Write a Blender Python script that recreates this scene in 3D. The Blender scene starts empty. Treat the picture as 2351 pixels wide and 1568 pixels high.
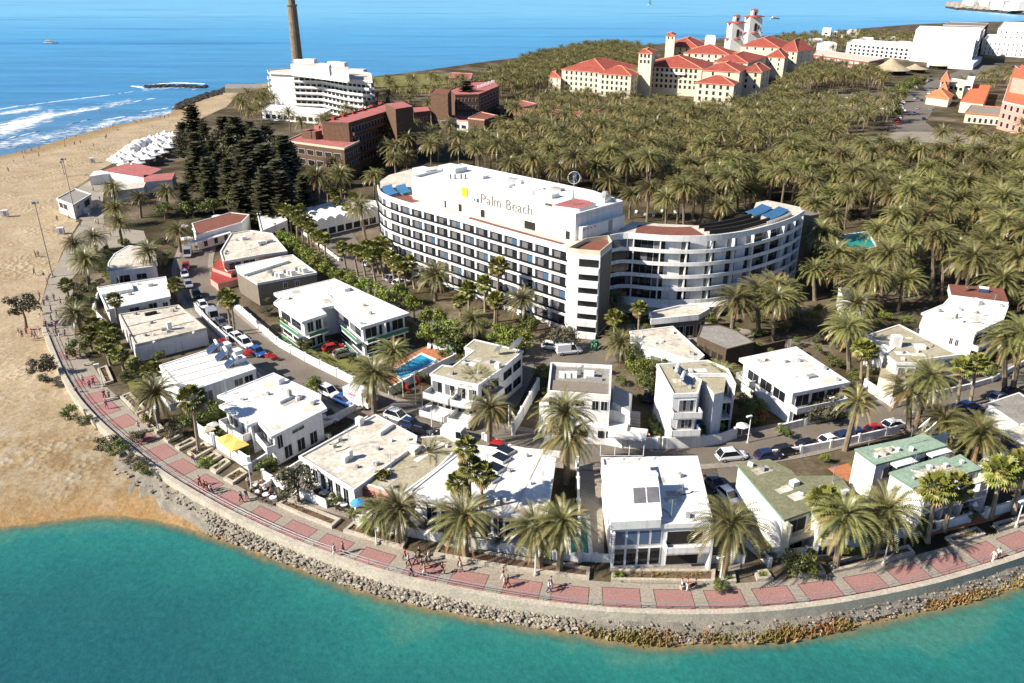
import bpy, bmesh, math, random
import numpy as np
from mathutils import Vector, Matrix
random.seed(7); rng = np.random.default_rng(7)
S = bpy.context.scene; C = S.collection
R = math.radians
# ---------------------------------------------------------------- camera, light, exposure
CAMH, PITCH, F = 62.0, R(23.8), 28/36*2351
cam = bpy.data.objects.new('camera', bpy.data.cameras.new('camera')); C.objects.link(cam); S.camera = cam
cam.data.sensor_width = 36; cam.data.lens = 28; cam.data.clip_start = 1; cam.data.clip_end = 120000
cam.location = (0, 0, CAMH); cam.rotation_euler = (math.pi/2-PITCH, 0, 0)
SUN_AZ, SUN_EL = 21, 36        # shadows run along +X turned 21 degrees towards +Y
sd = Vector((math.cos(R(SUN_AZ))*math.cos(R(SUN_EL)), math.sin(R(SUN_AZ))*math.cos(R(SUN_EL)), -math.sin(R(SUN_EL))))
sun = bpy.data.objects.new('sun', bpy.data.lights.new('sun', 'SUN')); C.objects.link(sun)
sun.data.energy = 5; sun.data.angle = R(.5); sun.data.color = (1, .93, .82)
sun.rotation_euler = sd.to_track_quat('-Z', 'Y').to_euler()
W = bpy.data.worlds.new('World'); S.world = W; W.use_nodes = True
wn = W.node_tree.nodes; sky = wn.new('ShaderNodeTexSky'); sky.sky_type = 'NISHITA'; sky.sun_disc = False
sky.sun_elevation = R(SUN_EL); sky.sun_rotation = math.atan2(-sd.x, -sd.y)
tint = wn.new('ShaderNodeMix'); tint.data_type = 'RGBA'; tint.blend_type = 'MULTIPLY'; tint.inputs[0].default_value = 1; tint.inputs[7].default_value = (.72, .95, 1.3, 1)
W.node_tree.links.new(sky.outputs[0], tint.inputs[6]); W.node_tree.links.new(tint.outputs[2], wn['Background'].inputs[0]); wn['Background'].inputs[1].default_value = .05
S.view_settings.view_transform = 'Standard'; S.view_settings.look = 'None'; S.view_settings.exposure = .82
S.view_settings.gamma = 1
try: S.cycles.max_bounces = 6; S.cycles.diffuse_bounces = 2; S.cycles.transparent_max_bounces = 6; S.cycles.use_denoising = True
except Exception: pass
# ---------------------------------------------------------------- pixel (2351 x 1568 frame) -> place
cP, sP = math.cos(PITCH), math.sin(PITCH)
def P(X, Y, z=0.):
    u = (X-1175.5)/F; v = (784-Y)/F
    dz = -sP+v*cP; t = (z-CAMH)/dz
    return Vector((u*t, (cP+v*sP)*t, z))
def top_z(base, Ytop):          # height of a vertical whose foot is at base and whose top shows at row Ytop
    v = (784-Ytop)/F; y = base.y
    return CAMH-(y*sP-v*y*cP)/(v*sP+cP)
def pp(l, z=0.): return [P(a, b, z) for a, b in l]
def proj(p):
    d = p[1]*cP+(CAMH-p[2])*sP
    return 1175.5+F*p[0]/d, 784-F*(p[1]*sP-(CAMH-p[2])*cP)/d
# ---------------------------------------------------------------- materials
MATS = {}
def M(name, col, rough=.8, var=.18, scale=.6, col2=None, bump=0, spec=.3, metal=0, fine=0, objrand=0, thresh=None, famp=1., streak=0):
    m = bpy.data.materials.new(name); m.use_nodes = True; nt = m.node_tree; N = nt.nodes; L = nt.links; b = N['Principled BSDF']
    b.inputs['Roughness'].default_value = rough; b.inputs['Specular IOR Level'].default_value = spec; b.inputs['Metallic'].default_value = metal
    tc = N.new('ShaderNodeTexCoord')
    n = N.new('ShaderNodeTexNoise'); n.inputs['Scale'].default_value = scale; n.inputs['Detail'].default_value = 6; n.inputs['Roughness'].default_value = .65
    L.new(tc.outputs['Object'], n.inputs['Vector'])
    r = N.new('ShaderNodeValToRGB'); c2 = col2 or tuple(min(1, c*(1+var)) for c in col); c1 = col if col2 else tuple(c*(1-var) for c in col)
    lo, hi = thresh or (.3, .7)
    r.color_ramp.elements[0].position = lo; r.color_ramp.elements[1].position = hi
    r.color_ramp.elements[0].color = (*c1, 1); r.color_ramp.elements[1].color = (*c2, 1)
    L.new(n.outputs[0], r.inputs[0]); out = r.outputs[0]
    if fine:
        n2 = N.new('ShaderNodeTexNoise'); n2.inputs['Scale'].default_value = fine; n2.inputs['Detail'].default_value = 3
        L.new(tc.outputs['Object'], n2.inputs['Vector'])
        mr = N.new('ShaderNodeMapRange'); mr.inputs[1].default_value = .3; mr.inputs[2].default_value = .7; mr.inputs[3].default_value = 1-.25*min(1, famp); mr.inputs[4].default_value = 1+.2*min(1, famp)
        L.new(n2.outputs[0], mr.inputs[0])
        mm = N.new('ShaderNodeMix'); mm.data_type = 'RGBA'; mm.blend_type = 'MULTIPLY'; mm.inputs[0].default_value = 1
        L.new(out, mm.inputs[6]); L.new(mr.outputs[0], mm.inputs[7]); out = mm.outputs[2]
    if streak:
        mp = N.new('ShaderNodeMapping'); mp.inputs['Scale'].default_value = (1.6, 1.6, .09); L.new(tc.outputs['Object'], mp.inputs[0])
        n3 = N.new('ShaderNodeTexNoise'); n3.inputs['Scale'].default_value = 1.3; n3.inputs['Detail'].default_value = 5; L.new(mp.outputs[0], n3.inputs['Vector'])
        mr = N.new('ShaderNodeMapRange'); mr.inputs[1].default_value = .5; mr.inputs[2].default_value = .72; mr.inputs[3].default_value = 0; mr.inputs[4].default_value = streak; L.new(n3.outputs[0], mr.inputs[0])
        mm = N.new('ShaderNodeMix'); mm.data_type = 'RGBA'; mm.inputs[7].default_value = (.36, .31, .24, 1); L.new(mr.outputs[0], mm.inputs[0]); L.new(out, mm.inputs[6]); out = mm.outputs[2]
    if objrand:
        oi = N.new('ShaderNodeObjectInfo'); hs = N.new('ShaderNodeHueSaturation')
        m1 = N.new('ShaderNodeMapRange'); m1.inputs[3].default_value = 1-objrand; m1.inputs[4].default_value = 1+objrand
        L.new(oi.outputs['Random'], m1.inputs[0]); L.new(m1.outputs[0], hs.inputs['Value'])
        m2 = N.new('ShaderNodeMapRange'); m2.inputs[3].default_value = .485; m2.inputs[4].default_value = .515
        L.new(oi.outputs['Random'], m2.inputs[0]); L.new(m2.outputs[0], hs.inputs['Hue']); L.new(out, hs.inputs['Color']); out = hs.outputs[0]
    L.new(out, b.inputs['Base Color'])
    if bump:
        bp = N.new('ShaderNodeBump'); bp.inputs['Strength'].default_value = min(1, bump); bp.inputs['Distance'].default_value = .1
        L.new((n2 if fine else n).outputs[0], bp.inputs['Height']); L.new(bp.outputs[0], b.inputs['Normal'])
    MATS[name] = m; return m
M('white', (.76,.75,.72), .85, .05, .4, fine=1.5, famp=.25, streak=.4)
M('white_roof', (.76,.75,.72), .8, col2=(.56,.51,.43), scale=.20, thresh=(.48,.78), fine=1.2, famp=.4)
M('worn_roof', (.62,.57,.48), .9, col2=(.45,.38,.29), scale=.25, thresh=(.4,.75), fine=1.5)
M('beige_roof', (.40,.36,.25), .95, col2=(.33,.28,.18), scale=.3, thresh=(.4,.7), fine=3)
M('grey_roof', (.27,.25,.22), .95, .2, .5, fine=4)
M('gravel', (.24,.20,.16), 1, .35, 6, fine=9, bump=.6)
M('green_roof', (.215,.21,.125), .9, col2=(.165,.165,.095), scale=.35, thresh=(.4,.7), fine=3)
M('mint_roof', (.28,.37,.28), .85, col2=(.22,.31,.22), scale=.35, thresh=(.4,.7), fine=3)
M('mint_trim', (.15,.24,.16), .7, .1)
M('green_trim', (.05,.20,.09), .7, .1)
M('red_roof', (.40,.135,.12), .85, .2, .3, fine=2)
M('brown_roof', (.20,.075,.05), .9, .2, .5)
M('red_paint', (.33,.05,.04), .7, .2)
M('orange_roof', (.62,.17,.07), .8, .2, .5, fine=2)
M('pink_wall', (.62,.33,.26), .85, .1)
M('brick', (.135,.077,.048), .9, .3, 1.2, fine=5)
M('cream', (.62,.55,.40), .85, .08, .5)
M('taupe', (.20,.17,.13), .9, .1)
M('tile_roof', (.33,.075,.05), .75, .28, .35, fine=2.5)
M('ridge', (.62,.30,.18), .8, .1)
M('terracotta', (.45,.17,.08), .85, .2, .8, fine=4)
M('glass', (.015,.018,.022), .08, .3, .5, spec=.6)
M('curtain_glass', (.16,.155,.16), .25, .2, .8)
M('blue_glass', (.06,.12,.20), .1, .2, .5, spec=.6)
M('dark', (.02,.018,.016), .8, .3)
M('frame', (.7,.7,.7), .5, .05)
M('grey', (.32,.31,.30), .7, .1)
M('metal', (.5,.5,.5), .35, .1, metal=.7)
M('solar', (.03,.05,.09), .15, .2, spec=.7)
M('solar_blue', (.05,.155,.30), .2, .15, .5, spec=.6)
M('sky_blue', (.05,.33,.70), .5, .1)
M('asphalt', (.165,.140,.112), .95, .2, .12, fine=6)
M('pavement', (.27,.23,.19), .95, .15, .4, fine=4)
M('paving', (.31,.27,.215), .95, .12, .25, fine=3.5)
M('red_paving', (.30,.165,.145), .95, col2=(.36,.185,.165), scale=.35, fine=5)
M('joint', (.09,.05,.045), .95, .1)
M('concrete', (.44,.39,.31), .95, .15, .4, fine=4)
M('lawn', (.13,.155,.035), 1, col2=(.22,.17,.06), scale=.25, fine=4)
M('soil', (.17,.10,.065), 1, col2=(.11,.07,.045), scale=.6, fine=6)
M('pool', (.03,.34,.60), .08, .12, .8, spec=.5)
M('pool_green', (.03,.30,.27), .08, .12, .3, spec=.5)
M('wood', (.10,.07,.045), .85, .3, 2)
M('rock', (.24,.205,.16), .95, .35, .8, fine=5, bump=.5)
M('revetment', (.235,.21,.17), .95, .25, .9, fine=7, bump=1)
M('dark_rock', (.045,.04,.035), .95, .4, .3, fine=2)
M('foam', (.85,.87,.88), .9, .05)
M('trunk', (.20,.155,.105), .95, .3, 3, fine=9, bump=.6)
M('pale_trunk', (.30,.235,.165), .95, .3, 2, fine=8, bump=.6)
M('frond', (.255,.228,.078), .38, col2=(.085,.095,.03), scale=.7, spec=.5, objrand=.25)
M('frond_dry', (.30,.20,.075), .6, .25, .8, spec=.3, objrand=.2)
M('fan', (.25,.235,.045), .45, col2=(.12,.14,.03), scale=1.5, spec=.5, objrand=.2)
M('leaf', (.15,.17,.035), .55, col2=(.07,.085,.022), scale=1.2, spec=.4, objrand=.3)
M('leaf_bright', (.24,.27,.04), .5, col2=(.12,.16,.03), scale=1.2, spec=.4, objrand=.2)
M('leaf_grey', (.14,.125,.075), .6, col2=(.08,.07,.045), scale=1.2, objrand=.2)
M('pine', (.085,.083,.040), .6, .4, 1, objrand=.25)
M('scrub', (.26,.19,.07), .9, col2=(.36,.14,.045), scale=.5, fine=3)
M('scrub_green', (.19,.17,.05), .9, col2=(.30,.21,.065), scale=.6, fine=3)
M('flower', (.55,.03,.035), .6, .3, 2)
M('yellow', (.78,.55,.14), .6, .1)
M('yellow_sign', (.85,.55,.02), .6, .03)
M('orange', (.75,.18,.02), .6, .1)
M('red', (.60,.02,.02), .6, .1)
M('letter', (.22,.20,.17), .6, .1)
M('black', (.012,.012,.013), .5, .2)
M('rubber', (.02,.02,.02), .8, .2)
M('lamp', (.8,.8,.76), .4, .05)
M('headlight', (.6,.6,.58), .15, .05)
M('taillight', (.35,.02,.02), .25, .05)
M('skin', (.50,.28,.19), .6, .1)
M('hair', (.05,.03,.02), .7, .3)
for n_, c_ in dict(white=(.75,.76,.77), silver=(.42,.43,.45), black=(.012,.013,.016), blue=(.03,.09,.28), red=(.42,.02,.02), grey=(.12,.125,.135), navy=(.015,.03,.09)).items():
    M('paint_'+n_, c_, .22, .03, spec=.6, metal=.3 if n_ in ('silver', 'grey') else 0)
for n_, c_ in dict(white=(.75,.74,.72), black=(.02,.02,.022), red=(.55,.03,.04), blue=(.04,.07,.22), navy=(.02,.025,.06), orange=(.75,.24,.03), pink=(.55,.10,.25), grey=(.25,.25,.26), khaki=(.33,.27,.17), purple=(.25,.05,.22), denim=(.08,.12,.20)).items():
    M('cloth_'+n_, c_, .9, .12, 3)
# ---------------------------------------------------------------- mesh helpers
class MB:
    def __init__(s): s.v = []; s.f = []; s.m = []
    def face(s, pts, m=0):
        k = len(s.v); s.v += [tuple(p) for p in pts]; s.f.append(tuple(range(k, k+len(pts)))); s.m.append(m); return s
    def prism(s, pts, z0, z1, m=0, mt=None, bottom=True):      # flat polygon pts (x,y) between two levels
        p = [(q[0], q[1]) for q in pts]
        if area(p) < 0: p = p[::-1]
        n = len(p); k = len(s.v)
        s.v += [(x, y, z0) for x, y in p]+[(x, y, z1) for x, y in p]
        for i in range(n):
            j = (i+1) % n; s.f.append((k+i, k+j, k+n+j, k+n+i)); s.m.append(m)
        s.f.append(tuple(k+n+i for i in range(n))); s.m.append(m if mt is None else mt)
        if bottom: s.f.append(tuple(k+n-1-i for i in range(n))); s.m.append(m)
        return s
    def box(s, c, size, rot=0, m=0, mt=None, tilt=None):
        hx, hy, hz = size[0]/2, size[1]/2, size[2]/2; q = Matrix.Rotation(rot, 3, 'Z')
        if tilt: q = q @ Matrix.Rotation(tilt, 3, 'X')
        k = len(s.v); c = Vector(c)
        for z in (-hz, hz):
            for x, y in ((-hx,-hy),(hx,-hy),(hx,hy),(-hx,hy)): s.v.append(tuple(c+q @ Vector((x, y, z))))
        for i in range(4):
            j = (i+1) % 4; s.f.append((k+i, k+j, k+4+j, k+4+i)); s.m.append(m)
        s.f += [(k+4,k+5,k+6,k+7), (k+3,k+2,k+1,k)]; s.m += [m if mt is None else mt, m]; return s
    def tube(s, pts, r, n=6, m=0, cap=True):                    # r: one radius or a list
        pts = [Vector(p) for p in pts]; k = len(s.v); rs = r if isinstance(r, (list, tuple)) else [r]*len(pts)
        for i, p in enumerate(pts):
            d = (pts[min(i+1, len(pts)-1)]-pts[max(i-1, 0)]).normalized()
            a = d.orthogonal().normalized() if abs(d.z) < .9 else Vector((1,0,0)); b = d.cross(a).normalized(); a = b.cross(d)
            for t in range(n):
                w = 2*math.pi*t/n; s.v.append(tuple(p+(a*math.cos(w)+b*math.sin(w))*rs[i]))
        for i in range(len(pts)-1):
            for t in range(n):
                u = (t+1) % n; s.f.append((k+i*n+t, k+i*n+u, k+(i+1)*n+u, k+(i+1)*n+t)); s.m.append(m)
        if cap:
            s.f.append(tuple(k+n-1-t for t in range(n))); s.m.append(m); e = k+(len(pts)-1)*n
            s.f.append(tuple(e+t for t in range(n))); s.m.append(m)
        return s
    def ball(s, c, r, m=0, nu=8, nv=5):
        k = len(s.v); rr = r if isinstance(r, (tuple, list)) else (r, r, r)
        for i in range(nv+1):
            a = math.pi*i/nv
            for j in range(nu):
                b = 2*math.pi*j/nu; s.v.append((c[0]+rr[0]*math.sin(a)*math.cos(b), c[1]+rr[1]*math.sin(a)*math.sin(b), c[2]-rr[2]*math.cos(a)))
        for i in range(nv):
            for j in range(nu):
                j2 = (j+1) % nu; s.f.append((k+i*nu+j, k+i*nu+j2, k+(i+1)*nu+j2, k+(i+1)*nu+j)); s.m.append(m)
        return s
    def build(s, name, mats, parent=None, smooth=False):
        me = bpy.data.meshes.new(name); off = root_loc(parent)
        me.from_pydata([(x-off[0], y-off[1], z-off[2]) for x, y, z in s.v], [], s.f)
        for mt in (mats if isinstance(mats, (list, tuple)) else [mats]): me.materials.append(MATS[mt] if isinstance(mt, str) else mt)
        me.polygons.foreach_set('material_index', s.m)
        if smooth: me.polygons.foreach_set('use_smooth', [True]*len(s.f))
        me.update(); o = bpy.data.objects.new(name, me); C.objects.link(o); o.parent = parent
        return o
def area(p): return sum(p[i][0]*p[(i+1) % len(p)][1]-p[(i+1) % len(p)][0]*p[i][1] for i in range(len(p)))/2
HOUSES = []
def root_loc(o):
    v = Vector((0,0,0))
    while o is not None: v = v+o.location; o = o.parent
    return v
def offset(pts, d):               # inset (d > 0) of a flat polygon, kept in its own order
    p = [Vector((q[0], q[1])) for q in pts]; n = len(p); sg = 1 if area(p) > 0 else -1; out = []
    for i in range(n):
        a = (p[i]-p[i-1]).normalized(); b = (p[(i+1) % n]-p[i]).normalized()
        na = Vector((-a.y, a.x))*sg; nb = Vector((-b.y, b.x))*sg; k = 1+na.dot(nb)
        out.append(p[i]+(na+nb)*(d/max(k, .35)))
    return out
def tag(o, label, cat, group=None):
    o['label'] = label; o['category'] = cat
    if group: o['group'] = group
    return o
def thing(name, label, cat, loc, group=None, rot=0):
    o = bpy.data.objects.new(name, None); C.objects.link(o); o.empty_display_size = .2
    o.location = loc; o.rotation_euler = (0, 0, rot); return tag(o, label, cat, group)
def struct(name, mb, mats, kind='structure', **k):
    o = mb.build(name, mats, **k); o['kind'] = kind; return o
def dup(root, loc, rot=0, label=None, group=None, sc=1, mats=None):
    r = root.copy(); C.objects.link(r); r.location = loc; r.rotation_euler = (0, 0, rot); r.scale = (sc, sc, sc) if not isinstance(sc, tuple) else sc
    if label: r['label'] = label
    if group: r['group'] = group
    for ch in root.children:
        c = ch.copy(); C.objects.link(c); c.parent = r
        if mats and ch.name.split('.')[0] in mats:
            c.material_slots[0].link = 'OBJECT'; c.material_slots[0].material = MATS[mats[ch.name.split('.')[0]]]
        for g in ch.children:
            d = g.copy(); C.objects.link(d); d.parent = c
            if mats and g.name.split('.')[0] in mats:
                d.material_slots[0].link = 'OBJECT'; d.material_slots[0].material = MATS[mats[g.name.split('.')[0]]]
    return r
def strip(left, right, z=None, m=0, mb=None):
    mb = mb or MB()
    for i in range(len(left)-1):
        q = [left[i], left[i+1], right[i+1], right[i]]
        mb.face([(a[0], a[1], a[2] if z is None else z) for a in q], m)
    return mb
def resample(pts, n=None, step=None):
    pts = [Vector(p) for p in pts]; L = [0]
    for i in range(1, len(pts)): L.append(L[-1]+(pts[i]-pts[i-1]).length)
    if n is None: n = max(2, int(L[-1]/step)+1)
    out = []; j = 0
    for k in range(n):
        d = L[-1]*k/(n-1)
        while j < len(L)-2 and L[j+1] < d: j += 1
        t = (d-L[j])/max(L[j+1]-L[j], 1e-9); out.append(pts[j].lerp(pts[j+1], min(1, t)))
    return out
def smooth_line(pts, step, it=3):
    p = resample(pts, step=step)
    for _ in range(it): p = [p[0]]+[(p[i-1]+p[i]*2+p[i+1])/4 for i in range(1, len(p)-1)]+[p[-1]]
    return p
# ================================================================ the setting: ground, water, roads
WALL = [(100,755),(115,794),(142,859),(175,916),(217,964),(275,1016),(350,1076),(425,1124),(515,1175),(588,1210),(660,1243),(738,1273),(888,1323),(1013,1352),(1175,1381),(1300,1399),(1425,1408),(1550,1412),(1660,1411),(1763,1405),(1888,1392),(2013,1369),(2138,1343),(2263,1306),(2351,1278),(2480,1228),(2750,1110),(3050,955)]
INNER = [(170,770),(190,806),(222,851),(240,886),(275,914),(315,956),(362,999),(405,1029),(450,1061),(530,1107),(610,1150),(700,1190),(788,1223),(870,1247),(925,1262),(988,1276),(1175,1311),(1350,1333),(1400,1338),(1643,1342),(1763,1335),(1826,1328),(1913,1317),(2026,1293),(2101,1275),(2261,1230),(2351,1206),(2480,1160),(2750,1045),(3050,895)]
SHORE = [(-400,1235),(-150,1225),(0,1211),(75,1203),(175,1188),(262,1179),(325,1190),(375,1195),(450,1220),(525,1245),(588,1267),(663,1298),(763,1335),(888,1376),(1013,1403),(1175,1433),(1300,1451),(1400,1471),(1525,1490),(1576,1480),(1675,1475),(1763,1478),(1863,1463),(1963,1440),(2063,1415),(2138,1400),(2263,1370),(2351,1345),(2520,1290),(2800,1165),(3110,1000)]
ZW = -2.2
wall = smooth_line(pp(WALL), 2.0); inner = smooth_line(pp(INNER), 2.0); shore = smooth_line(pp(SHORE, ZW), 2.0)
SEA = [(-700,430),(-300,410),(0,358),(50,348),(150,318),(250,290),(388,262),(405,243),(450,222),(515,202),(588,192),(700,186),(820,172),(950,158),(1130,132),(1300,112),(1470,97),(1700,78),(1880,72),(1990,58),(2090,50),(2200,47),(2351,44),(2700,40)]
sea_line = pp(SEA, ZW)
def seg_dist(px, py, line):
    d = np.full(px.shape, 1e9)
    for a, b in zip(line[:-1], line[1:]):
        ex, ey = b[0]-a[0], b[1]-a[1]; L2 = ex*ex+ey*ey+1e-9
        t = np.clip(((px-a[0])*ex+(py-a[1])*ey)/L2, 0, 1)
        d = np.minimum(d, np.hypot(px-a[0]-t*ex, py-a[1]-t*ey))
    return d
def inside(px, py, poly):
    r = np.zeros(px.shape, bool); n = len(poly)
    for i in range(n):
        x1, y1 = poly[i][0], poly[i][1]; x2, y2 = poly[(i+1) % n][0], poly[(i+1) % n][1]
        c = ((y1 > py) != (y2 > py)) & (px < (x2-x1)*(py-y1)/(y2-y1+1e-12)+x1); r ^= c
    return r
lag_poly = [(p.x, p.y) for p in shore]+[(330, 10), (-400, 10)]
sea_poly = [(p.x, p.y) for p in sea_line]+[(3000, 9000), (-3000, 9000), (-3000, 300)]
gx = np.arange(-340, 300, 1.8); gy = np.arange(30, 640, 1.8)
GX, GY = np.meshgrid(gx, gy); fx, fy = GX.ravel(), GY.ravel()
inl = inside(fx, fy, lag_poly); ins = inside(fx, fy, sea_poly)
dl = seg_dist(fx, fy, [(p.x, p.y) for p in shore]); ds = seg_dist(fx, fy, [(p.x, p.y) for p in sea_line])
dl = np.where(inl, -dl, dl); ds = np.where(ins, -ds, ds)
def prof(d, up, top, down):
    return np.where(d > 0, ZW+np.minimum(d*up, top), ZW+np.maximum(d*down, -2.5))
h = np.minimum(prof(dl, .16, 1.25, .22), prof(ds, .055, 1.25, .06))
und = .10*np.sin(fx*.23+1.3*np.sin(fy*.11))+.07*np.sin(fy*.31+fx*.17)+.05*np.sin(fx*.7-fy*.5)
h = h+np.clip(und, -.2, .2)*np.clip(np.minimum(np.abs(dl), np.abs(ds))/6, 0, 1)+rng.normal(0, .012, fx.shape)
nx, ny = len(gx), len(gy); idx = np.arange(nx*ny).reshape(ny, nx)
fc = np.stack([idx[:-1,:-1], idx[:-1,1:], idx[1:,1:], idx[1:,:-1]], -1).reshape(-1, 4)
me = bpy.data.meshes.new('sand'); me.from_pydata(np.stack([fx, fy, h], -1).tolist(), [], fc.tolist())
me.polygons.foreach_set('use_smooth', [True]*len(fc))
at = me.attributes.new('shore', 'FLOAT', 'POINT'); at.data.foreach_set('value', np.minimum(dl, 1e3).astype(np.float32))
at = me.attributes.new('surf', 'FLOAT', 'POINT'); at.data.foreach_set('value', np.minimum(ds, 1e3).astype(np.float32))
def nodemat(name):
    m = bpy.data.materials.new(name); m.use_nodes = True; MATS[name] = m; return m, m.node_tree.nodes, m.node_tree.links, m.node_tree.nodes['Principled BSDF']
def ramp(N, L, src, stops):
    r = N.new('ShaderNodeValToRGB'); e = r.color_ramp.elements
    while len(e) < len(stops): e.new(.5)
    for k, (p, c) in enumerate(stops): e[k].position = p; e[k].color = (*c, 1) if len(c) == 3 else c
    L.new(src, r.inputs[0]); return r.outputs[0]
def noise(N, L, scale, detail=4, vec=None, rough=.6):
    n = N.new('ShaderNodeTexNoise'); n.inputs['Scale'].default_value = scale; n.inputs['Detail'].default_value = detail; n.inputs['Roughness'].default_value = rough
    if vec is None:
        g = N.new('ShaderNodeNewGeometry'); vec = g.outputs['Position']
    L.new(vec, n.inputs['Vector']); return n.outputs[0]
def mapr(N, L, src, a, b, c=0., d=1.):
    m = N.new('ShaderNodeMapRange'); L.new(src, m.inputs[0])
    for k, v in zip((1, 2, 3, 4), (a, b, c, d)): m.inputs[k].default_value = v
    return m.outputs[0]
def mix(N, L, f, a, b, mode='MIX'):
    m = N.new('ShaderNodeMix'); m.data_type = 'RGBA'; m.blend_type = mode
    for s_, i in ((f, 0), (a, 6), (b, 7)):
        if isinstance(s_, (int, float)): m.inputs[i].default_value = s_
        elif isinstance(s_, tuple): m.inputs[i].default_value = (*s_, 1)
        else: L.new(s_, m.inputs[i])
    return m.outputs[2]
def attr(N, name):
    a = N.new('ShaderNodeAttribute'); a.attribute_name = name; return a.outputs['Fac']
def math_(N, L, op, a, b):
    m = N.new('ShaderNodeMath'); m.operation = op
    for k, s_ in enumerate((a, b)):
        if isinstance(s_, (int, float)): m.inputs[k].default_value = s_
        else: L.new(s_, m.inputs[k])
    return m.outputs[0]
m, N, L, b = nodemat('sand')
b.inputs['Roughness'].default_value = .95; b.inputs['Specular IOR Level'].default_value = .15
base = ramp(N, L, noise(N, L, .12, 6), [(.3, (.34,.25,.15)), (.5, (.39,.30,.19)), (.7, (.44,.355,.24))])
# the dry lagoon bed is a patchwork of rusty, grey and pale salt crust
crust = ramp(N, L, noise(N, L, .22, 8, rough=.7), [(.30, (.22,.15,.08)), (.42, (.29,.20,.105)), (.52, (.33,.255,.155)), (.62, (.37,.31,.23)), (.72, (.29,.235,.165))])
lag = mapr(N, L, math_(N, L, 'ADD', attr(N, 'shore'), math_(N, L, 'MULTIPLY', noise(N, L, .06, 3), 30)), 32, 58, 1, 0)
col = mix(N, L, lag, base, crust)
rust = mapr(N, L, math_(N, L, 'ADD', attr(N, 'shore'), math_(N, L, 'MULTIPLY', noise(N, L, .25, 4), 6)), 3.2, 9, 1, 0)
col = mix(N, L, math_(N, L, 'MULTIPLY', rust, .8), col, (.33,.185,.065))
wet = mapr(N, L, math_(N, L, 'ADD', attr(N, 'surf'), math_(N, L, 'MULTIPLY', noise(N, L, .08, 3), 20)), 14, 30, 1, 0)
col = mix(N, L, wet, col, (.29,.20,.10))
fine = mapr(N, L, noise(N, L, 1.6, 6, rough=.75), .3, .7, .72, 1.22)
col = mix(N, L, 1., col, fine, 'MULTIPLY')
L.new(col, b.inputs['Base Color'])
bp = N.new('ShaderNodeBump'); bp.inputs['Strength'].default_value = .9; bp.inputs['Distance'].default_value = .35
vo = N.new('ShaderNodeTexVoronoi'); vo.inputs['Scale'].default_value = .9; g = N.new('ShaderNodeNewGeometry'); L.new(g.outputs['Position'], vo.inputs['Vector'])
foot = math_(N, L, 'MULTIPLY', vo.outputs['Distance'], mapr(N, L, noise(N, L, .05, 2), .45, .6))
L.new(math_(N, L, 'ADD', foot, math_(N, L, 'MULTIPLY', noise(N, L, .8, 6), .8)), bp.inputs['Height']); L.new(bp.outputs[0], b.inputs['Normal'])
me.materials.append(m); o = bpy.data.objects.new('beach_sand', me); C.objects.link(o); o['kind'] = 'structure'
# ---- lagoon
lx = np.arange(-240, 290, 1.6); ly = np.arange(22, 175, 1.6); LX, LY = np.meshgrid(lx, ly); qx, qy = LX.ravel(), LY.ravel()
ind = inside(qx, qy, lag_poly); dd = seg_dist(qx, qy, [(p.x, p.y) for p in shore]); dd = np.where(ind, dd, -dd)
idx = np.arange(qx.size).reshape(len(ly), len(lx)); fc = np.stack([idx[:-1,:-1], idx[:-1,1:], idx[1:,1:], idx[1:,:-1]], -1).reshape(-1, 4)
fc = fc[(dd[fc] > -4).any(1)]
me = bpy.data.meshes.new('lagoon'); me.from_pydata(np.stack([qx, qy, np.full(qx.shape, ZW)], -1).tolist(), [], fc.tolist())
at = me.attributes.new('shore', 'FLOAT', 'POINT'); at.data.foreach_set('value', dd.astype(np.float32))
m, N, L, b = nodemat('lagoon_water')
b.inputs['Roughness'].default_value = .16; b.inputs['Specular IOR Level'].default_value = .35
dist = math_(N, L, 'ADD', attr(N, 'shore'), math_(N, L, 'MULTIPLY', math_(N, L, 'SUBTRACT', noise(N, L, .05, 5), .5), 26))
d01 = mapr(N, L, dist, 0, 60)
col = ramp(N, L, d01, [(0, (.05,.18,.14)), (.04, (.022,.165,.145)), (.2, (.017,.112,.112)), (.55, (.013,.078,.098)), (1, (.010,.050,.082))])
vf = mapr(N, L, noise(N, L, 1.3, 5, rough=.8), .3, .7, .78, 1.2); col = mix(N, L, 1., col, vf, 'MULTIPLY')
L.new(col, b.inputs['Base Color'])
edge = math_(N, L, 'ADD', attr(N, 'shore'), math_(N, L, 'MULTIPLY', math_(N, L, 'SUBTRACT', noise(N, L, .5, 4), .5), 1.6))
L.new(mapr(N, L, edge, -.2, 1.7, .12, 1), b.inputs['Alpha'])
bp = N.new('ShaderNodeBump'); bp.inputs['Strength'].default_value = .55; bp.inputs['Distance'].default_value = .14
L.new(math_(N, L, 'ADD', noise(N, L, 1.1, 5, rough=.7), math_(N, L, 'MULTIPLY', noise(N, L, .35, 3), 1.6)), bp.inputs['Height']); L.new(bp.outputs[0], b.inputs['Normal'])
me.materials.append(m); o = bpy.data.objects.new('lagoon_water', me); C.objects.link(o); o['kind'] = 'structure'
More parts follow.
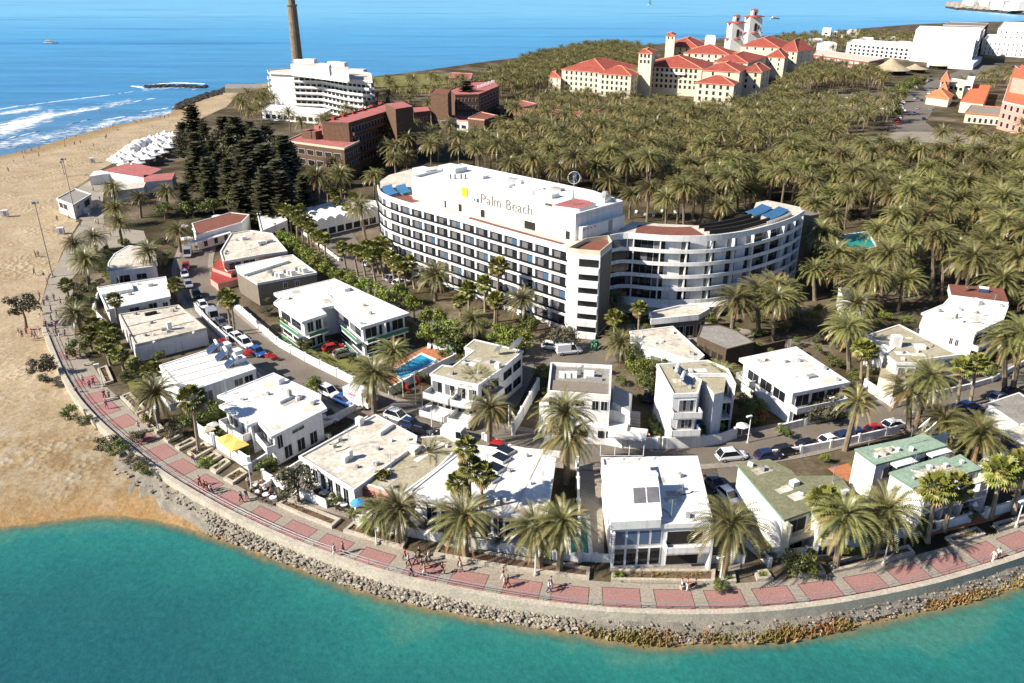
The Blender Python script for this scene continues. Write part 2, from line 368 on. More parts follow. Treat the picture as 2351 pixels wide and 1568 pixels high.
# ---- sea
m, N, L, b = nodemat('sea_water')
b.inputs['Roughness'].default_value = .35; b.inputs['Specular IOR Level'].default_value = .25
g = N.new('ShaderNodeNewGeometry'); mp = N.new('ShaderNodeMapping'); mp.inputs['Scale'].default_value = (.16, 1, 1); L.new(g.outputs['Position'], mp.inputs[0])
band = noise(N, L, .006, 5, mp.outputs[0]); band2 = noise(N, L, .05, 5, mp.outputs[0], .7); sep = N.new('ShaderNodeSeparateXYZ'); L.new(g.outputs['Position'], sep.inputs[0])
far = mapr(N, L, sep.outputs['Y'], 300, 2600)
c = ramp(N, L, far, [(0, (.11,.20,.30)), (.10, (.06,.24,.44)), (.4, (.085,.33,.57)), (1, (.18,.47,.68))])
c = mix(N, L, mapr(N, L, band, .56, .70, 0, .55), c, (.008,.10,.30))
c = mix(N, L, 1., c, mapr(N, L, band2, .3, .7, .78, 1.18), 'MULTIPLY')
c = mix(N, L, 1., c, mapr(N, L, noise(N, L, .5, 4, mp.outputs[0], .8), .3, .7, .82, 1.2), 'MULTIPLY')
L.new(c, b.inputs['Base Color'])
bp = N.new('ShaderNodeBump'); bp.inputs['Strength'].default_value = .5; bp.inputs['Distance'].default_value = .6
L.new(noise(N, L, .25, 6, mp.outputs[0], .7), bp.inputs['Height']); L.new(bp.outputs[0], b.inputs['Normal'])
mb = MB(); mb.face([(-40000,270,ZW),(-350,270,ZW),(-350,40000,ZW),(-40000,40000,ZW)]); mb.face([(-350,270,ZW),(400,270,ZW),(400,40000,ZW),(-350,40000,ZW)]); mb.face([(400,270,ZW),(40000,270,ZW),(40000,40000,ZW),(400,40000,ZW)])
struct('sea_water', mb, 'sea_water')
# surf: broken foam crests running in to the beach
def surf(px, w, seed):
    r_ = random.Random(seed); ln = smooth_line(pp(px, ZW), 2.5, 2); a = []; c_ = []
    n = len(ln)
    for i, p in enumerate(ln):
        t = i/(n-1); ww = w*max(.05, math.sin(math.pi*t)**.5)*(.55+.9*r_.random())
        a.append((p.x, p.y, ZW+.03)); c_.append((p.x+r_.uniform(-.4,.4), p.y+ww, ZW+.25))
    mb = strip(a, c_); b2 = [(x, y+w*.8*r_.random()+.3, ZW+.02) for x, y, z in c_]; strip(c_, b2, None, 0, mb)
    return mb
mb = MB()
for k, (l, w) in enumerate([([(-20,290),(60,278),(130,265),(230,250)], 7), ([(-20,255),(45,244)], 5), ([(40,245),(140,232),(250,219),(310,210)], 2), ([(0,322),(50,312),(85,303)], 3.5), ([(150,288),(205,275)], 2), ([(225,278),(290,268)], 2.5), ([(320,258),(390,248)], 2), ([(245,247),(340,228),(360,226)], 3), ([(300,198),(330,203)], 4), ([(340,195),(400,191),(470,193)], 3.5), ([(435,208),(453,204)], 4), ([(395,246),(420,249)], 2.5)]):
    s_ = surf(l, w, k); q = len(mb.v); mb.v += s_.v; mb.f += [tuple(i+q for i in f) for f in s_.f]; mb.m += s_.m
rr_ = random.Random(11)
for (X0, Y0, X1, Y1, n_, hw_) in ((0, 300, 120, 262, 900, 14), (0, 262, 90, 248, 250, 4), (100, 268, 300, 232, 300, 6), (0, 335, 260, 285, 350, 10), (230, 285, 400, 256, 220, 6), (330, 205, 470, 196, 120, 4)):
    for _ in range(n_):
        t = rr_.random(); v = P(X0+(X1-X0)*t, Y0+(Y1-Y0)*t+rr_.gauss(0, hw_*.5), ZW); a = .38+rr_.gauss(0, .15); l_, w_ = rr_.uniform(.5, 3.2), rr_.uniform(.12, .45); d = Vector((math.cos(a)*l_, math.sin(a)*l_, 0)); e = Vector((-math.sin(a)*w_, math.cos(a)*w_, 0)); u = Vector((0, 0, .015+rr_.random()*.01))
        mb.face([v-d+u, v-d*.2-e+u, v+d+u, v+d*.2+e+u])
struct('surf_foam', mb, 'foam', 'stuff')
# ---- the town's ground: a slab behind the promenade wall, with beach and coast edges
town_px = WALL+[(3150,890),(3300,800),(3300,60),(2700,46),(2351,48),(2200,52),(2090,56),(1990,64),(1880,78),(1700,84),(1470,104),(1300,118),(1130,139),(950,165),(820,180),(700,196),(588,205),(545,215),(520,245),(420,290),(395,330),(300,355),(225,392),(205,410),(140,450),(160,490),(185,505),(150,560),(130,610),(110,635),(95,700)]
m, N, L, b = nodemat('town_ground'); b.inputs['Roughness'].default_value = .95; b.inputs['Specular IOR Level'].default_value = .1
c = ramp(N, L, noise(N, L, .045, 7, rough=.65), [(.3, (.035,.031,.016)), (.45, (.065,.054,.028)), (.55, (.13,.10,.065)), (.68, (.22,.18,.125))])
c = mix(N, L, 1., c, mapr(N, L, noise(N, L, 1.2, 5), .3, .7, .7, 1.25), 'MULTIPLY'); L.new(c, b.inputs['Base Color'])
twn = [(p.x, p.y) for p in wall[:-1]]+[(p.x, p.y) for p in pp(town_px[len(WALL):])]
struct('town_ground', MB().prism(twn, -2.6, -.004), 'town_ground')
# ---- promenade with red panels
n = 170; wl = resample(wall, n); il = resample(inner, n)
# match the two edges by nearest point so that panels sit square to the walk
il = [min(resample(inner, 500), key=lambda q: (q-p).length) for p in wl]
mb = strip([(p.x, p.y, .004) for p in wl], [(q.x, q.y, .004) for q in il])
def lerp(a, b, t): return a+(b-a)*t
PANELS = [(160,812),(200,876),(217,914),(242,939),(280,969),(325,1006),(370,1039),(415,1074),(472,1111),(530,1146),(603,1186),(682,1219),(765,1251),(860,1283),(973,1308),(1074,1334),(1198,1353),(1308,1367),(1427,1372),(1548,1376),(1666,1376),(1778,1369),(1886,1356),(1990,1339),(2088,1318),(2178,1296),(2260,1268),(2338,1243)]
pm = MB()
fw = resample(wall, 900); fi = resample(inner, 900)
for X, Y in PANELS:
    c0 = P(X, Y); i = min(range(1, 899), key=lambda k: (fw[k]-c0).length); tdir = (fw[min(899, i+9)]-fw[max(0, i-9)]).normalized()
    nrm = Vector((-tdir.y, tdir.x, 0)); hw, hl = min(2.15, (fi[min(range(900), key=lambda k: (fi[k]-c0).length)]-fw[i]).length*.31), 2.05
    for k, (z, g_) in enumerate(((.008, .09), (.012, 0))):
        pm.face([tuple(c0+tdir*a*(hl+g_)+nrm*b_*(hw+g_)+Vector((0, 0, z))) for a, b_ in ((-1,-1),(1,-1),(1,1),(-1,1))], 1-k)
k = len(mb.v); mb.v += pm.v; mb.f += [tuple(i+k for i in f) for f in pm.f]; mb.m += [1+x for x in pm.m]
struct('promenade', mb, ['paving', 'red_paving', 'joint'])
# sea wall (a parapet step along the outer edge) and the rubble slope under it
def ribbon(line, w, z0, z1, mats, side=1):
    mb = MB(); a, b_ = [], []
    for i, p in enumerate(line):
        d = (line[min(i+1, len(line)-1)]-line[max(i-1, 0)]).normalized(); nn = Vector((-d.y, d.x, 0))*side
        a.append(p+nn*w/2); b_.append(p-nn*w/2)
    for i in range(len(line)-1):
        A, B, D, E = a[i], a[i+1], b_[i+1], b_[i]
        for q in ([(A, z1), (B, z1), (D, z1), (E, z1)], [(A, z0), (B, z0), (B, z1), (A, z1)], [(E, z0), (D, z0), (D, z1), (E, z1)]):
            mb.face([(v.x, v.y, z) for v, z in q])
    for j in (0, len(line)-1): mb.face([(a[j].x, a[j].y, z0), (b_[j].x, b_[j].y, z0), (b_[j].x, b_[j].y, z1), (a[j].x, a[j].y, z1)])
    return mb
tag(ribbon(wall, .75, -1.6, .42, None).build('sea_wall', 'concrete'), 'long pale concrete sea wall curving along the lagoon edge of the promenade', 'sea wall')
lo = [min(resample(shore, 600), key=lambda q: (q-p).length) for p in wl]
w2 = [p for p, q in zip(wl, lo) if (p-q).length < 16]; l2 = [q for p, q in zip(wl, lo) if (p-q).length < 16]
mb = MB(); K = 6
rows = []
for p, q in zip(w2, l2):
    col_ = []
    for k in range(K+1):
        t = k/K; v = p.lerp(q, t); z = -.45+(ZW-.35+.45)*t
        col_.append((v.x+random.uniform(-.2,.2), v.y+random.uniform(-.2,.2), z+random.uniform(-.12,.12)))
    rows.append(col_)
for i in range(len(rows)-1):
    for k in range(K): mb.face([rows[i][k], rows[i+1][k], rows[i+1][k+1], rows[i][k+1]])
struct('rubble_slope', mb, 'revetment')
# loose boulders heaped on the slope
def rock(mb, c, r, m=0):
    k = len(mb.v); ph = random.uniform(0, 6.28); s1, s2, s3 = random.uniform(.75,1.3), random.uniform(.75,1.2), random.uniform(.55,.9)
    vs = []
    for z, rr, n_ in ((-.8,.6,5), (-.1,1,6), (.55,.75,5)):
        for j in range(6):
            a = ph+j*1.047+z; q = rr*random.uniform(.75, 1.2); vs.append((c[0]+r*s1*q*math.cos(a), c[1]+r*s2*q*math.sin(a), c[2]+r*s3*(z+random.uniform(-.12,.12))))
    vs.append((c[0], c[1], c[2]+r*s3*.85)); mb.v += vs
    for q in range(2):
        for j in range(6):
            u = (j+1) % 6; mb.f.append((k+q*6+j, k+q*6+u, k+q*6+6+u, k+q*6+6+j)); mb.m.append(m)
    for j in range(6): mb.f.append((k+12+j, k+12+(j+1) % 6, k+18)); mb.m.append(m)
mb = MB()
L_ = len(w2)
for _ in range(5600):
    u = random.random()*(L_-1); i = int(u); t = random.random()**.8; f = u-i
    a = w2[i].lerp(w2[i+1], f); c0 = l2[i].lerp(l2[i+1], f); v = a.lerp(c0, .08+.95*t); X = proj((v.x, v.y, -1))[0]
    if X > 1330 and random.random() < .72: continue
    if X < 470 and (t > .35 or random.random() < .6): continue
    r = random.uniform(.09, .27)*(1.0 if X < 1350 else .75)
    rock(mb, (v.x, v.y, -.55+(ZW+.65)*t+r*.25), r, 0 if random.random() < .6 else 1)
M('pale_rock', (.36,.32,.26), .95, .25, .8, fine=5)
struct('rubble_boulders', mb, ['rock', 'pale_rock'], 'stuff')
# breakwater reef and dark rocks at the point
mb = MB()
for _ in range(420):
    t = random.random(); X = lerp(405, 520, t); Y = lerp(248, 208, t**.8)+random.uniform(-5, 7); v = P(X, Y, ZW)
    rock(mb, (v.x, v.y, ZW+.3), random.uniform(.8, 2.0))
struct('point_rocks', mb, 'dark_rock', 'stuff')
mb = MB()
for _ in range(200):
    X = random.uniform(335, 475); v = P(X, 200-(1-abs(X-400)/80)*3+random.uniform(-2, 3), ZW); rock(mb, (v.x, v.y, ZW+.2), random.uniform(.8, 1.8))
struct('reef_rocks', mb, 'dark_rock', 'stuff')
tag(MB().prism(pp([(516,203),(600,203),(600,193),(518,193)], 1.6), -3, 1.6).build('groin_wall', 'pavement'), 'low brown stone groin wall reaching out at the rocky point', 'groin wall')
# ---- roads, parking, lawns, pools: sheets a few millimetres above each other
LAY = [.004]
def sheet(name, px, mat, z=None):
    if z is None: LAY[0] += .004; z = LAY[0]
    o = MB().face([(p.x, p.y, z) for p in pp(px, z)]).build(name, mat); o['kind'] = 'structure'; return o
ROAD = [(455,560,9),(440,610,9),(452,660,10),(478,705,11),(530,757,13),(600,812,15),(690,862,18),(770,903,22),(870,942,26),(970,972,28),(1080,998,26),(1175,1018,24),(1350,1043,23),(1550,1041,22),(1690,1030,23),(1790,1018,24),(1960,976,23),(2060,952,20),(2150,925,17),(2260,892,15),(2351,868,14),(2500,825,13),(2800,730,11)]
rc = smooth_line(pp([(a, b_) for a, b_, c_ in ROAD]), 3)
def side_lines(line, w):
    a, b_ = [], []
    for i, p in enumerate(line):
        d = (line[min(i+1, len(line)-1)]-line[max(i-1, 0)]).normalized(); nn = Vector((-d.y, d.x, 0)); a.append(p+nn*w); b_.append(p-nn*w)
    return a, b_
a, b_ = side_lines(rc, 4.7); struct('pavement', ribbon(rc, 9.6, -.5, .12, None), 'pavement')
a, b_ = side_lines(rc, 3.55)
struct('road', strip([(p.x, p.y, .124) for p in a], [(p.x, p.y, .124) for p in b_]), 'asphalt')
mb = MB()                      # zebra crossing near the flag poles
for k in range(8):
    t = k/7; c0 = P(lerp(1010, 1062, t), lerp(958, 985, t)); d = Vector((.62, -.78, 0)); e = Vector((.95, .3, 0))
    mb.face([tuple(c0+e*x+d*y*0.45+Vector((0, 0, .13))) for x, y in ((-1.6,-.55),(1.6,-.55),(1.6,.55),(-1.6,.55))])
struct('road_marking', mb, 'white')
sheet('hotel_drive', [(690,470),(760,490),(800,520),(850,600),(960,690),(1060,760),(1000,770),(850,690),(760,600),(700,540)], 'asphalt')
sheet('service_yard', [(1215,790),(1400,775),(1420,840),(1330,852),(1230,850),(1190,930),(1160,950),(1190,860)], 'asphalt')
sheet('side_lane', [(590,1150),(700,1050),(840,950),(872,965),(760,1050),(640,1165)], 'asphalt')
sheet('alley', [(1325,1060),(1380,1060),(1388,1290),(1330,1290)], 'paving')
sheet('alley', [(1640,1060),(1690,1060),(1750,1230),(1700,1240)], 'asphalt')
sheet('driveway', [(1200,1000),(1280,960),(1300,1010),(1210,1020)], 'paving')
sheet('driveway', [(1495,940),(1520,925),(1560,1020),(1530,1025)], 'red_paving')
sheet('car_park', [(1790,225),(2110,205),(2095,255),(1870,262),(1800,258)], 'asphalt')
sheet('avenue', [(2040,300),(2075,250),(2090,225),(2130,190),(2230,150),(2290,150),(2200,200),(2150,240),(2125,280),(2150,300)], 'asphalt')
sheet('avenue_pavement', [(1950,330),(2060,302),(2160,302),(2351,330),(2351,345),(2100,325),(1960,350)], 'pavement')
sheet('beach_path', [(100,760),(95,700),(112,640),(135,600),(155,560),(190,505),(165,490),(145,455),(210,412),(240,420),(235,470),(245,560),(200,600),(165,640),(170,700),(172,780)], 'paving')
sheet('terrace_square', [(235,520),(330,530),(340,560),(250,570)], 'paving')
for px in ([(715,815),(800,790),(850,800),(840,860),(790,860)], [(272,812),(325,818),(330,850),(285,850)], [(290,870),(345,872),(350,895),(300,900)], [(1740,1210),(1800,1235),(1850,1255),(1840,1290),(1750,1280)], [(1900,1200),(1990,1220),(1980,1280),(1880,1260)], [(810,180),(1000,168),(1060,180),(1000,215),(880,205)], [(2250,840),(2300,850),(2290,880),(2240,875)], [(1860,960),(1930,950),(1920,975),(1850,985)], [(720,1000),(760,990),(760,1010),(730,1015)], [(2050,460),(2110,462),(2105,472),(2050,470)], [(2320,195),(2351,190),(2351,240),(2300,242)]):
    sheet('lawn', px, 'lawn')
for px in ([(900,835),(980,795),(1060,815),(1000,850),(920,895),(890,880)], [(1640,1000),(1680,985),(1800,985),(1760,1010)], [(1900,1075),(1960,1060),(1960,1110),(1930,1100)], [(1990,1160),(2040,1120),(2060,1180),(2010,1190)], [(2090,1205),(2260,1170),(2330,1165),(2280,1195),(2110,1235)], [(1760,1180),(1920,1190),(1960,1230),(1900,1250),(1770,1235)]):
    sheet('tiled_terrace', px, 'terracotta')
for px in ([(505,1000),(620,1035),(590,1080),(470,1030)], [(700,1110),(830,1140),(800,1190),(640,1140)], [(830,1165),(960,1150),(960,1200),(830,1190)], [(970,1195),(1270,1235),(1265,1275),(960,1230)], [(1400,1295),(1700,1285),(1700,1310),(1400,1312)], [(1240,960),(1490,985),(1490,1005),(1250,1003)], [(1420,745),(1620,740),(1740,760),(1700,830),(1430,820)]):
    sheet('paved_yard', px, 'pavement')
def pool(px, mat, label):
    z = .3; p = pp(px, z); r = thing('swimming_pool', label, 'pool', (p[0].x, p[0].y, 0))
    o_ = offset(p, -.5); mb = MB(); n_ = len(p)
    for i in range(n_):
        j = (i+1) % n_; mb.prism([o_[i], o_[j], p[j].xy, p[i].xy], 0, z)
    mb.build('coping', 'white', r); MB().face([(v.x, v.y, z-.12) for v in p]).build('pool_water', mat, r)
pool([(905,850),(968,813),(1000,827),(922,868)], 'pool', 'bright blue rectangular swimming pool on the orange tiled terrace')
pool([(1312,1195),(1345,1190),(1352,1272),(1310,1272)], 'pool_green', 'narrow teal plunge pool beside the modern white villa')
pool([(1170,1225),(1235,1225),(1235,1268),(1180,1258)], 'pool_green', 'dark green garden pool behind the white wall under palms')
pool([(1930,540),(1990,532),(2010,565),(1965,575),(1930,566)], 'pool_green', 'green pool of the hotel garden among tall date palms')
# ================================================================ buildings
class House:
    def __init__(s, name, label, px, z, cat='house', over=.35, th=.3, wall='white', roof='white_roof', par=.25, edge='white', z0=0., group=None, base=None):
        s.z = z; s.th = th; s.px = px; s.z0 = z0
        s.out = pp(px, z); s.wp = base if base else ([Vector((q.x, q.y)) for q in s.out] if over == 0 else offset(s.out, over))
        cx = sum(q.x for q in s.out)/len(px); cy = sum(q.y for q in s.out)/len(px)
        s.r = thing(name, label, cat, (cx, cy, z0), group); s.sg = 1 if area([(q.x, q.y) for q in s.out]) > 0 else -1
        s.top = z-par; s.wall = wall
        HOUSES.append(s.wp); MB().prism(s.wp, z0-.4, s.top-th+.002, 0).build('wall', wall, s.r)
        mb = MB(); o2 = [(q.x, q.y) for q in s.out]; mb.prism(o2, s.top-th, s.top, 1, 0)
        if par > .03:
            i2 = offset(s.out, .28); n = len(o2)
            for i in range(n):
                j = (i+1) % n; mb.prism([o2[i], o2[j], i2[j], i2[i]], s.top-.01, z, 1, 1, False)
        s.roof = mb.build('roof', [roof, edge], s.r)
    def edge(s, e):
        n = len(s.wp); a, b = s.wp[e], s.wp[(e+1) % n]; d = (b-a); L = d.length; d = d/L; nn = Vector((d.y, -d.x))*s.sg
        return a, d, nn, L
    def win(s, e, n=3, t0=.05, t1=.95, zb=1., h=1.3, w=None, gap=.5, mat='glass', name='window', frame='frame', panes=2, out=0.):  # dark panes here also paint in the shade of recessed balconies
        a, d, nn, L = s.edge(e); a = a+nn*out; span = (t1-t0)*L; w = w or span/n-gap
        for i in range(n):
            c = a+d*(t0*L+span*(i+.5)/n); rot = math.atan2(d.y, d.x); z = s.z0+zb+h/2; mb = MB()
            mb.box((c.x+nn.x*.02, c.y+nn.y*.02, z), (w+.16, .08, h+.16), rot, 0)
            for k in range(panes):
                q = c+d*(w/panes*(k+.5-panes/2)); mb.box((q.x+nn.x*.05, q.y+nn.y*.05, z), (w/panes-.07, .06, h), rot, 1 if mat != 'mix' or k % 2 else 2)
            mb.build(name, [frame, 'glass' if mat == 'mix' else mat, 'curtain_glass'], s.r)
        return s
    def balcony(s, e, t0=0, t1=1, z=3., depth=1.5, h=1., mat='white', rail=None, name='balcony', floor=.2):
        a, d, nn, L = s.edge(e); A, B = a+d*(t0*L), a+d*(t1*L); z = s.z0+z; mb = MB(); D = nn*depth
        mb.prism([A, B, B+D, A+D], z-floor, z)
        t = .12
        if rail:
            for q, w_ in (((A+B)/2+D-nn*.06, (B-A).length),):
                mb.box((q.x, q.y, z+h), (w_, .06, .08), math.atan2(d.y, d.x)); mb.box((q.x, q.y, z+h*.5), (w_, .04, h*.8), math.atan2(d.y, d.x), 1)
        else:
            mb.prism([A+D-nn*t, B+D-nn*t, B+D, A+D], z-floor-.01, z+h); mb.prism([A, A+d*t, A+d*t+D, A+D], z-.02, z+h-.004); mb.prism([B-d*t, B, B+D, B-d*t+D], z-.02, z+h-.004)
        mb.build(name, [mat, rail or mat], s.r); return s
    def fin(s, e, t, depth=1.5, z0=0, z1=None, w=.25, mat=None, name='side_wall'):
        a, d, nn, L = s.edge(e); A = a+d*(t*L-w/2); MB().prism([A, A+d*w, A+d*w+nn*depth, A+nn*depth], s.z0+z0, (z1 or s.z-s.th)-.03).build(name, mat or s.wall, s.r); return s
    def rbox(s, X, Y, size, mat='white', name='roof_unit', rot=None, z=None, top=None):
        zz = s.top if z is None else z; p = P(X, Y, zz); a, d, nn, L = s.edge(0); rot = math.atan2(d.y, d.x) if rot is None else rot
        MB().box((p.x, p.y, zz+size[2]/2), size, rot, 0, 1 if top else 0).build(name, [mat, top or mat], s.roof); return s
    def dish(s, X, Y, r=1., mat='white', az=2.4):
        p = P(X, Y, s.top); mb = MB(); c = Vector((p.x, p.y, s.top+r*1.1)); dv = Vector((math.cos(az), math.sin(az), .6)).normalized()
        u = dv.orthogonal().normalized(); v = dv.cross(u); prev = None; K = 14
        for k in range(5):
            q = k/4; ring = [c+dv*(.28*r*q*q)+(u*math.cos(6.2832*j/K)+v*math.sin(6.2832*j/K))*r*q for j in range(K)]
            if prev and k > 1:
                for j in range(K): mb.face([prev[j], prev[(j+1) % K], ring[(j+1) % K], ring[j]])
            elif prev:
                mb.face(ring)
            prev = ring
        mb.tube([(p.x, p.y, s.top), c], .07, 5, 1); mb.tube([c, c+dv*r*.8], .04, 4, 1); mb.build('satellite_dish', [mat, 'metal'], s.roof); return s
    def solar(s, X, Y, w=2.2, l=1.6, rot=0., mat='solar', tank=True):
        p = P(X, Y, s.top); mb = MB(); q = Matrix.Rotation(rot, 3, 'Z'); tl = R(35)
        mb.box((p.x, p.y, s.top+.6), (w, l, .07), rot, 0, 1, tl); up = q @ Vector((0, l*.5*math.cos(tl), 0))
        if tank:
            a = Vector((p.x, p.y, s.top+.6+l*.5*math.sin(tl)+.2))+up; e = q @ Vector((w*.45, 0, 0)); mb.tube([a-e, a+e], .28, 8, 2)
        for sx in (-1, 1):
            b_ = Vector((p.x, p.y, s.top))+up+q @ Vector((sx*w*.4, 0, 0)); mb.tube([b_, b_+Vector((0, 0, .6+l*.5*math.sin(tl)))], .04, 4, 0)
        mb.build('solar_panel', ['metal', mat, 'white'], s.roof); return s
    def prism(s, px, z1, z0, mat, name, top=None):
        p = pp(px, z1); MB().prism(p, z0, z1, 0, 1 if top else 0).build(name, [mat, top or mat], s.r); return s
    def pipes(s, n=4, seed=0):
        s.patches(4+seed % 4, seed); s.aerials(2+seed % 2, seed+40); n += 2
        r_ = random.Random(seed); mb = MB(); bx = [q.x for q in s.out]; by = [q.y for q in s.out]; k = 0
        while k < n:
            x, y = r_.uniform(min(bx), max(bx)), r_.uniform(min(by), max(by))
            if not inside(np.array([x]), np.array([y]), [(q.x, q.y) for q in offset(s.out, .8)])[0]: continue
            mb = MB(); mb.box((x, y, s.top+.25), (r_.uniform(.3,.7), r_.uniform(.3,.7), r_.uniform(.3,.6)), r_.random()*3); mb.build('roof_vent', r_.choice(['white','grey']), s.roof); k += 1
        return s
    def patches(s, n=4, seed=0):
        r_ = random.Random(seed); bx = [q.x for q in s.out]; by = [q.y for q in s.out]; k = t = 0; a, d, nn, L = s.edge(0); inn = [(q.x, q.y) for q in offset(s.out, 1.6)]
        while k < n and t < 300:
            t += 1; x, y = r_.uniform(min(bx), max(bx)), r_.uniform(min(by), max(by))
            if not inside(np.array([x]), np.array([y]), inn)[0]: continue
            MB().box((x, y, s.top+.006+.004*k), (r_.uniform(1, 2.8), r_.uniform(.8, 1.6), .008), math.atan2(d.y, d.x)).build('membrane_patch', r_.choice(['worn_roof','concrete','white_roof','cream']), s.roof); k += 1
        return s
    def aerials(s, n, seed):
        r_ = random.Random(seed); bx = [q.x for q in s.out]; by = [q.y for q in s.out]; k = t = 0; inn = [(q.x, q.y) for q in offset(s.out, .6)]
        while k < n and t < 300:
            t += 1; x, y = r_.uniform(min(bx), max(bx)), r_.uniform(min(by), max(by))
            if not inside(np.array([x]), np.array([y]), inn)[0]: continue
            h_ = r_.uniform(1.6, 3); mb = MB(); mb.tube([(x, y, s.top), (x, y, s.top+h_)], .035, 4)
            for j in range(4): mb.tube([(x-.45, y+.1*j, s.top+h_-.18*j), (x+.45, y-.1*j, s.top+h_-.18*j)], .022, 3)
            mb.build('aerial', 'metal', s.roof); k += 1
            x2, y2 = x+r_.uniform(-2.5, 2.5), y+r_.uniform(-2.5, 2.5)
            if inside(np.array([x2]), np.array([y2]), inn)[0]: MB().tube([(x, y, s.top+.05), ((x+x2)/2+.3, (y+y2)/2, s.top+.05), (x2, y2, s.top+.05)], .06, 4).build('roof_pipe', r_.choice(['grey','dark','white']), s.roof)
        return s
    def seams(s, e=0, n=6, mat='worn_roof', along=True):
        a, d, nn, L = s.edge(e); mb = MB(); q = [Vector((v.x, v.y)) for v in offset(s.out, .35)]
        for i in range(1, n):
            c = a+d*(L*i/n); ts = []
            for j in range(len(q)):
                p1, p2 = q[j], q[(j+1) % len(q)]; den = nn.x*(p2-p1).y-nn.y*(p2-p1).x
                if abs(den) < 1e-6: continue
                t = ((p1-c).x*(p2-p1).y-(p1-c).y*(p2-p1).x)/den; u = ((p1-c).x*nn.y-(p1-c).y*nn.x)/den
                if 0 <= u <= 1: ts.append(t)
            ts.sort()
            for k in range(0, len(ts)-1, 2):
                A, B = c+nn*ts[k], c+nn*ts[k+1]; m_ = (A+B)/2; mb.box((m_.x, m_.y, s.top+.035), (.16, (B-A).length, .07), math.atan2(nn.y, nn.x)-math.pi/2)
        mb.build('roof_seam', mat, s.roof); return s
def D(*a): return list(a)
# ---------------- lagoon-side row
h = House('beach_bungalow', 'low bungalow with curved pale grey roof by the sandy beach path', [(245,624),(347,612),(362,606),(352,567),(295,563),(262,582),(248,602)], 3.6, roof='worn_roof', par=.1)
h.win(0, 1, .12, .5, .6, 1.6).win(0, 1, .6, .9, .9, 1.2)
h = House('beach_bungalow', 'white bungalow with stepped cream roof between curved roof and long grey block', [(245,711),(392,680),(381,634),(222,659),(230,678)], 3.2, roof='white_roof')
h.win(0, 1, .3, .5, .6, 1.7).win(0, 1, .62, .8, .2, 2.2, mat='dark').win(0, 1, .85, .98, .7, 1.3).rbox(345,656,(1.2,1.2,.7)).pipes(3, 1).seams(0, 3)
h.prism([(224,662),(300,650),(306,662),(232,676)], 3.7, 2.8, 'white', 'parapet_block', 'white_roof')
h = House('grey_block', 'long windowless bungalow with worn beige roof and bluish side wall', [(309,791),(474,752),(410,699),(272,721)], 3.5, cat='house', over=0, roof='worn_roof', par=.22, edge='worn_roof')
h.rbox(347,722,(2.2,.7,.5), 'dark').rbox(390,757,(.8,.8,1.6)).rbox(376,758,(.9,.6,.5), 'grey').pipes(5, 2).seams(1, 3, 'brown_roof')
mb = MB()
for t in (.25, .8):
    a, d, nn, L = h.edge(0); q = a+d*(L*t); mb = MB(); mb.box((q.x+nn.x*.2, q.y+nn.y*.2, 3.25), (.35, .9, .25), math.atan2(d.y, d.x)); mb.build('rain_spout', 'white', h.r)
h = House('terraced_house', 'two storey white house with ridged stepped roofs and rooftop solar water heaters', [(423,902),(588,846),(520,788),(365,838)], 4.8, over=.1, roof='white_roof', par=.12)
h.seams(1, 5, 'worn_roof').win(0, 1, .2, .38, 2., 1.7, mat='curtain_glass').win(0, 2, .66, .96, 2.9, 1.1, gap=.3).win(0, 1, .3, .45, .4, 1.)
for X, Y in ((487,806),(508,822),(530,838)): h.solar(X, Y, 2.4, 2.2, R(-60))
for X, Y in ((515,800),(540,815),(548,832)): h.rbox(X, Y, (2.2, 1.6, .9))
h.balcony(1, 0, .25, 1.8, 1.2, 1.).balcony(3, 0, .9, 1.8, 2.2, 1., 'white')
h = House('villa', 'white two storey villa with overhanging flat roof above terrace with two yellow parasols', [(622,1003),(751,937),(736,918),(738,906),(628,855),(498,908),(529,920),(502,930),(538,955),(561,967),(566,978),(591,967)], 5.4, over=.7, roof='white_roof', par=.1, th=.35)
h.win(0, 1, .35, .6, 3.7, .5, w=2.2).win(0, 1, .02, .18, 2.5, 2., mat='dark').win(7, 2, .1, .9, 2.6, 2, mat='mix').win(8, 2, .1, .9, 2.6, 2.1, mat='mix').win(10, 2, .05, .95, 2.6, 1.9, mat='mix').win(11, 2, .05, .95, 2.6, 1.9, mat='mix')
h.balcony(7, 0, 1, 2.4, 1.4, 1.).balcony(8, 0, 1, 2.4, 1.4, 1.).balcony(11, .1, 1, 2.4, 1.2, 1.)
h.rbox(645,880,(1.2,.6,.9)).rbox(652,918,(2.6,1.4,.5)).rbox(666,915,(.5,.5,1.5), 'grey').pipes(4, 3)
h.win(0, 3, .1, .9, .4, 1.9, mat='dark', gap=1.)
h = House('restaurant', 'long flat roofed white building with cream roof and red pergola front', [(812,1125),(955,1020),(958,1000),(862,950),(685,1047)], 3.7, over=.3, roof='worn_roof', par=.22)
h.win(4, 6, .05, .92, .6, 2.2, w=1.1, frame='white').pipes(6, 4).rbox(826,975,(.9,.9,1.2)).rbox(885,990,(3,.6,.6)).rbox(803,1053,(.7,.7,1.4)).rbox(792,1060,(.8,.8,.9))
for k in range(6):
    a = P(815+k*2, 1104+k*6, 3.2-k*.3); b_ = P(925+k*2, 1148+k*3, 3.2-k*.3); MB().box((a+b_)/2, ((b_-a).length, .35, .14), math.atan2((b_-a).y, (b_-a).x)).build('pergola_beam', 'pink_wall' if k < 2 else 'red_roof', h.r)
h = House('restaurant', 'flat roofed annex with olive stained roof beside a palm courtyard', [(925,1133),(1005,1075),(1062,1018),(1020,998),(965,1003),(816,1107)], 3.3, over=.25, roof='beige_roof', par=.12)
h.win(5, 3, .1, .9, .5, 1.8).rbox(952,1037,(1.6,1.4,.9)).pipes(4, 5)
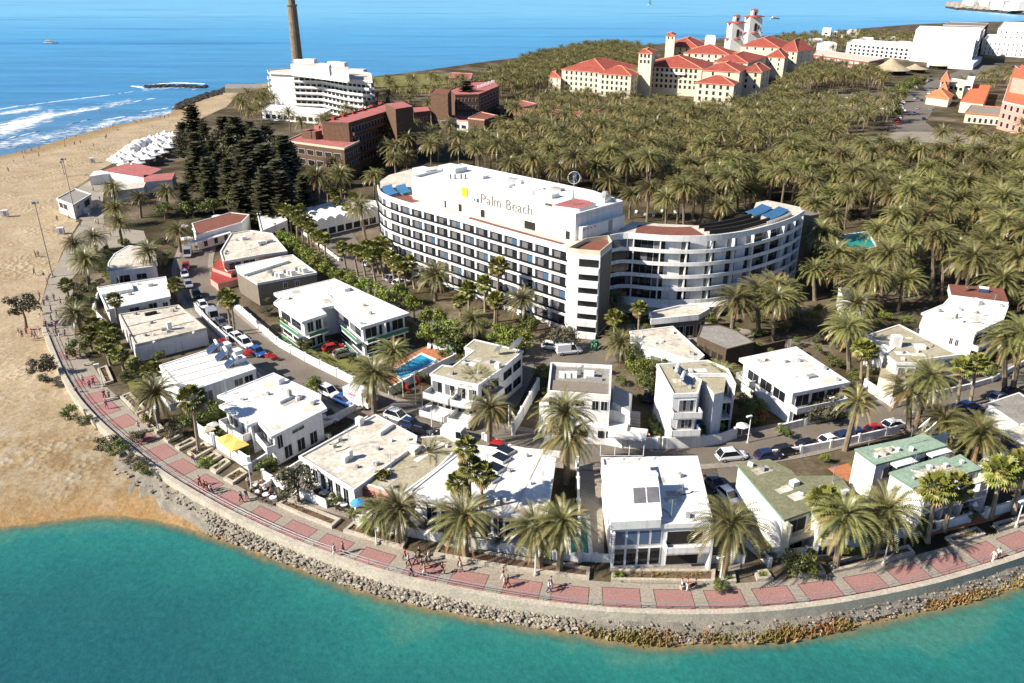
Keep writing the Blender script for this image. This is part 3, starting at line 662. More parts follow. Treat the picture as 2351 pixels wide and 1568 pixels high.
h = House('restaurant', 'large white roofed restaurant with dark roof skylights and glazed lagoon front', [(938,1128),(965,1143),(1040,1158),(1255,1196),(1278,1048),(1200,1035),(1078,1018)], 4.1, over=.5, roof='white_roof', par=.15)
h.win(1, 2, .05, .95, .5, 2.4, mat='glass').win(2, 7, .02, .98, .5, 2.5, gap=.25, panes=2)
for X, Y in ((1150,1055),(1137,1078),(1125,1100),(1160,1038)): h.rbox(X, Y, (2.2, 1.6, .5), 'white', 'skylight', None, None, 'glass')
h.balcony(2, .05, 1, .4, 2.2, .9, 'white', 'glass', 'terrace').pipes(4, 6).seams(2, 3)
h = House('modern_villa', 'modern white villa with raised roof box and two rows of tall front windows', [(1404,1209),(1527,1204),(1638,1199),(1602,1046),(1380,1050)], 6.2, over=.25, roof='white_roof', par=.3)
h.win(0, 4, .03, .97, 3.4, 1.9, gap=.2, panes=1, mat='blue_glass').win(0, 4, .03, .97, .5, 2.3, gap=.2, panes=1).win(1, 1, .03, .9, 3.2, 1.8, mat='dark', panes=1).win(1, 1, .05, .85, .3, 2.4, mat='dark', panes=1)
h.balcony(1, .02, .95, 3., 1.5, .8).balcony(0, -.06, .02, 3., .8, 2.6).fin(1, .98, 1.5).prism([(1402,1199),(1518,1193),(1512,1150),(1489,1060),(1380,1068)], 7.0, 5.9, 'white', 'upper_storey', 'white_roof')
fa, fb2, ma, mb2, ba, bb = P(1452,1190,7.0), P(1520,1186,7.0), P(1447,1112,8.9), P(1513,1109,8.9), P(1440,1082,8.9), P(1507,1080,8.9)
mb = MB(); mb.face([fa, fb2, mb2, ma]); mb.face([ma, mb2, bb, ba])
dn = lambda q: Vector((q.x, q.y, 6.9))
mb.face([dn(fa), fa, ma, ba, dn(ba)]); mb.face([dn(fb2), dn(bb), bb, mb2, fb2]); mb.face([dn(ba), ba, bb, dn(bb)]); mb.build('roof_room', 'white', h.r)
nv = (fb2-fa).cross(ma-fa).normalized(); bl = lambda u, v: (fa.lerp(fb2, u)).lerp(ma.lerp(mb2, u), v)
for u0, u1 in ((.08, .48), (.54, .94)):
    q = [bl(u0, .42), bl(u1, .42), bl(u1, .88), bl(u0, .88)]; mb = MB(); t = [v+nv*.1 for v in q]; mb.face(t, 1)
    for k in range(4): mb.face([q[k], q[(k+1) % 4], t[(k+1) % 4], t[k]])
    mb.build('skylight', ['frame', 'curtain_glass'], h.roof)
h.rbox(1497,1092,(1.4,.5,.3), 'white', 'roof_vent', None, 8.9)
mb = MB()
for k in range(5):
    a, b_ = P(1378, 1046, 7.1+k*.3), P(1478, 1046, 7.1+k*.3); mb.tube([a, b_], .03, 4)
for k in range(4): a = P(1378+k*33, 1046, 6.9); mb.tube([a, a+Vector((0, 0, 1.5))], .04, 4)
mb.build('roof_railing', 'frame', h.r)
h.pipes(4, 8)
h = House('apartment_house', 'white sided two storey house with dull olive green roof and green trim', [(1801,1193),(1862,1172),(1881,1194),(1925,1192),(1975,1150),(1928,1091),(1828,1092),(1817,1079),(1766,1053),(1690,1063)], 5.5, over=.25, roof='green_roof', par=.02, edge='mint_trim')
h.win(0, 1, .1, .9, 2.9, 1.8, mat='dark').win(0, 1, .1, .9, .3, 2, mat='dark').win(2, 1, .1, .9, 2.9, 1.8, mat='dark').win(2, 1, .1, .9, .3, 2, mat='dark')
h.balcony(0, 0, 1, 2.6, 1.2, .8, 'cream').balcony(2, 0, 1, 2.6, 1.2, .8, 'cream').fin(0, .99, 1.2, mat='cream').fin(0, .01, 1.2, mat='cream').win(3, 2, .1, .9, 3., 1.2).win(4, 3, .1, .9, 3., 1.1).pipes(5, 9).rbox(1823,1113,(1,.8,.6))
h = House('apartment_house', 'rear one of two mint green roofed white apartment blocks, with twin satellite dishes', [(2012,1066),(2176,1022),(2119,993),(2095,1003),(1962,1030)], 5.8, over=.12, roof='mint_roof', par=.02, edge='mint_trim')
h.win(0, 5, .1, .95, 3.2, 1.6, mat='mix').win(4, 2, .2, .8, 3.4, .9, w=.5, mat='frame', panes=1).pipes(3, 10).dish(2122,992,1.1).dish(2137,1001,1.1)
for X, Y in ((2065,1058),(2145,1035)): h.rbox(X, Y, (3.6, 2.6, .25), 'white', 'stair_canopy', None, 5.2).rbox(X+4, Y+10, (2.6, .2, 3.4), 'white', 'stair_wall', None, 2)
h = House('apartment_house', 'front one of two mint green roofed white apartment blocks, with covered terrace balconies', [(2098,1119),(2255,1076),(2205,1042),(2180,1052),(2165,1046),(2041,1084)], 5.8, over=.12, roof='mint_roof', par=.02, edge='mint_trim')
h.win(0, 5, .05, .95, 3.2, 1.9, mat='mix').win(0, 5, .05, .95, .3, 2, mat='mix').balcony(0, .02, .6, 2.9, 1.8, .9, 'white', 'grey').balcony(0, .62, .98, 2.9, 1.8, .9, 'white', 'grey').pipes(3, 11).win(5, 2, .2, .8, 3.4, .9, w=.5, mat='frame', panes=1)
for t in (.02, .33, .62, .98): h.fin(0, t, 1.8, 0, 5.3, .2)
h.prism([(2196,1110),(2263,1090),(2272,1100),(2206,1122)], 5.2, 5., 'worn_roof', 'awning')
# ---------------- houses behind the road
h = House('villa', 'white villa with grey gravel roof, rooftop air units and dark window bands', [(1257,897),(1402,908),(1405,838),(1264,831)], 8.2, over=.05, roof='grey_roof', par=.55)
h.prism([(1262,894),(1398,903),(1399,881),(1265,872)], 7.9, 7.6, 'gravel', 'gravel_bed')
h.win(0, 2, .0, .3, 5.9, 1.3, gap=.4).win(0, 1, .42, .62, 6.1, .9).win(0, 2, .7, .98, 5.7, 1.4, gap=.3)
h.prism([(1238,924),(1448,946),(1452,900),(1408,890),(1258,900)], 5.0, -.3, 'white', 'lower_wing', 'worn_roof')
h.prism([(1406,923),(1446,944),(1451,905),(1410,884)], 5.9, 4.9, 'white', 'roof_terrace_parapet', 'grey')
h.prism([(1252,975),(1440,985),(1445,958),(1240,945)], 3., -.2, 'white', 'front_wing', 'white_roof')
a = pp([(1252,975),(1440,985)], 3.); 
for t, w in ((.45,.9),(.68,.5),(.78,.5)):
    q = a[0].lerp(a[1], t); MB().box((q.x, q.y-.06, 1.9), (w*1.6, .12, 1.1), math.atan2((a[1]-a[0]).y, (a[1]-a[0]).x)).build('window', 'glass', h.r)
for k in range(3): h.rbox(1290+k*14, 866, (.9, .7, .9), 'white', 'air_unit')
h.dish(1334,860,.8).rbox(1352,866,(1.6,.9,1.), 'white').rbox(1364,872,(2.5,.5,.4), 'grey')
h.prism([(1395,1003),(1483,1010),(1487,985),(1398,975)], 2.6, 2.35, 'white', 'carport_roof', 'white_roof')
for k in range(6): h.prism([(1446,943+k*6),(1470,945+k*6),(1470,949+k*6),(1446,947+k*6)], 4.6-k*.55, 4.4-k*.55, 'grey', 'stair_step')
h = House('apartment_house', 'beige roofed white house with stacked balconies, solar heaters and blue ground floor awning', [(1545,905),(1603,903),(1612,872),(1588,858),(1665,858),(1690,880),(1672,845),(1625,826),(1507,835)], 8.9, over=.1, roof='beige_roof', par=.3, base=None)
h.win(0, 1, .2, .95, 6., 1.8, mat='mix', panes=4).win(0, 1, .2, .95, 3.2, 1.8, mat='mix', panes=4).win(0, 1, .1, .9, .3, 2.2, mat='dark').balcony(0, -.05, 1.15, 5.7, 1.6, .9).balcony(0, -.05, 1.15, 2.8, 1.6, .9)
h.balcony(4, -.5, .9, 5.7, 2.8, .9, 'white', 'blue_glass').balcony(4, -.5, .9, 2.8, 2.8, .9, 'white', 'blue_glass').win(4, 2, 0, .9, 6, 1.7, mat='curtain_glass').win(4, 2, 0, .9, 3.2, 1.7, mat='dark').win(4, 2, 0, .9, .3, 2.2, mat='dark').solar(1565,863,2.6,1.8,R(70)).solar(1578,882,2.6,1.8,R(70)).pipes(3, 12)
h.prism([(1543,985),(1605,984),(1608,972),(1542,972)], 2.4, 2.3, 'sky_blue', 'awning')
h.prism([(1612,872),(1640,905),(1662,900),(1668,862),(1590,860)], 8.2, -.2, 'white', 'stair_tower', 'beige_roof')
h = House('villa', 'broad low villa with plain bright white roof beside a dry garden', [(1820,903),(1952,877),(1828,795),(1697,822)], 5.8, over=.6, roof='white_roof', par=.08, th=.5)
h.win(0, 3, .05, .95, 2.9, 1.9, mat='dark').win(0, 3, .05, .95, .3, 1.9, mat='dark').win(3, 3, .1, .9, 3., 1.6).balcony(0, .0, 1, 2.6, 1.5, .9).balcony(3, .0, .3, 2.6, 1.3, .9).rbox(1862,866,(1.6,.9,.4), 'grey').rbox(1805,832,(.7,.5,.4), 'grey').pipes(2, 13)
h = House('apartment_house', 'white two storey house under a flat greyish beige roof behind tall palms', [(2058,833),(2108,834),(2110,826),(2205,814),(2140,782),(2065,744),(1985,770),(2052,796),(2030,812)], 5.6, over=.2, roof='beige_roof', par=.15)
h.win(0, 2, .05, .95, 3., 1.6, mat='curtain_glass').win(2, 3, .05, .95, 3., 1.7, mat='mix').win(2, 3, .05, .95, .4, 2, mat='dark').balcony(2, 0, 1, 2.7, 1.6, .9, 'white', 'blue_glass').win(8, 1, .1, .9, 3., 1.4, mat='cream').rbox(2112,800,(1.6,1,.7)).rbox(2055,795,(1.6,1.2,2.)).pipes(3, 14)
h.prism([(2018,865),(2055,880),(2060,835),(2030,815)], 3.4, -.2, 'cream', 'side_wing', 'beige_roof')
h = House('villa', 'large white villa with weathered roof and maroon tiled penthouse strip', [(2134,724),(2170,741),(2242,763),(2264,752),(2305,733),(2318,697),(2184,677),(2165,698),(2115,718)], 7.2, over=.3, roof='white_roof', par=.1)
h = House('villa', 'tall white villa with rust stained roof and maroon sloping back roof', [(2281,777),(2305,766),(2310,757),(2338,740),(2357,712),(2240,690),(2226,692),(2210,706),(2156,731),(2170,742),(2190,741)], 9.5, over=.3, roof='white_roof', par=.05) if False else h
h.win(2, 1, .05, .95, 4.2, 2, mat='dark').win(2, 1, .05, .95, 1.2, 2, mat='dark').win(3, 2, .05, .95, 4.2, 2, mat='dark').win(3, 2, .05, .95, 1.2, 2, mat='dark').balcony(2, 0, 1, 3.8, 1.2, .9).balcony(2, 0, 1, .9, 1.2, .9).balcony(3, 0, 1, 3.8, 1.2, .9).win(1, 2, .2, .6, 3.5, 1.2, w=.6).dish(2222,676,1.).solar(2256,682,1.8,2.6,R(-25)).rbox(2242,698,(1.6,1,1)).pipes(4, 15)
h.prism([(2184,677),(2316,694),(2304,663),(2178,652)], 7.9, 6.5, 'white', 'penthouse', 'brown_roof')
h.prism([(2112,742),(2130,750),(2134,735),(2118,728)], 4.2, 3.2, 'white', 'balcony'); h.prism([(2112,768),(2130,776),(2134,760),(2118,754)], 1.8, .8, 'white', 'balcony')
h = House('apartment_house', 'beige roofed holiday block with satellite dishes and stacked white balconies by flag poles', [(986,858),(1046,874),(1098,884),(1150,848),(1202,805),(1089,778),(1065,797),(1085,805),(1039,840),(1015,837)], 6.6, over=.15, roof='beige_roof', par=.1)
h.win(0, 2, .0, 1, 3.7, 1.8, mat='mix').win(1, 2, .0, 1, 3.7, 1.8, mat='mix').win(2, 2, .1, .95, 4., 1.4).win(3, 2, .1, .95, 4., 1.4).win(3, 2, .1, .95, 1., 1.4).balcony(0, 0, 1, 3.5, 2.4, .9).balcony(1, 0, 1, 3.5, 2.4, .9).balcony(0, 0, 1, .9, 3.6, .9).balcony(1, 0, 1, .9, 3.6, .9).balcony(2, .1, .9, 3.1, 1.3, .9).win(0, 2, 0, 1, 1.2, 1.9, mat='dark').win(1, 2, 0, 1, 1.2, 1.9, mat='dark')
h.dish(1146,815,.9).dish(1188,813,1.5).rbox(1143,845,(.8,.8,1)).pipes(3, 16)
h = House('apartment_house', 'white flat roofed apartments with green trimmed balconies above parked cars', [(767,701),(828,752),(940,718),(768,639),(628,672),(642,683),(628,694),(693,739),(750,720),(737,707)], 6.2, over=.7, roof='white_roof', par=.1, th=.45)
h.win(0, 2, .05, .95, 3.4, 1.8, mat='mix').win(1, 3, .02, .98, 3.4, 1.9, mat='dark').win(1, 3, .02, .98, .4, 1.9, mat='dark').win(7, 2, .1, .95, 3.4, 1.9, mat='dark').win(7, 2, .1, .95, .4, 1.9, mat='dark').win(6, 2, .1, .9, 3.4, 1.8).win(6, 2, .1, .9, .4, 1.8).win(0, 2, .05, .95, .4, 1.8)
for e, t0, t1 in ((1, 0, .98), (7, 0, 1), (0, .4, 1), (6, .3, 1)):
    for z in (2.9, .1): h.balcony(e, t0, t1, z, 1.4, .85, 'white', 'green_trim')
h.fin(1, .45, 1.3).seams(1, 6, 'worn_roof').rbox(793,666,(2.2,1.2,.7)).pipes(2, 17)
h = House('apartment_house', 'taupe walled block with cluttered pale roof beside the green trimmed apartments', [(590,650),(728,625),(672,584),(640,589),(540,610),(545,622)], 5.2, over=.1, wall='taupe', roof='worn_roof', par=.2)
h.win(0, 2, .35, .75, 3., 1.1, w=.8, frame='frame').dish(622,632,.7)
for k in range(9): h.rbox(628+k*9, 632-k*2+(k % 3)*5, (1, .8, .7+.2*(k % 3)), 'white' if k % 3 else 'grey', 'roof_unit')
h.prism([(545,612),(640,589),(662,598),(560,630)], 5.6, 5.0, 'white', 'roof_terrace', 'white_roof')
h = House('terraced_house', 'pink and white stepped terraces with red painted decks along the street', [(512,600),(595,585),(660,576),(625,535),(575,528),(530,535),(505,577)], 4.6, over=.1, wall='pink_wall', roof='worn_roof', par=.25)
h.win(0, 2, .1, .9, 2.4, 1.4).balcony(0, 0, 1, 1.8, 2, .9, 'white').rbox(600,560,(2,1.2,.8)).rbox(560,550,(1.2,1,.8)).rbox(620,556,(1.5,1,.6),'grey').pipes(4, 18)
h.prism([(487,615),(530,630),(550,606),(508,590)], 2.4, -.2, 'pink_wall', 'lower_terrace', 'red_paint'); h.prism([(483,640),(500,652),(548,640),(525,622),(487,618)], 1.6, -.2, 'pink_wall', 'entrance_deck', 'red_paint')
h = House('restaurant', 'white tavern with brown felt roof and large white parasols at the street end', [(450,540),(555,510),(573,492),(530,487),(440,512)], 4.2, over=.1, roof='brown_roof', par=.15)
h.win(0, 4, .05, .95, .6, 1.6, w=1.1).prism([(455,556),(530,534),(522,524),(448,546)], 3., 2.85, 'white', 'awning')
h = House('garden_pavilion', 'long white arcade building with scalloped vault roof by the hotel drive', [(705,515),(868,478),(862,460),(800,455),(695,478)], 4.4, over=.1, roof='white_roof', par=.1)
h.win(0, 8, .03, .97, .3, 1.8, mat='dark', panes=1)
for k in range(8):
    a, d, nn, L = h.edge(0); q = a+d*(L*(k+.5)/8); rr = L/16*.9; mb = MB()
    for j in range(8):
        t0, t1 = math.pi*j/8, math.pi*(j+1)/8; s0, s1 = q+d*(rr*math.cos(t0)), q+d*(rr*math.cos(t1)); z0, z1 = h.top+.9*math.sin(t0), h.top+.9*math.sin(t1)
        B_ = -nn*9; mb.face([(s0.x, s0.y, z0), (s1.x, s1.y, z1), (s1.x+B_.x, s1.y+B_.y, z1), (s0.x+B_.x, s0.y+B_.y, z0)]); mb.face([(s0.x, s0.y, h.top), (s1.x, s1.y, h.top), (s1.x, s1.y, z1), (s0.x, s0.y, z0)])
    mb.build('vault', 'white', h.roof)
h = House('garden_pavilion', 'low white pavilion at the corner of the hotel drive', [(600,530),(660,505),(640,478),(588,482)], 4., over=.1, roof='white_roof'); h.win(0, 3, .1, .9, .5, 1.8).pipes(3, 20)
h = House('entrance_pavilion', 'curved white porch roof of the hotel with a sandy roof terrace in front', [(1495,733),(1605,722),(1630,708),(1610,697),(1560,700),(1490,716)], 5.2, over=.6, roof='worn_roof', wall='taupe', par=.35, th=.8)
h.win(0, 4, .02, .98, .2, 2.6, mat='dark').win(1, 2, .1, .9, .2, 2.6, mat='dark')
h = House('low_annex', 'single storey white annex with palm shadows on its cream roof', [(1480,795),(1600,830),(1618,815),(1545,748),(1445,760)], 3.6, over=.15, roof='worn_roof', par=.2); h.win(0, 3, .1, .9, .8, 1.4, mat='curtain_glass').pipes(4, 21)
h = House('pergola_hall', 'dark brown timber hall with rounded roof beside the sandy forecourt', [(1600,772),(1668,802),(1735,785),(1690,757),(1650,745),(1610,747)], 4., over=.1, wall='wood', roof='grey_roof', par=.1, edge='wood'); h.win(0, 4, .05, .95, .5, 2, mat='dark', frame='wood')
h = House('low_annex', 'dark blue roofed shed between palms behind the bright villa', [(1935,690),(1990,695),(1992,665),(1925,660)], 4., over=.1, roof='blue_glass', par=.05)
h = House('low_annex', 'white walled flat beige annex at the road bend with striped parking below', [(2265,925),(2351,985),(2420,950),(2340,900)], 2.8, over=.1, roof='grey_roof', par=.1)
h = House('low_annex', 'tan carport roof above cars at the road bend', [(2295,990),(2380,1030),(2440,1000),(2380,960)], 2.8, over=.3, roof='worn_roof', par=.05, wall='taupe')
# ================================================================ the big curved hotel
ZH, FH = 17.6, 2.65
LF = [(866,424),(867,435),(880,446),(917,459),(967,473),(1042,493),(1135,520),(1217,543),(1303,566)]
RF = [(1402,540),(1425,532),(1485,538),(1530,541),(1575,542),(1625,541),(1675,536),(1720,529),(1763,518),(1800,507),(1830,495),(1848,482)]
RB = [(1848,482),(1838,466),(1800,458),(1763,451),(1737,456),(1728,478),(1700,490),(1650,503),(1605,508),(1513,504),(1450,499)]
LB = [(1430,482),(1130,382),(1037,370),(942,381),(892,394),(872,408)]
lf = smooth_line(pp(LF, ZH), 1.2, 6); rf = smooth_line(pp(RF, ZH), 1.2, 6)
hc = P(1340, 640, 0)
hotel = thing('curved_hotel', 'big white hotel in two curved wings joined by a balcony tower under a rooftop block', 'hotel', (hc.x, hc.y, 0))
def inward(line, d):
    out = []
    for i, p in enumerate(line):
        t = (line[min(i+1, len(line)-1)]-line[max(i-1, 0)]).normalized(); out.append(p+Vector((-t.y, t.x, 0))*d)
    return out
lfi, rfi = inward(lf, .7), inward(rf, 1.1)
MB().prism([(p.x, p.y) for p in lfi]+[(p.x, p.y) for p in pp(LB, ZH)], 0, ZH-.9, 0, 1).build('left_wing_wall', ['white', 'worn_roof'], hotel)
MB().prism([(p.x, p.y) for p in rfi]+[(p.x, p.y) for p in pp(RB, ZH)], 0, ZH-.9, 0, 1).build('right_wing_wall', ['white', 'worn_roof'], hotel)
def ribs(line, z0, z1, w):
    a = inward(line, w); mb = MB()
    for i in range(len(line)-1):
        A, B, Cc, Dd = line[i], line[i+1], a[i+1], a[i]
        for q in ([(A, z0), (B, z0), (B, z1), (A, z1)], [(Dd, z0), (Dd, z1), (Cc, z1), (Cc, z0)], [(A, z1), (B, z1), (Cc, z1), (Dd, z1)], [(A, z0), (Dd, z0), (Cc, z0), (B, z0)]):
            mb.face([(v.x, v.y, z) for v, z in q])
    return mb
count = [0]; rest = MB()
def bays(line, inn, bay, floors, kind):
    ribs(line, ZH-1.2, ZH, .25).build('roof_parapet', 'white', hotel)
    n = max(2, round(sum((line[i+1]-line[i]).length for i in range(len(line)-1))/bay)); q = resample(line, n+1)
    d_ = [min(resample(inn, 400), key=lambda v: (v-p).length) for p in q]
    for k in range(floors):
        zf = ZH-1.2-1.72-k*FH                       # top of this floor's parapet
        mb = ribs(line, zf-.76, zf, .18)
        for i in range(len(line)-1): mb.face([(line[i].x, line[i].y, zf-.75), (line[i+1].x, line[i+1].y, zf-.75), (inn[i+1].x, inn[i+1].y, zf-.75), (inn[i].x, inn[i].y, zf-.75)])
        mb.build('balcony', 'white', hotel)
        if kind == 'L':                              # black strip along the top edge of each balcony band
            ribs([p-Vector((0, 0, 0)) for p in inward(line, -.16)], zf-.04, zf+.3, .2).build('black_strip', 'black', hotel)
        for i in range(n):
            a, b_ = d_[i], d_[i+1]; t = (b_-a); L = t.length; t.normalize(); nn = Vector((t.y, -t.x, 0)); c = (a+b_)/2+nn*.04; rot = math.atan2(t.y, t.x)
            zc = zf+.45; mb = MB() if count[0] < 100 else rest
            if kind == 'L':
                mb.box((c.x-t.x*L*.22, c.y-t.y*L*.22, zc), (L*.40, .08, 2.3), rot, 1); mb.box((c.x+t.x*L*.22, c.y+t.y*L*.22, zc), (L*.44, .08, 2.3), rot, 0)
            else:
                for s_, w_, m_ in ((-.35, .25, 0), (-.1, .23, 1 if (i*7+k*5) % 4 == 0 else 0), (.13, .22, 0), (.37, .22, 1 if (i*3+k) % 3 == 0 else 0)): mb.box((c.x+t.x*L*s_, c.y+t.y*L*s_, zc), (L*w_, .08, 2.3), rot, m_)
            if count[0] < 100: mb.build('window', ['glass', 'curtain_glass'] if (i*5+k*3) % 4 else ['blue_glass', 'curtain_glass'], hotel)
            count[0] += 1
    fin = MB()
    for p, v in zip(q, d_):
        t = (v-p).normalized(); s_ = Vector((-t.y, t.x, 0))*(.32 if kind == 'L' else .12)
        MB().prism([p+s_+t*.1, p-s_+t*.1, v-s_, v+s_], ZH-1.2-floors*FH-1.1, ZH-1.1).build('partition', 'white', hotel)
bays(lf, lfi, 4.3, 6, 'L'); bays(rf, rfi, 5.6, 5, 'R')
o = rest.build('window', ['glass', 'curtain_glass'], hotel); o['kind'] = 'stuff'
# balcony tower
tw = pp([(1303,567),(1327,571),(1379,575),(1406,553),(1398,538),(1345,545)], ZH)
MB().prism(tw, 0, ZH-1).build('stair_tower', 'white', hotel)
a, b_ = tw[1], tw[2]; d = (b_-a).normalized(); nn = Vector((d.y, -d.x, 0)); L = (b_-a).length; rot = math.atan2(d.y, d.x)
for k in range(7):
    z = ZH-2.6-k*FH; c = (a+b_)/2+nn*.05
    MB().box((c.x, c.y, z-.1), (L*.86, .12, 1.5), rot).build('opening_shade', 'black', hotel)  # black slab paints in the shade of the balcony opening
    MB().box((c.x+nn.x*.7, c.y+nn.y*.7, z-1.35), (L*.98, 1.4, 1.05), rot).build('balcony', 'white', hotel)
c2 = (tw[2]+tw[3])/2; dd_ = (tw[3]-tw[2]).normalized(); MB().box((c2.x+dd_.y*.04, c2.y-dd_.x*.04, ZH/2-.5), ((tw[3]-tw[2]).length*.9, .1, ZH-2), math.atan2(dd_.y, dd_.x)).build('tower_side_shade', 'taupe', hotel)  # taupe sheet over the white tower wall paints its side shade
MB().prism([v.xy for v in offset([q for q in tw], .3)] if False else [tuple(v) for v in offset(tw, .35)], ZH-1, ZH-.9).build('tower_deck', 'brown_roof', hotel)
mb = MB(); o2 = offset(tw, .05); i2 = offset(tw, .2)
for i in range(len(tw)): j = (i+1) % len(tw); mb.prism([o2[i], o2[j], i2[j], i2[i]], ZH-1, ZH-.1)
mb.build('tower_parapet', 'cream', hotel)
# rooftop block with the lettering
base = P(1323, 553, ZH-.9); ZT = top_z(base, 491)
pt = pp([(945,404),(1322,491),(1431,461),(1362,437),(1060,375)], ZT)
MB().prism(pt, ZH-1.2, ZT-.6, 0, 1).build('penthouse', ['white', 'white_roof'], hotel)
mb = MB(); i2 = offset(pt, .4)
for i in range(5): j = (i+1) % 5; mb.prism([pt[i].xy, pt[j].xy, i2[j], i2[i]], ZT-.7, ZT)
mb.build('penthouse_parapet', 'white', hotel)
a, b_ = pt[0], pt[1]; d = (b_-a).normalized(); nn = Vector((d.y, -d.x, 0)); rot = math.atan2(d.y, d.x); L = (b_-a).length
def on_face(X, z): # parameter along the front face that shows at column X
    return min((a+d*(L*k/400) for k in range(401)), key=lambda v: abs(proj((v.x, v.y, z))[0]-X))
def lettering(text, X0, X1, zc, size, off=.12, name='lettering', mat='letter'):
    cu = bpy.data.curves.new(name, 'FONT'); cu.body = text; cu.size = size; cu.extrude = .03; cu.offset = -.012*size if size > 1 else 0
    to = bpy.data.objects.new(name, cu); C.objects.link(to); dg = bpy.context.evaluated_depsgraph_get(); dg.update()
    me = bpy.data.meshes.new_from_object(to.evaluated_get(dg)); bpy.data.objects.remove(to)
    xs = [v.co.x for v in me.vertices]; p0, p1 = on_face(X0, zc), on_face(X1, zc); sc = (p1-p0).length/(max(xs)-min(xs))
    ro = root_loc(hotel); q = Matrix.Rotation(rot, 4, 'Z') @ Matrix.Rotation(math.pi/2, 4, 'X')
    for v in me.vertices:
        w = q @ Vector(((v.co.x-min(xs))*sc, v.co.y, v.co.z)); v.co = w+p0+nn*off-ro; v.co.z = w.z+zc
    me.materials.clear(); me.materials.append(MATS[mat]); o = bpy.data.objects.new(name, me); C.objects.link(o); o.parent = hotel; return o
zl = top_z(on_face(1104, ZT-2), 466); 
for ch_, x0_, x1_ in (('P',1104,1115),('a',1117,1127),('l',1129.5,1131),('m',1134,1149),('B',1163,1174),('e',1177,1187),('a',1189,1198.5),('c',1201,1209),('h',1212,1222)): lettering(ch_, x0_, x1_, zl, 3.2, name='letter')
p = on_face(1062, ZT-2); p2 = on_face(1074, ZT-2); c = (p+p2)/2+nn*.1
z1_, z0_ = top_z(p, 429), top_z(p, 450); MB().box((c.x, c.y, (z0_+z1_)/2), ((p2-p).length, .12, z1_-z0_), rot).build('yellow_sign', 'yellow_sign', hotel)
for k, X in enumerate((1090, 1097)): p = on_face(X, ZT-3)+nn*.1; MB().box((p.x, p.y, zl+.4), (.35+.3*k, .08, .4+.4*k), rot).build('blue_emblem', 'paint_blue' if k == 0 else 'blue_glass', hotel)
# row of small openings and a recessed dark strip under the sign
for X, w in ((1022,.5),(1056,1.),(1108,1.2),(1217,3.),(1304,1.)):
    p = on_face(X, ZH+1)+nn*.04; MB().box((p.x, p.y, ZH-.1), (w, .1, 1.6), rot).build('door', 'dark', hotel)
for X in (1035,1045,1059,1069):
    p = P(X, 410, ZT-.55); MB().box((p.x, p.y, ZT-.1), (.25, .3, 1.2)).build('vent_slot', 'dark', hotel)
c = (pt[1]+pt[2])/2; dd_ = (pt[2]-pt[1]).normalized(); n2 = Vector((dd_.y, -dd_.x, 0)); r2 = math.atan2(dd_.y, dd_.x); L2 = (pt[2]-pt[1]).length
MB().box((c.x+n2.x*.6, c.y+n2.y*.6, ZH+.6), (L2*.9, 1.2, 2.6), r2).build('side_storey', 'white', hotel)
MB().box((c.x+n2.x*1.25+dd_.x*2, c.y+n2.y*1.25+dd_.y*2, ZH+.6), (1.2, .1, 2.2), r2).build('door', 'grey', hotel)
for k in range(4): q = pt[1]+dd_*(1.2+k*1.1)+n2*1.22; MB().box((q.x, q.y, ZH+1.4), (.35, .08, .35), r2).build('vent_slot', 'grey', hotel)
for X, Y, s_, m_ in ((975,395,(5,3.4,.9),'white'),(1040,392,(6,4,1.2),'white'),(1150,425,(7,2.2,.8),'white'),(1105,408,(3,2,.7),'white'),(1180,418,(3,1.2,.9),'grey'),(1215,440,(6,4.2,1),'white'),(1255,450,(5,2.6,.9),'white'),(1280,436,(3,1.4,.5),'grey'),(1340,470,(2.2,1.2,.9),'grey'),(1385,462,(2.4,2.4,1.1),'white'),(1270,474,(4,.5,.3),'wood')):
    p = P(X, Y, ZT-.6); MB().box((p.x, p.y, ZT-.6+s_[2]/2), s_, rot).build('roof_unit', m_, hotel)
MB().prism(pp([(1268,471),(1330,480),(1368,466),(1320,455)], ZT+.35), ZT-.6, ZT+.35, 0, 1).build('red_roof_deck', ['white', 'red_roof'], hotel)
p = P(1389, 458, ZT); MB().ball((p.x, p.y, ZT+.9), .95).build('water_tank', 'grey', hotel)
p = P(1193, 425, ZT); MB().ball((p.x, p.y, ZT+.4), 1.0, 0, 10, 6).build('white_dome', 'white', hotel)
# seahorse ring sign on a mast
p = P(1316, 470, ZT+.3); zr = top_z(p, 408); rad = 14*(p.y*cP+(CAMH-zr)*sP)/F
sg = MB(); mast = MB(); mast.tube([(p.x, p.y, ZT+.3), (p.x, p.y, zr-rad)], .09, 6)
for k in range(3): w = k*2.094; mast.tube([(p.x, p.y, ZT+2.2), (p.x+1.1*math.cos(w), p.y+1.1*math.sin(w), ZT+.3)], .05, 4)
ring = [(p.x+rad*math.cos(t), p.y, zr+rad*math.sin(t)) for t in [2*math.pi*j/24 for j in range(25)]]; sg.tube(ring, .07, 5)
r_ = thing('ring_sign', 'round rooftop sign with a blue seahorse inside a pale ring on a mast', 'sign', (p.x, p.y, ZT+.3)); sg.build('ring', 'frame', r_); mast.build('mast', 'metal', r_)
body = [(.15,.72),(.35,.62),(.62,.5),(.35,.45),(.22,.3),(.3,.05),(.25,-.2),(.05,-.42),(.12,-.62),(.02,-.78),(-.15,-.72),(-.12,-.58),(-.05,-.68)]
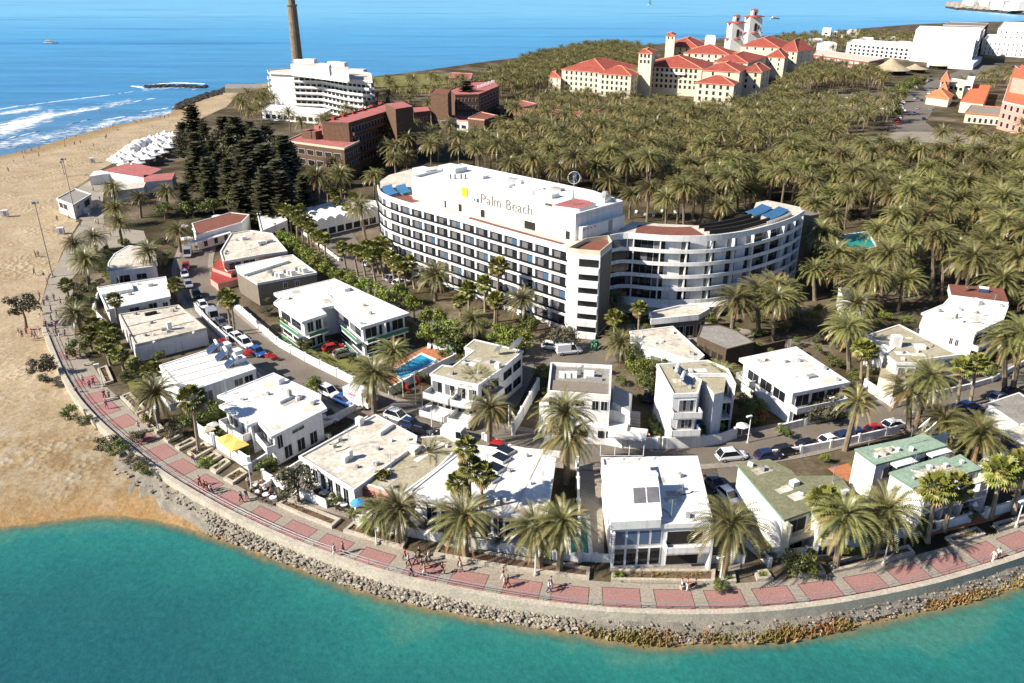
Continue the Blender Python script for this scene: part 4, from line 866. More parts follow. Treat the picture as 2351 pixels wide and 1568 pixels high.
sh = MB(); sh.tube([(p.x+rad*x, p.y, zr+rad*y) for x, y in body[1::1]], [rad*w for w in (.10,.06,.13,.16,.20,.2,.14,.09,.07,.06,.05,.03)], 6); sh.ball((p.x+rad*.22, p.y, zr+rad*.58), (rad*.2, rad*.12, rad*.17)); sh.tube([(p.x+rad*.1, p.y, zr+rad*.2), (p.x-rad*.25, p.y, zr+rad*.05)], [rad*.12, rad*.04], 6)
sh.build('seahorse', 'solar_blue', r_)
# roof finishes on the wings: decks, solar rows, rails
def arc_rows(line, d0, d1, z, mat, name, i0, i1, h=.12, tilt=.0):
    a, b_ = inward(line, d0), inward(line, d1)
    n = len(line); A, B = a[int(i0*n):int(i1*n)], b_[int(i0*n):int(i1*n)]
    mb = strip([(p.x, p.y, z) for p in A], [(p.x, p.y, z+tilt) for p in B]); strip([(p.x, p.y, z-h) for p in A], [(p.x, p.y, z) for p in A], None, 0, mb); return mb.build(name, mat, hotel)

for line, f0, f1, ds_, n_ in ((lf, .015, .15, (2.4, 5.8), 6), (rf, .80, .985, (4.6, 8.4), 6)):
    for d_ in ds_:
        a_ = inward(line, d_)
        for k in range(n_):
            i_ = int((f0+(f1-f0)*(k+.5)/n_)*len(line)); q = a_[i_]; t = line[min(i_+1, len(line)-1)]-line[i_-1]; MB().box((q.x, q.y, ZH-.25), (2.3, 2.5, .1), math.atan2(t.y, t.x), tilt=.2).build('solar_panel', 'solar_blue', hotel)
arc_rows(lf, .5, 6, ZH-.86, 'brown_roof', 'roof_deck', .16, .3, .1)
arc_rows(lf, 1., 3.5, ZH-.86, 'brown_roof', 'roof_deck', .55, .95, .05); arc_rows(rf, 2., 9.5, ZH-.84, 'brown_roof', 'roof_deck', .12, .42, .05)
for d0 in (3., 5.2, 7.4): arc_rows(rf, d0, d0+.5, ZH+.1, 'dark', 'pergola_rail', .42, .8, .9)
for k in range(12):
    q = resample(rf, 60)[44+k]; t = inward(resample(rf, 60), 2.2)[44+k]; MB().box((t.x, t.y, ZH-.6), (1.0, .8, .6), k*.1).build('roof_unit', 'grey', hotel)
pe = pp([(1812,520),(1849,488),(1850,560),(1822,600)], ZH); c = P(1846, 520, 11); MB().box((c.x, c.y, 7.2), (3, 5, 14.4), .5).build('fire_stair', 'taupe', hotel)
# curved canopy skirt over the ground floor of the concave wing
sk = inward(rf, -1.); a = [(p.x, p.y, 2.6) for p in sk[:int(len(sk)*.8)]]; b_ = [(p.x, p.y, 3.3) for p in rf[:int(len(rf)*.8)]]
strip(a, b_).build('entrance_canopy', 'white', hotel)

# ================================================================ lighthouse
p = P(690, 209, 0); zt = top_z(p, -62); lh = thing('lighthouse', 'tall tapering brown stone lighthouse rising behind the white terraced hotel', 'lighthouse', (p.x, p.y, 0))
zg = top_z(p, 12); M('lh_stone', (.23,.185,.13), .95, .25, .5, fine=2)
mb = MB(); mb.tube([(p.x, p.y, -.5), (p.x, p.y, 10), (p.x, p.y, zg)], [4.1, 3.7, 3.0], 16); mb.build('tower', 'lh_stone', lh, smooth=False)
MB().tube([(p.x, p.y, zg-.8), (p.x, p.y, zg), (p.x, p.y, zg+.5)], [3.1, 3.6, 3.6], 16).build('gallery', 'pavement', lh)
MB().tube([(p.x, p.y, zg+.5), (p.x, p.y, zt-6)], 2.4, 14).build('upper_tower', 'lh_stone', lh)
MB().tube([(p.x, p.y, zt-6), (p.x, p.y, zt-2.2)], 1.7, 10).build('lantern', 'glass', lh); MB().tube([(p.x, p.y, zt-2.2), (p.x, p.y, zt)], [2, .1], 10).build('lantern_roof', 'frame', lh)

# ================================================================ far hotels
def rows(h, edges, zs, n, hh=1.5, gap=1.2, mat='dark', **k):
    for e in edges:
        for z in zs: h.win(e, n if isinstance(n, int) else n[e], .04, .96, z, hh, gap=gap, mat=mat, panes=1, **k)
    return h
h = House('terraced_hotel', 'white terraced seaside hotel with stepped balconies below the lighthouse', [(668,168),(735,170),(792,180),(855,186),(852,168),(800,158),(690,153),(613,160),(616,166)], 20, cat='hotel', over=1.2, roof='worn_roof', par=.6)
for e in (0, 1, 2):
    for k in range(6):
        z = 18.6-(k+1)*3.1; h.balcony(e, 0, 1, z, 1.6, 1., floor=.3); h.win(e, (5, 6, 5)[e], .02, .98, z+.1, 2., gap=1., mat='dark', panes=1)
for k in range(6): h.balcony(3, 0, 1, 18.6-(k+1)*3.1, 1.6, 1.1); h.balcony(7, 0, 1, 18.6-(k+1)*3.1, 1.6, 1.)
h.prism([(667,147),(722,153),(800,162),(800,152),(690,140)], 25, 19, 'white', 'upper_storey', 'worn_roof'); h.prism([(725,150),(755,153),(760,146),(735,144)], 29, 24, 'white', 'roof_tower')
for X, Y, s_ in ((690,145,(6,4,2)),(712,146,(7,4,2.5)),(768,150,(6,5,2)),(785,154,(5,4,2.5)),(820,165,(10,5,1.5))): h.rbox(X, Y, s_, 'white', 'roof_unit', None, 24.6 if X < 800 else None)
h = House('hotel_annex', 'low white annex with flat roof in front of the terraced seaside hotel', [(600,252),(740,262),(760,250),(620,240)], 5, over=.2); rows(h, [0], [1], 9, 2)
h = House('brick_hotel', 'long dark brick hotel with flat red roofs stepping down among pines', [(738,278),(800,282),(908,249),(880,237)], 18, cat='hotel', over=.1, wall='brick', roof='red_roof', par=.5, edge='brick')
rows(h, [1], [14.2, 10.4, 6.6, 2.8], 14, 1.9, 1.); rows(h, [0], [3, 7], 3, 1.4, 2.)
for z in (13.6, 9.8, 6.): h.balcony(1, .02, .98, z, 1.8, .9, 'brick')
for k in range(6): h.rbox(765+k*22, 275-k*7, (1.8, 1.8, 1), 'red_paint', 'roof_vent')
h.prism([(908,250),(948,244),(925,233),(885,238)], 21, -1, 'brick', 'end_tower', 'red_roof'); h.prism([(735,290),(800,300),(815,288),(745,282)], 14.5, -1, 'brick', 'stepped_storey', 'red_roof')
h = House('brick_hotel', 'lower brick hotel wing with pink saw tooth skylights on its red roof', [(655,322),(790,340),(826,322),(806,304),(738,291),(700,303)], 11.5, cat='hotel', over=.1, wall='brick', roof='red_roof', par=.4, edge='cream')
rows(h, [0, 1], [7.4, 3.8], 6, 1.8, 1.2)
for X, Y in ((735,306),(748,313),(770,305)): h.rbox(X, Y, (2.6, 3.4, 3), 'red_roof', 'skylight')
for X, Y in ((712,317),(722,318)): h.rbox(X, Y, (5, 3.4, 3.), 'brick', 'roof_unit', None, None, 'red_roof')
h = House('brick_hotel', 'small brick wing with pink roof and white dormers behind the long brick hotel', [(949,258),(988,254),(982,243),(945,246)], 9, cat='hotel', over=.1, wall='brick', roof='red_roof', par=.2, edge='brick'); rows(h, [0], [5, 2], 4)
h = House('brick_hotel', 'square brick stair tower block beside a lone conifer', [(988,213),(1028,216),(1036,205),(996,203)], 17, cat='hotel', over=.05, wall='brick', roof='brown_roof', par=.3, edge='brick'); rows(h, [0], [3], 2)
h = House('brick_hotel', 'dark brick hotel wing with red roof terraces behind the lone conifer', [(1045,217),(1100,216),(1146,197),(1135,184),(1080,188),(1030,206)], 14, cat='hotel', over=.1, wall='brick', roof='red_roof', par=.4, edge='brick'); rows(h, [0, 1], [10.5, 7, 3.5], 6)
for k in range(5): h.rbox(1100+k*8, 202-k*3, (1.6, 1.2, 1.4), 'white', 'roof_vent')
for i, (px, z, l) in enumerate([([(1074,270),(1112,274),(1140,264),(1105,256)], 7, 'low square brick pavilion with brown roof in the palm grove'), ([(1140,246),(1180,250),(1235,238),(1195,229)], 5, 'low brick bungalows under flat pink roofs near the palms'), ([(1180,262),(1240,262),(1245,250),(1190,248)], 4.5, 'small pink roofed brick bungalow in the grove'), ([(1265,268),(1330,270),(1335,256),(1270,250)], 5, 'brick bungalow with pink parapet half hidden by palms'), ([(1335,258),(1406,263),(1410,253),(1340,249)], 5, 'narrow pink roofed brick bungalow at the grove edge'), ([(1010,270),(1075,278),(1085,268),(1020,262)], 5, 'white walled bungalow with pale roof between brick hotel wings'), ([(1030,176),(1082,178),(1085,168),(1035,166)], 6, 'far low pavilion with red roof by the lawn')]):
    h = House('grove_bungalow', l, px, z, over=.1, wall='brick' if i not in (5,) else 'white', roof='red_roof' if i != 0 else 'brown_roof', par=.3, edge='pink_wall', group=None); rows(h, [0], [1.2], 4, 1.6)
h = House('grove_kiosk', 'small square white frame kiosk in the palm grove', [(1500,270),(1518,271),(1518,262),(1500,261)], 4, over=.2); h.win(0, 1, .15, .85, .5, 2.4, mat='dark')
def hip(name, label, px, z, rise=None, nwin=5, floors=4, base=None, ov=.5, wall='cream', cat='hotel', roof='tile_roof'):
    e = pp(px, z); r = thing(name, label, cat, (sum(q.x for q in e)/4, sum(q.y for q in e)/4, 0)); wp = offset(e, ov); HOUSES.append(wp)
    MB().prism(wp, -1, z-.1).build('wall', wall, r)
    L1 = ((e[1]-e[0]).length+(e[2]-e[3]).length)/2; L2 = ((e[2]-e[1]).length+(e[3]-e[0]).length)/2; rise = rise or min(L1, L2)*.14
    mb = MB()
    if L1 >= L2: m0, m1 = (e[0]+e[3])/2, (e[1]+e[2])/2; s_ = min(.49, L2/2/L1); A, B = m0.lerp(m1, s_), m0.lerp(m1, 1-s_); fs = [(e[0], e[1], B, A), (e[1], e[2], B), (e[2], e[3], A, B), (e[3], e[0], A)]
    else: m0, m1 = (e[0]+e[1])/2, (e[3]+e[2])/2; s_ = min(.49, L1/2/L2); A, B = m0.lerp(m1, s_), m0.lerp(m1, 1-s_); fs = [(e[0], e[1], A), (e[1], e[2], B, A), (e[2], e[3], B), (e[3], e[0], A, B)]
    A.z = B.z = z+rise
    for f in fs: mb.face(f)
    mb.face([q-Vector((0, 0, .3)) for q in e][::-1])
    for i in range(4): mb.face([e[i]-Vector((0,0,.3)), e[(i+1)%4]-Vector((0,0,.3)), e[(i+1)%4], e[i]], 1)
    for q in e: mb.tube([q, A if (q-A).length < (q-B).length else B], .28, 4, 1)
    mb.tube([A, B], .3, 4, 1); mb.build('roof', [roof, 'ridge'], r)
    H = House.__new__(House); H.r = r; H.wp = wp; H.sg = 1 if area([(q.x, q.y) for q in e]) > 0 else -1; H.z0 = 0; H.z = z; H.th = .3; H.wall = wall; H.top = z
    fh = 3.3
    for f in range(floors):
        for ed, n in ((0, nwin), (1, 2)):
            if n: H.win(ed, n, .06, .94, z-(f+1)*fh+.6, 2.0, gap=1., w=1.7 if n > 2 else 1.4, mat='dark', panes=1)
    return H
hip('tiled_hotel_wing', 'cream hotel wing under a long red tiled roof at the edge of the far palms', [(1288,159),(1395,168),(1468,152),(1332,144)], 14, None, 8, 4)
hip('tiled_hotel_wing', 'cream gable block with red hipped roof and dark shaded end wall facing the grove', [(1373,168),(1450,174),(1467,168),(1402,156)], 14, None, 6, 4)
hip('tiled_hotel_tower', 'square cream tower with open belvedere and low red pyramid roof', [(1465,121),(1498,123),(1508,116),(1475,113)], 26, None, 3, 2)
hip('tiled_hotel_wing', 'main cream hotel front with white loggia under a wide red tiled roof', [(1485,152),(1613,158),(1640,144),(1502,138)], 17, None, 10, 4).balcony(0, .3, .72, 13, 1.5, 1.2)
hip('tiled_hotel_wing', 'red roofed wing joining the main front, with a single dark window', [(1612,161),(1700,166),(1722,154),(1640,147)], 19, None, 2, 1)
hip('tiled_hotel_wing', 'four storey pavilion with red hipped roof standing forward of the hotel', [(1594,189),(1687,196),(1698,189),(1625,177)], 14.5, None, 5, 4)
hip('tiled_hotel_wing', 'cream end wing with red roof and shaded side wall behind the pavilion', [(1700,164),(1750,166),(1770,159),(1732,147)], 18, None, 2, 3)
hip('tiled_hotel_wing', 'rear red roofed range with dark window strip under the twin towers', [(1568,121),(1675,126),(1692,119),(1588,112)], 17, None, 6, 2)
hip('tiled_hotel_wing', 'rear hotel range with wavy red roofs near the small belfry', [(1535,107),(1605,111),(1625,101),(1552,93)], 16, None, 4, 2)
hip('tiled_hotel_wing', 'low red roofed court range in the middle of the hotel', [(1640,141),(1718,145),(1762,130),(1664,126)], 15, None, 4, 1)
hip('tiled_hotel_wing', 'long sloping red roofed wing with dark end wall at the far side', [(1785,116),(1832,119),(1870,112),(1820,98)], 16, None, 3, 3)
hip('tiled_hotel_wing', 'short red roofed wing with tall shadowed end wall below the long wing', [(1757,130),(1803,133),(1812,126),(1780,116)], 15, None, 2, 3)
hip('tiled_hotel_wing', 'broad red tiled roof behind the twin towers', [(1700,105),(1790,110),(1815,98),(1730,92)], 18, None, 4, 1)
hip('tiled_hotel_wing', 'small orange tiled lodge standing left of the hotel under palms', [(1258,175),(1288,180),(1288,170),(1268,165)], 9, None, 2, 2)
hip('tiled_hotel_tower', 'small white lookout tower with two red caps on the hotel roof', [(1528,82),(1551,83),(1553,77),(1532,76)], 27, None, 2, 1)
h = House('tiled_hotel_tower', 'plain white chimney block rising from the red hotel roofs', [(1619,86),(1643,88),(1642,81),(1621,80)], 27, cat='tower', over=.05, par=.3)
for X, Yb, lab in ((1683, 122, 'left one of the twin white bell towers with arched windows'), (1723, 108, 'right one of the twin white bell towers, standing a little higher')):
    b0 = P(X, Yb, 6); zt = top_z(b0, Yb-69); zm = top_z(b0, Yb-32); z2 = top_z(b0, Yb-83); w = 30*b0.y/F*1.02
    r = thing('bell_tower', lab, 'tower', (b0.x, b0.y, 0)); w2 = w*.9
    MB().box((b0.x, b0.y, zm/2), (w, w, zm), .15).build('tower_base', 'white', r); MB().box((b0.x, b0.y, (zm+zt)/2), (w2, w2, zt-zm), .15).build('tower_shaft', 'white', r)
    for z, ww in ((zm, w*1.05), (zt, w2*1.18)): MB().tube([(b0.x, b0.y, z), (b0.x, b0.y, z+.5), (b0.x, b0.y, z+1.7)], [ww*.72, ww*.72, ww*.38], 4).build('tile_cornice', 'tile_roof', r).rotation_euler = (0, 0, .15+.785) if False else (0, 0, 0)
    MB().box((b0.x, b0.y, (zt+z2)/2+.6), (w2*.42, w2*.42, z2-zt+.6), .15).build('belfry', 'white', r); MB().tube([(b0.x, b0.y, z2+.9), (b0.x, b0.y, z2+2.4)], [w2*.4, .1], 4).build('belfry_cap', 'tile_roof', r)
    for dx, ww, hh in ((0, .2, .5), (-.27, .08, .3), (.27, .08, .3)):
        q = Vector((b0.x+dx*w2, b0.y-w2*.5-.12, zm+(zt-zm)*.36)); q.x += .15*w2*.5; mb = MB(); H_ = hh*(zt-zm)*.8; mb.box((q.x, q.y, q.z), (ww*w2, .5, H_), .15); mb.ball((q.x, q.y, q.z+H_/2), (ww*w2*.5, .28, ww*w2*.5)); mb.build('arched_window', 'dark', r)
    mb = MB(); mb.box((b0.x+w2*.03, b0.y-w2*.21-.1, (zt+z2)/2+.5), (w2*.16, .3, (z2-zt)*.6), .15); mb.build('arched_window', 'dark', r)
# white hotels on the far shore
h = House('resort_hotel', 'huge white resort hotel with many rows of small windows by the far shore', [(2098,86),(2240,94),(2262,68),(2112,62)], 21, cat='hotel', over=.05, par=.6); rows(h, [0], [16, 12, 8, 4, 1], 13, 1.9, 4); rows(h, [1], [14, 9, 4], 4, 1.9, 5)
h.prism([(2103,68),(2252,72),(2260,63),(2112,59)], 28, 20, 'white', 'upper_storey', 'white_roof'); h.prism([(2130,140),(2235,146),(2255,130),(2150,126)], 5, -1, 'white', 'entrance_range', 'white_roof')
h = House('resort_hotel', 'long low white arcade hotel wing beside the huge resort hotel', [(1945,97),(2108,110),(2122,100),(1957,90)], 11.5, cat='hotel', over=.05, par=.6); rows(h, [0], [7.5, 3.8, .5], 14, 2.2, 3)
h = House('resort_hotel', 'white resort wing with arched blue shaded front at the far edge', [(2258,90),(2360,96),(2420,82),(2268,78)], 15, cat='hotel', over=.05, par=.6); rows(h, [0], [10, 5, 1], 9, 2.4, 4)
h = House('resort_hotel', 'white stepped resort block highest on the far shore', [(2292,64),(2360,66),(2420,52),(2304,50)], 25, cat='hotel', over=.05, par=.6); rows(h, [0], [20, 15, 10], 5, 2, 4)
h = House('shop_row', 'low row of shops with red walls and cream roof by the avenue', [(1868,124),(1995,141),(2032,134),(1878,113)], 8, cat='shops', over=.3, wall='red_roof', roof='worn_roof', edge='cream'); rows(h, [0], [4.2, 1], 9, 1.8, 2.5, mat='frame')
h = House('far_house', 'small white tower house among palms on the far shore', [(1888,68),(1908,69),(1910,64),(1890,63)], 17, over=.05); h.win(0, 1, .3, .7, 12, 2, mat='dark')
for i, (X, Y) in enumerate(((1925,72),(1960,68),(1990,86),(2040,84),(1870,88),(1900,96),(1780,90),(2075,95))):
    House('far_house', ['square white', 'low white', 'pale flat roofed', 'long white', 'stepped white', 'tiny white', 'white walled', 'bright white'][i]+' house among far palms '+['behind the small tower house','nearest the sea','beside the arcade wing','above the arcade wing','next to the red roofs','below the small tower house','behind the red hotel roofs','touching the huge resort'][i], [(X-14-i*2, Y+3), (X+12+i*2, Y+4), (X+15, Y), (X-10, Y-1)], 6+i % 3*2, over=.05, par=.4)
h = House('brown_hotel', 'brown tiered hotel with pale domes in front of the far headland', [(2165,57),(2262,60),(2270,53),(2180,50)], 15, cat='hotel', over=.1, wall='brick', roof='taupe'); rows(h, [0], [10, 5], 8, 2.5, 4, mat='cream')
p = [P(2005,152,3), P(2083,166,3), P(2060,140,3)]
def cone(name, label, X, Y, z0, z1, rad, mat, n=16, wallmat='white', pole=True):
    c = P(X, Y, z0); r = thing(name, label, 'pavilion', (c.x, c.y, 0)); MB().tube([(c.x, c.y, z0), (c.x, c.y, z0+(z1-z0)*.45), (c.x, c.y, z1)], [rad, rad*.45, .15], n, 0).build('roof', mat, r)
    MB().tube([(c.x, c.y, -.2), (c.x, c.y, z0)], rad*.8, n).build('wall', wallmat, r); return r
M('thatch', (.42,.34,.22), .95, .15, .6, fine=2)
cone('cone_pavilion', 'large pale conical roofed pavilion at the avenue end', 2044, 160, 3.5, 13, 15, 'thatch', 16, 'dark'); cone('cone_pavilion', 'smaller pale conical roof next to the large cone pavilion', 2100, 158, 3, 7, 10, 'thatch', 14, 'dark')
cone('cone_pavilion', 'low cream tent roof above the taxi stand', 2155, 150, 3, 5.5, 9, 'cream', 12, 'dark')
# plaza with orange roofs
h = House('plaza_block', 'flat orange roofed market hall beside the green and blue court', [(2205,232),(2258,238),(2275,196),(2235,193)], 6, cat='market hall', over=.1, wall='cream', roof='orange_roof', edge='orange_roof', par=.1); h.seams(1, 4, 'red_roof')
hip('plaza_pavilion', 'orange pyramid roofed pavilion with cream wall on the plaza', [(2125,221),(2180,228),(2190,218),(2140,211)], 4.5, 4, 0, 0, wall='cream', roof='orange_roof', cat='pavilion')
hip('plaza_pavilion', 'orange roofed white corner tower on the plaza', [(2158,186),(2180,187),(2182,181),(2162,180)], 10, 5, 2, 1, wall='white', roof='orange_roof', cat='tower')
hip('plaza_pavilion', 'low orange cone roof between corner tower and market hall', [(2155,204),(2175,207),(2180,200),(2160,198)], 6, 4, 0, 0, wall='white', roof='orange_roof', cat='pavilion')
h = House('plaza_block', 'cream plaza house with three dark windows', [(2180,190),(2215,196),(2218,184),(2185,179)], 8, over=.1, wall='cream', roof='worn_roof'); rows(h, [0], [4.5], 3, 1.8, 1.5)
h = House('plaza_block', 'white stair house with one window above the cream plaza house', [(2218,186),(2235,188),(2240,176),(2222,174)], 10, over=.1); rows(h, [0], [6], 1)
h = House('plaza_block', 'tall pink stepped tower building at the picture edge', [(2302,232),(2365,246),(2400,200),(2330,150)], 13, cat='building', over=.05, wall='pink_wall', roof='orange_roof'); rows(h, [0], [9.5, 5.5, 1.5], 4, 2.2, 3); rows(h, [3], [8, 4], 4, 2, 3, mat='brick')
h.prism([(2325,178),(2400,190),(2400,160),(2345,148)], 20, 12, 'pink_wall', 'upper_tower', 'orange_roof')
h = House('plaza_block', 'long low plaza arcade with cream awnings and orange eaves', [(2215,258),(2360,270),(2365,250),(2230,240)], 5, cat='arcade', over=.4, wall='cream', roof='pavement', edge='orange_roof'); rows(h, [0], [.5], 10, 2.2, 1.2)
# headland across the bay
hl = [(-60, 0), (20, 22), (180, 52), (420, 60), (900, 90), (2000, 130)]
c0 = P(2185, 17, ZW); mb = MB(); K = 60; rr_ = random.Random(4); A, B, Cc = [], [], []
for k in range(K):
    t = k/(K-1); X = 2170+t*320; Yc = 20+t*26 if t > .1 else 18+t*60; v = P(X, Yc, ZW); hgt = 8+46*min(1, t*2.2)+rr_.uniform(-3, 3)
    A.append((v.x, v.y, ZW-1)); B.append((v.x*1.012, v.y*1.012, 5+rr_.uniform(-2, 2))); Cc.append((v.x*1.22, v.y*1.22, min(56, hgt)))
M('far_hill', (.40,.34,.27), 1, .25, .012, fine=.05); strip(A, B, None, 1, mb); strip(B, Cc, None, 0, mb); D2 = [(x*1.4, y*1.4, -5) for x, y, z in Cc]; strip(Cc, D2, None, 0, mb)
struct('headland_hill', mb, ['far_hill', 'dark_rock'])
for k in range(26):
    t = rr_.uniform(.2, .62); s_ = rr_.uniform(.05, .6); i = int(t*K); v = Vector(B[i]).lerp(Vector(Cc[i]), s_); w, d, hh = rr_.uniform(40, 90), rr_.uniform(25, 50), rr_.uniform(12, 26)
    r = thing('hillside_house', 'small white building on the headland across the bay', 'house', (v.x, v.y, v.z-3), 'white buildings on the far headland')
    MB().box((v.x, v.y, v.z-3+hh/2), (w, d, hh), rr_.uniform(-.3, .3)).build('wall', 'white', r); MB().box((v.x, v.y-2, v.z-2+hh), (w*.6, d*.6, 6), 0).build('upper_storey', 'white_roof', r)
# boats
def boat(name, label, X, Y, L, sail=False, mat='white', head=0.):
    p = P(X, Y, ZW); r = thing(name, label, 'boat', (p.x, p.y, ZW)); n = 9; mb = MB(); q = Matrix.Rotation(head, 3, 'Z'); sec = []
    for k in range(n):
        t = k/(n-1); hw = L*.14*(1-max(0, (t-.45)/.55)**2.2); z = L*.10*(1+.5*t*t); sec.append([p+q @ Vector(((t-.5)*L, y, zz)) for y, zz in ((-hw, z), (-hw*.7, -.3), (hw*.7, -.3), (hw, z))])
    for i in range(n-1):
        for j in range(3): mb.face([sec[i][j], sec[i+1][j], sec[i+1][j+1], sec[i][j+1]])
        mb.face([sec[i][3], sec[i+1][3], sec[i+1][0], sec[i][0]])
    mb.face(sec[0][::-1]); mb.build('hull', mat, r)
    if sail:
        MB().tube([p, p+Vector((0, 0, L*1.4))], .12, 5).build('mast', 'metal', r); mb = MB(); b0 = p+Vector((0, 0, L*.2))
        mb.face([b0, b0+q @ Vector((-L*.45, .2, 0)), p+Vector((0, 0, L*1.35))]); mb.face([b0+q @ Vector((.2, .1, 0)), p+Vector((0, 0, L*1.3)), b0+q @ Vector((L*.45, .3, 0))]); mb.build('sail', 'white', r)
    else:
        c = p+q @ Vector((-L*.08, 0, 0)); MB().box((c.x, c.y, ZW+L*.16), (L*.45, L*.2, L*.1), head).build('cabin', 'white', r); MB().box((c.x, c.y, ZW+L*.165), (L*.40, L*.205, L*.04), head).build('cabin_window', 'glass', r); MB().box((c.x-L*.05, c.y, ZW+L*.235), (L*.3, L*.18, L*.03), head).build('canopy', 'cream', r)
        MB().tube([(c.x, c.y, ZW+L*.2), (c.x-L*.05, c.y, ZW+L*.75)], .1, 4).build('mast', 'metal', r)
    return r
boat('motor_yacht', 'white motor yacht with cream cabin alone on the open sea', 117, 101, 19, head=.1)
boat('sailing_boat', 'distant white sailing boat at the top edge of the sea', 1492, 11, 22, True, head=.6)
boat('motor_boat', 'small dark motor boat leaving a wake off the far palms', 1779, 44, 24, mat='grey', head=.2)
# white peaked parasol roofs of the beach cafe
tl = thing('cafe_terrace', 'low white cafe terrace building under pink flat roofs by the beach', 'cafe', P(300, 400)); 
for px, z, mt in (([(232,392),(330,408),(372,388),(300,372)], 3.6, 'red_roof'), ([(330,418),(395,412),(402,396),(330,402)], 3.6, 'red_roof'), ([(205,405),(262,396),(275,386),(215,393)], 3.2, 'white'), ([(250,440),(330,430),(335,418),(250,422)], 3.8, 'worn_roof')): MB().prism(pp(px, z), 0, z, 0, 1).build('roof_block', ['white', mt], tl)
k = 0; PEAK = None
for r_i in range(6):
    for j in range(8):
        X = 262+j*17+r_i*9+random.uniform(-3, 3); Y = 398-j*9+r_i*3.5-16
        if X > 405 or Y > 400 or X < 235+r_i*4: continue
        c = P(X, Y, 0)
        if PEAK is None:
            PEAK = thing('peaked_canopy', 'white peaked canvas canopy in the cafe rows on the beach', 'canopy', c, 'white peaked canopies of the beach cafe'); w = 2.6; mb = MB(); mb.tube([(c.x, c.y, 2.5), (c.x, c.y, 2.75), (c.x, c.y, 3.3), (c.x, c.y, 4.4)], [w, w, w*.5, .1], 8); mb.build('canvas', 'white', PEAK); MB().tube([(c.x, c.y, 0), (c.x, c.y, 2.6)], .08, 5).build('pole', 'metal', PEAK)
        else: dup(PEAK, c, random.random(), sc=random.uniform(.85, 1.25))
for X, Y, s_ in ((322,352,3.2),(308,362,3.0),(338,345,2.6)):
    c = P(X, Y, 0); r = thing('domed_pavilion', 'white domed cafe pavilion '+{322:'tallest of the three domes',308:'lowest of the three domes beside the sand',338:'smallest of the three domes nearest the pines'}[X], 'pavilion', c); MB().tube([(c.x, c.y, 0), (c.x, c.y, 3.4)], s_, 8).build('wall', 'white', r); MB().ball((c.x, c.y, 3.4), (s_, s_, s_*.75), 0, 10, 6).build('dome', 'white', r)
# ================================================================ palms, trees, shrubs
def frond(mb, L, az, th0, droop, w, st, m=0, org=(0, 0, 0), rr=random):
    ca, sa = math.cos(az), math.sin(az); p = Vector(org); pts = [p.copy()]; dirs = []
    for i in range(st+1):
        t = i/st; th = th0-droop*t**1.25; d = Vector((ca*math.cos(th), sa*math.cos(th), math.sin(th))); dirs.append(d)
        if i < st: p = p+d*(L/st); pts.append(p.copy())
    side = Vector((-sa, ca, 0))
    for i in range(1, st+1):
        t = i/st; lw = w*(.3+1.0*math.sin(math.pi*min(1, t*.92+.08))**.7)*rr.uniform(.8, 1.15); d = dirs[i]; up = side.cross(d)
        for s_ in (-1, 1):
            tip = pts[i]+side*(s_*lw*.86)+up*(-.42*lw if s_ else 0)+d*(lw*.62); k = len(mb.v); b_ = L/st*.5
            mb.v += [tuple(pts[i]-d*b_), tuple(pts[i]+d*b_*.5), tuple(tip)]; mb.f.append((k, k+1, k+2)); mb.m.append(m)
    q = max(2, st//4)
    for i in range(0, st-q, q):                              # the pale rachis
        k = len(mb.v); r_ = .05*(1-i/st); mb.v += [tuple(pts[i]-side*r_), tuple(pts[i]+side*r_), tuple(pts[i+q]+side*r_*.8), tuple(pts[i+q]-side*r_*.8)]; mb.f.append((k, k+1, k+2, k+3)); mb.m.append(2)
def date_crown(seed, n, st, L=4.1, dry=.09):
    rr = random.Random(seed); mb = MB()
    for i in range(n):
        u = (i+.5)/n; az = i*2.39996+rr.uniform(-.25, .25); th0 = R(84)-R(112)*u**.85+rr.uniform(-.12, .12)
        frond(mb, L*rr.uniform(.82, 1.06)*(.78+.22*min(1, u*3)), az, th0, R(rr.uniform(52, 92))*(1.08-.35*u), L*.098, st, 1 if u > 1-dry or rr.random() < .04 else 0, (math.cos(az)*.18, math.sin(az)*.18, .25*(1-u)), rr)
    mb.ball((0, 0, -.35), (.5, .5, .75), 3, 7, 4)
    return mb
def fan_crown(seed, n, R0=1.75):
    rr = random.Random(seed); mb = MB()
    for i in range(n):
        u = (i+.5)/n; az = i*2.39996+rr.uniform(-.3, .3); th = R(80)-R(135)*u+rr.uniform(-.15, .15); d = Vector((math.cos(az)*math.cos(th), math.sin(az)*math.cos(th), math.sin(th)))
        L = R0*rr.uniform(.5, .68); c = d*L+Vector((0, 0, -.1*L)); side = Vector((-math.sin(az), math.cos(az), 0)); up = side.cross(d); m = 1 if u > .82 else 0
        k = len(mb.v); mb.v += [tuple(-side*.03), tuple(side*.03), tuple(c)]; mb.f.append((k, k+1, k+2)); mb.m.append(2); lr = R0*rr.uniform(.5, .62); S_ = 11
        for j in range(S_):
            a = -1.9+3.8*j/(S_-1); v = (d*math.cos(a)+side*math.sin(a)); tip = c+v*lr*(1-.18*abs(a)/1.9)-Vector((0, 0, .22*lr))-up*.0; w = (side*math.cos(a)-d*math.sin(a))*lr*.15; mid = c+v*lr*.55
            k = len(mb.v); mb.v += [tuple(c), tuple(mid+w), tuple(tip), tuple(mid-w)]; mb.f.append((k, k+1, k+2, k+3)); mb.m.append(m)
    if seed % 2: mb.tube([(0, 0, -1.3), (0, 0, -.6), (0, 0, 0)], [.22, .5, .2], 7, 1)
    return mb
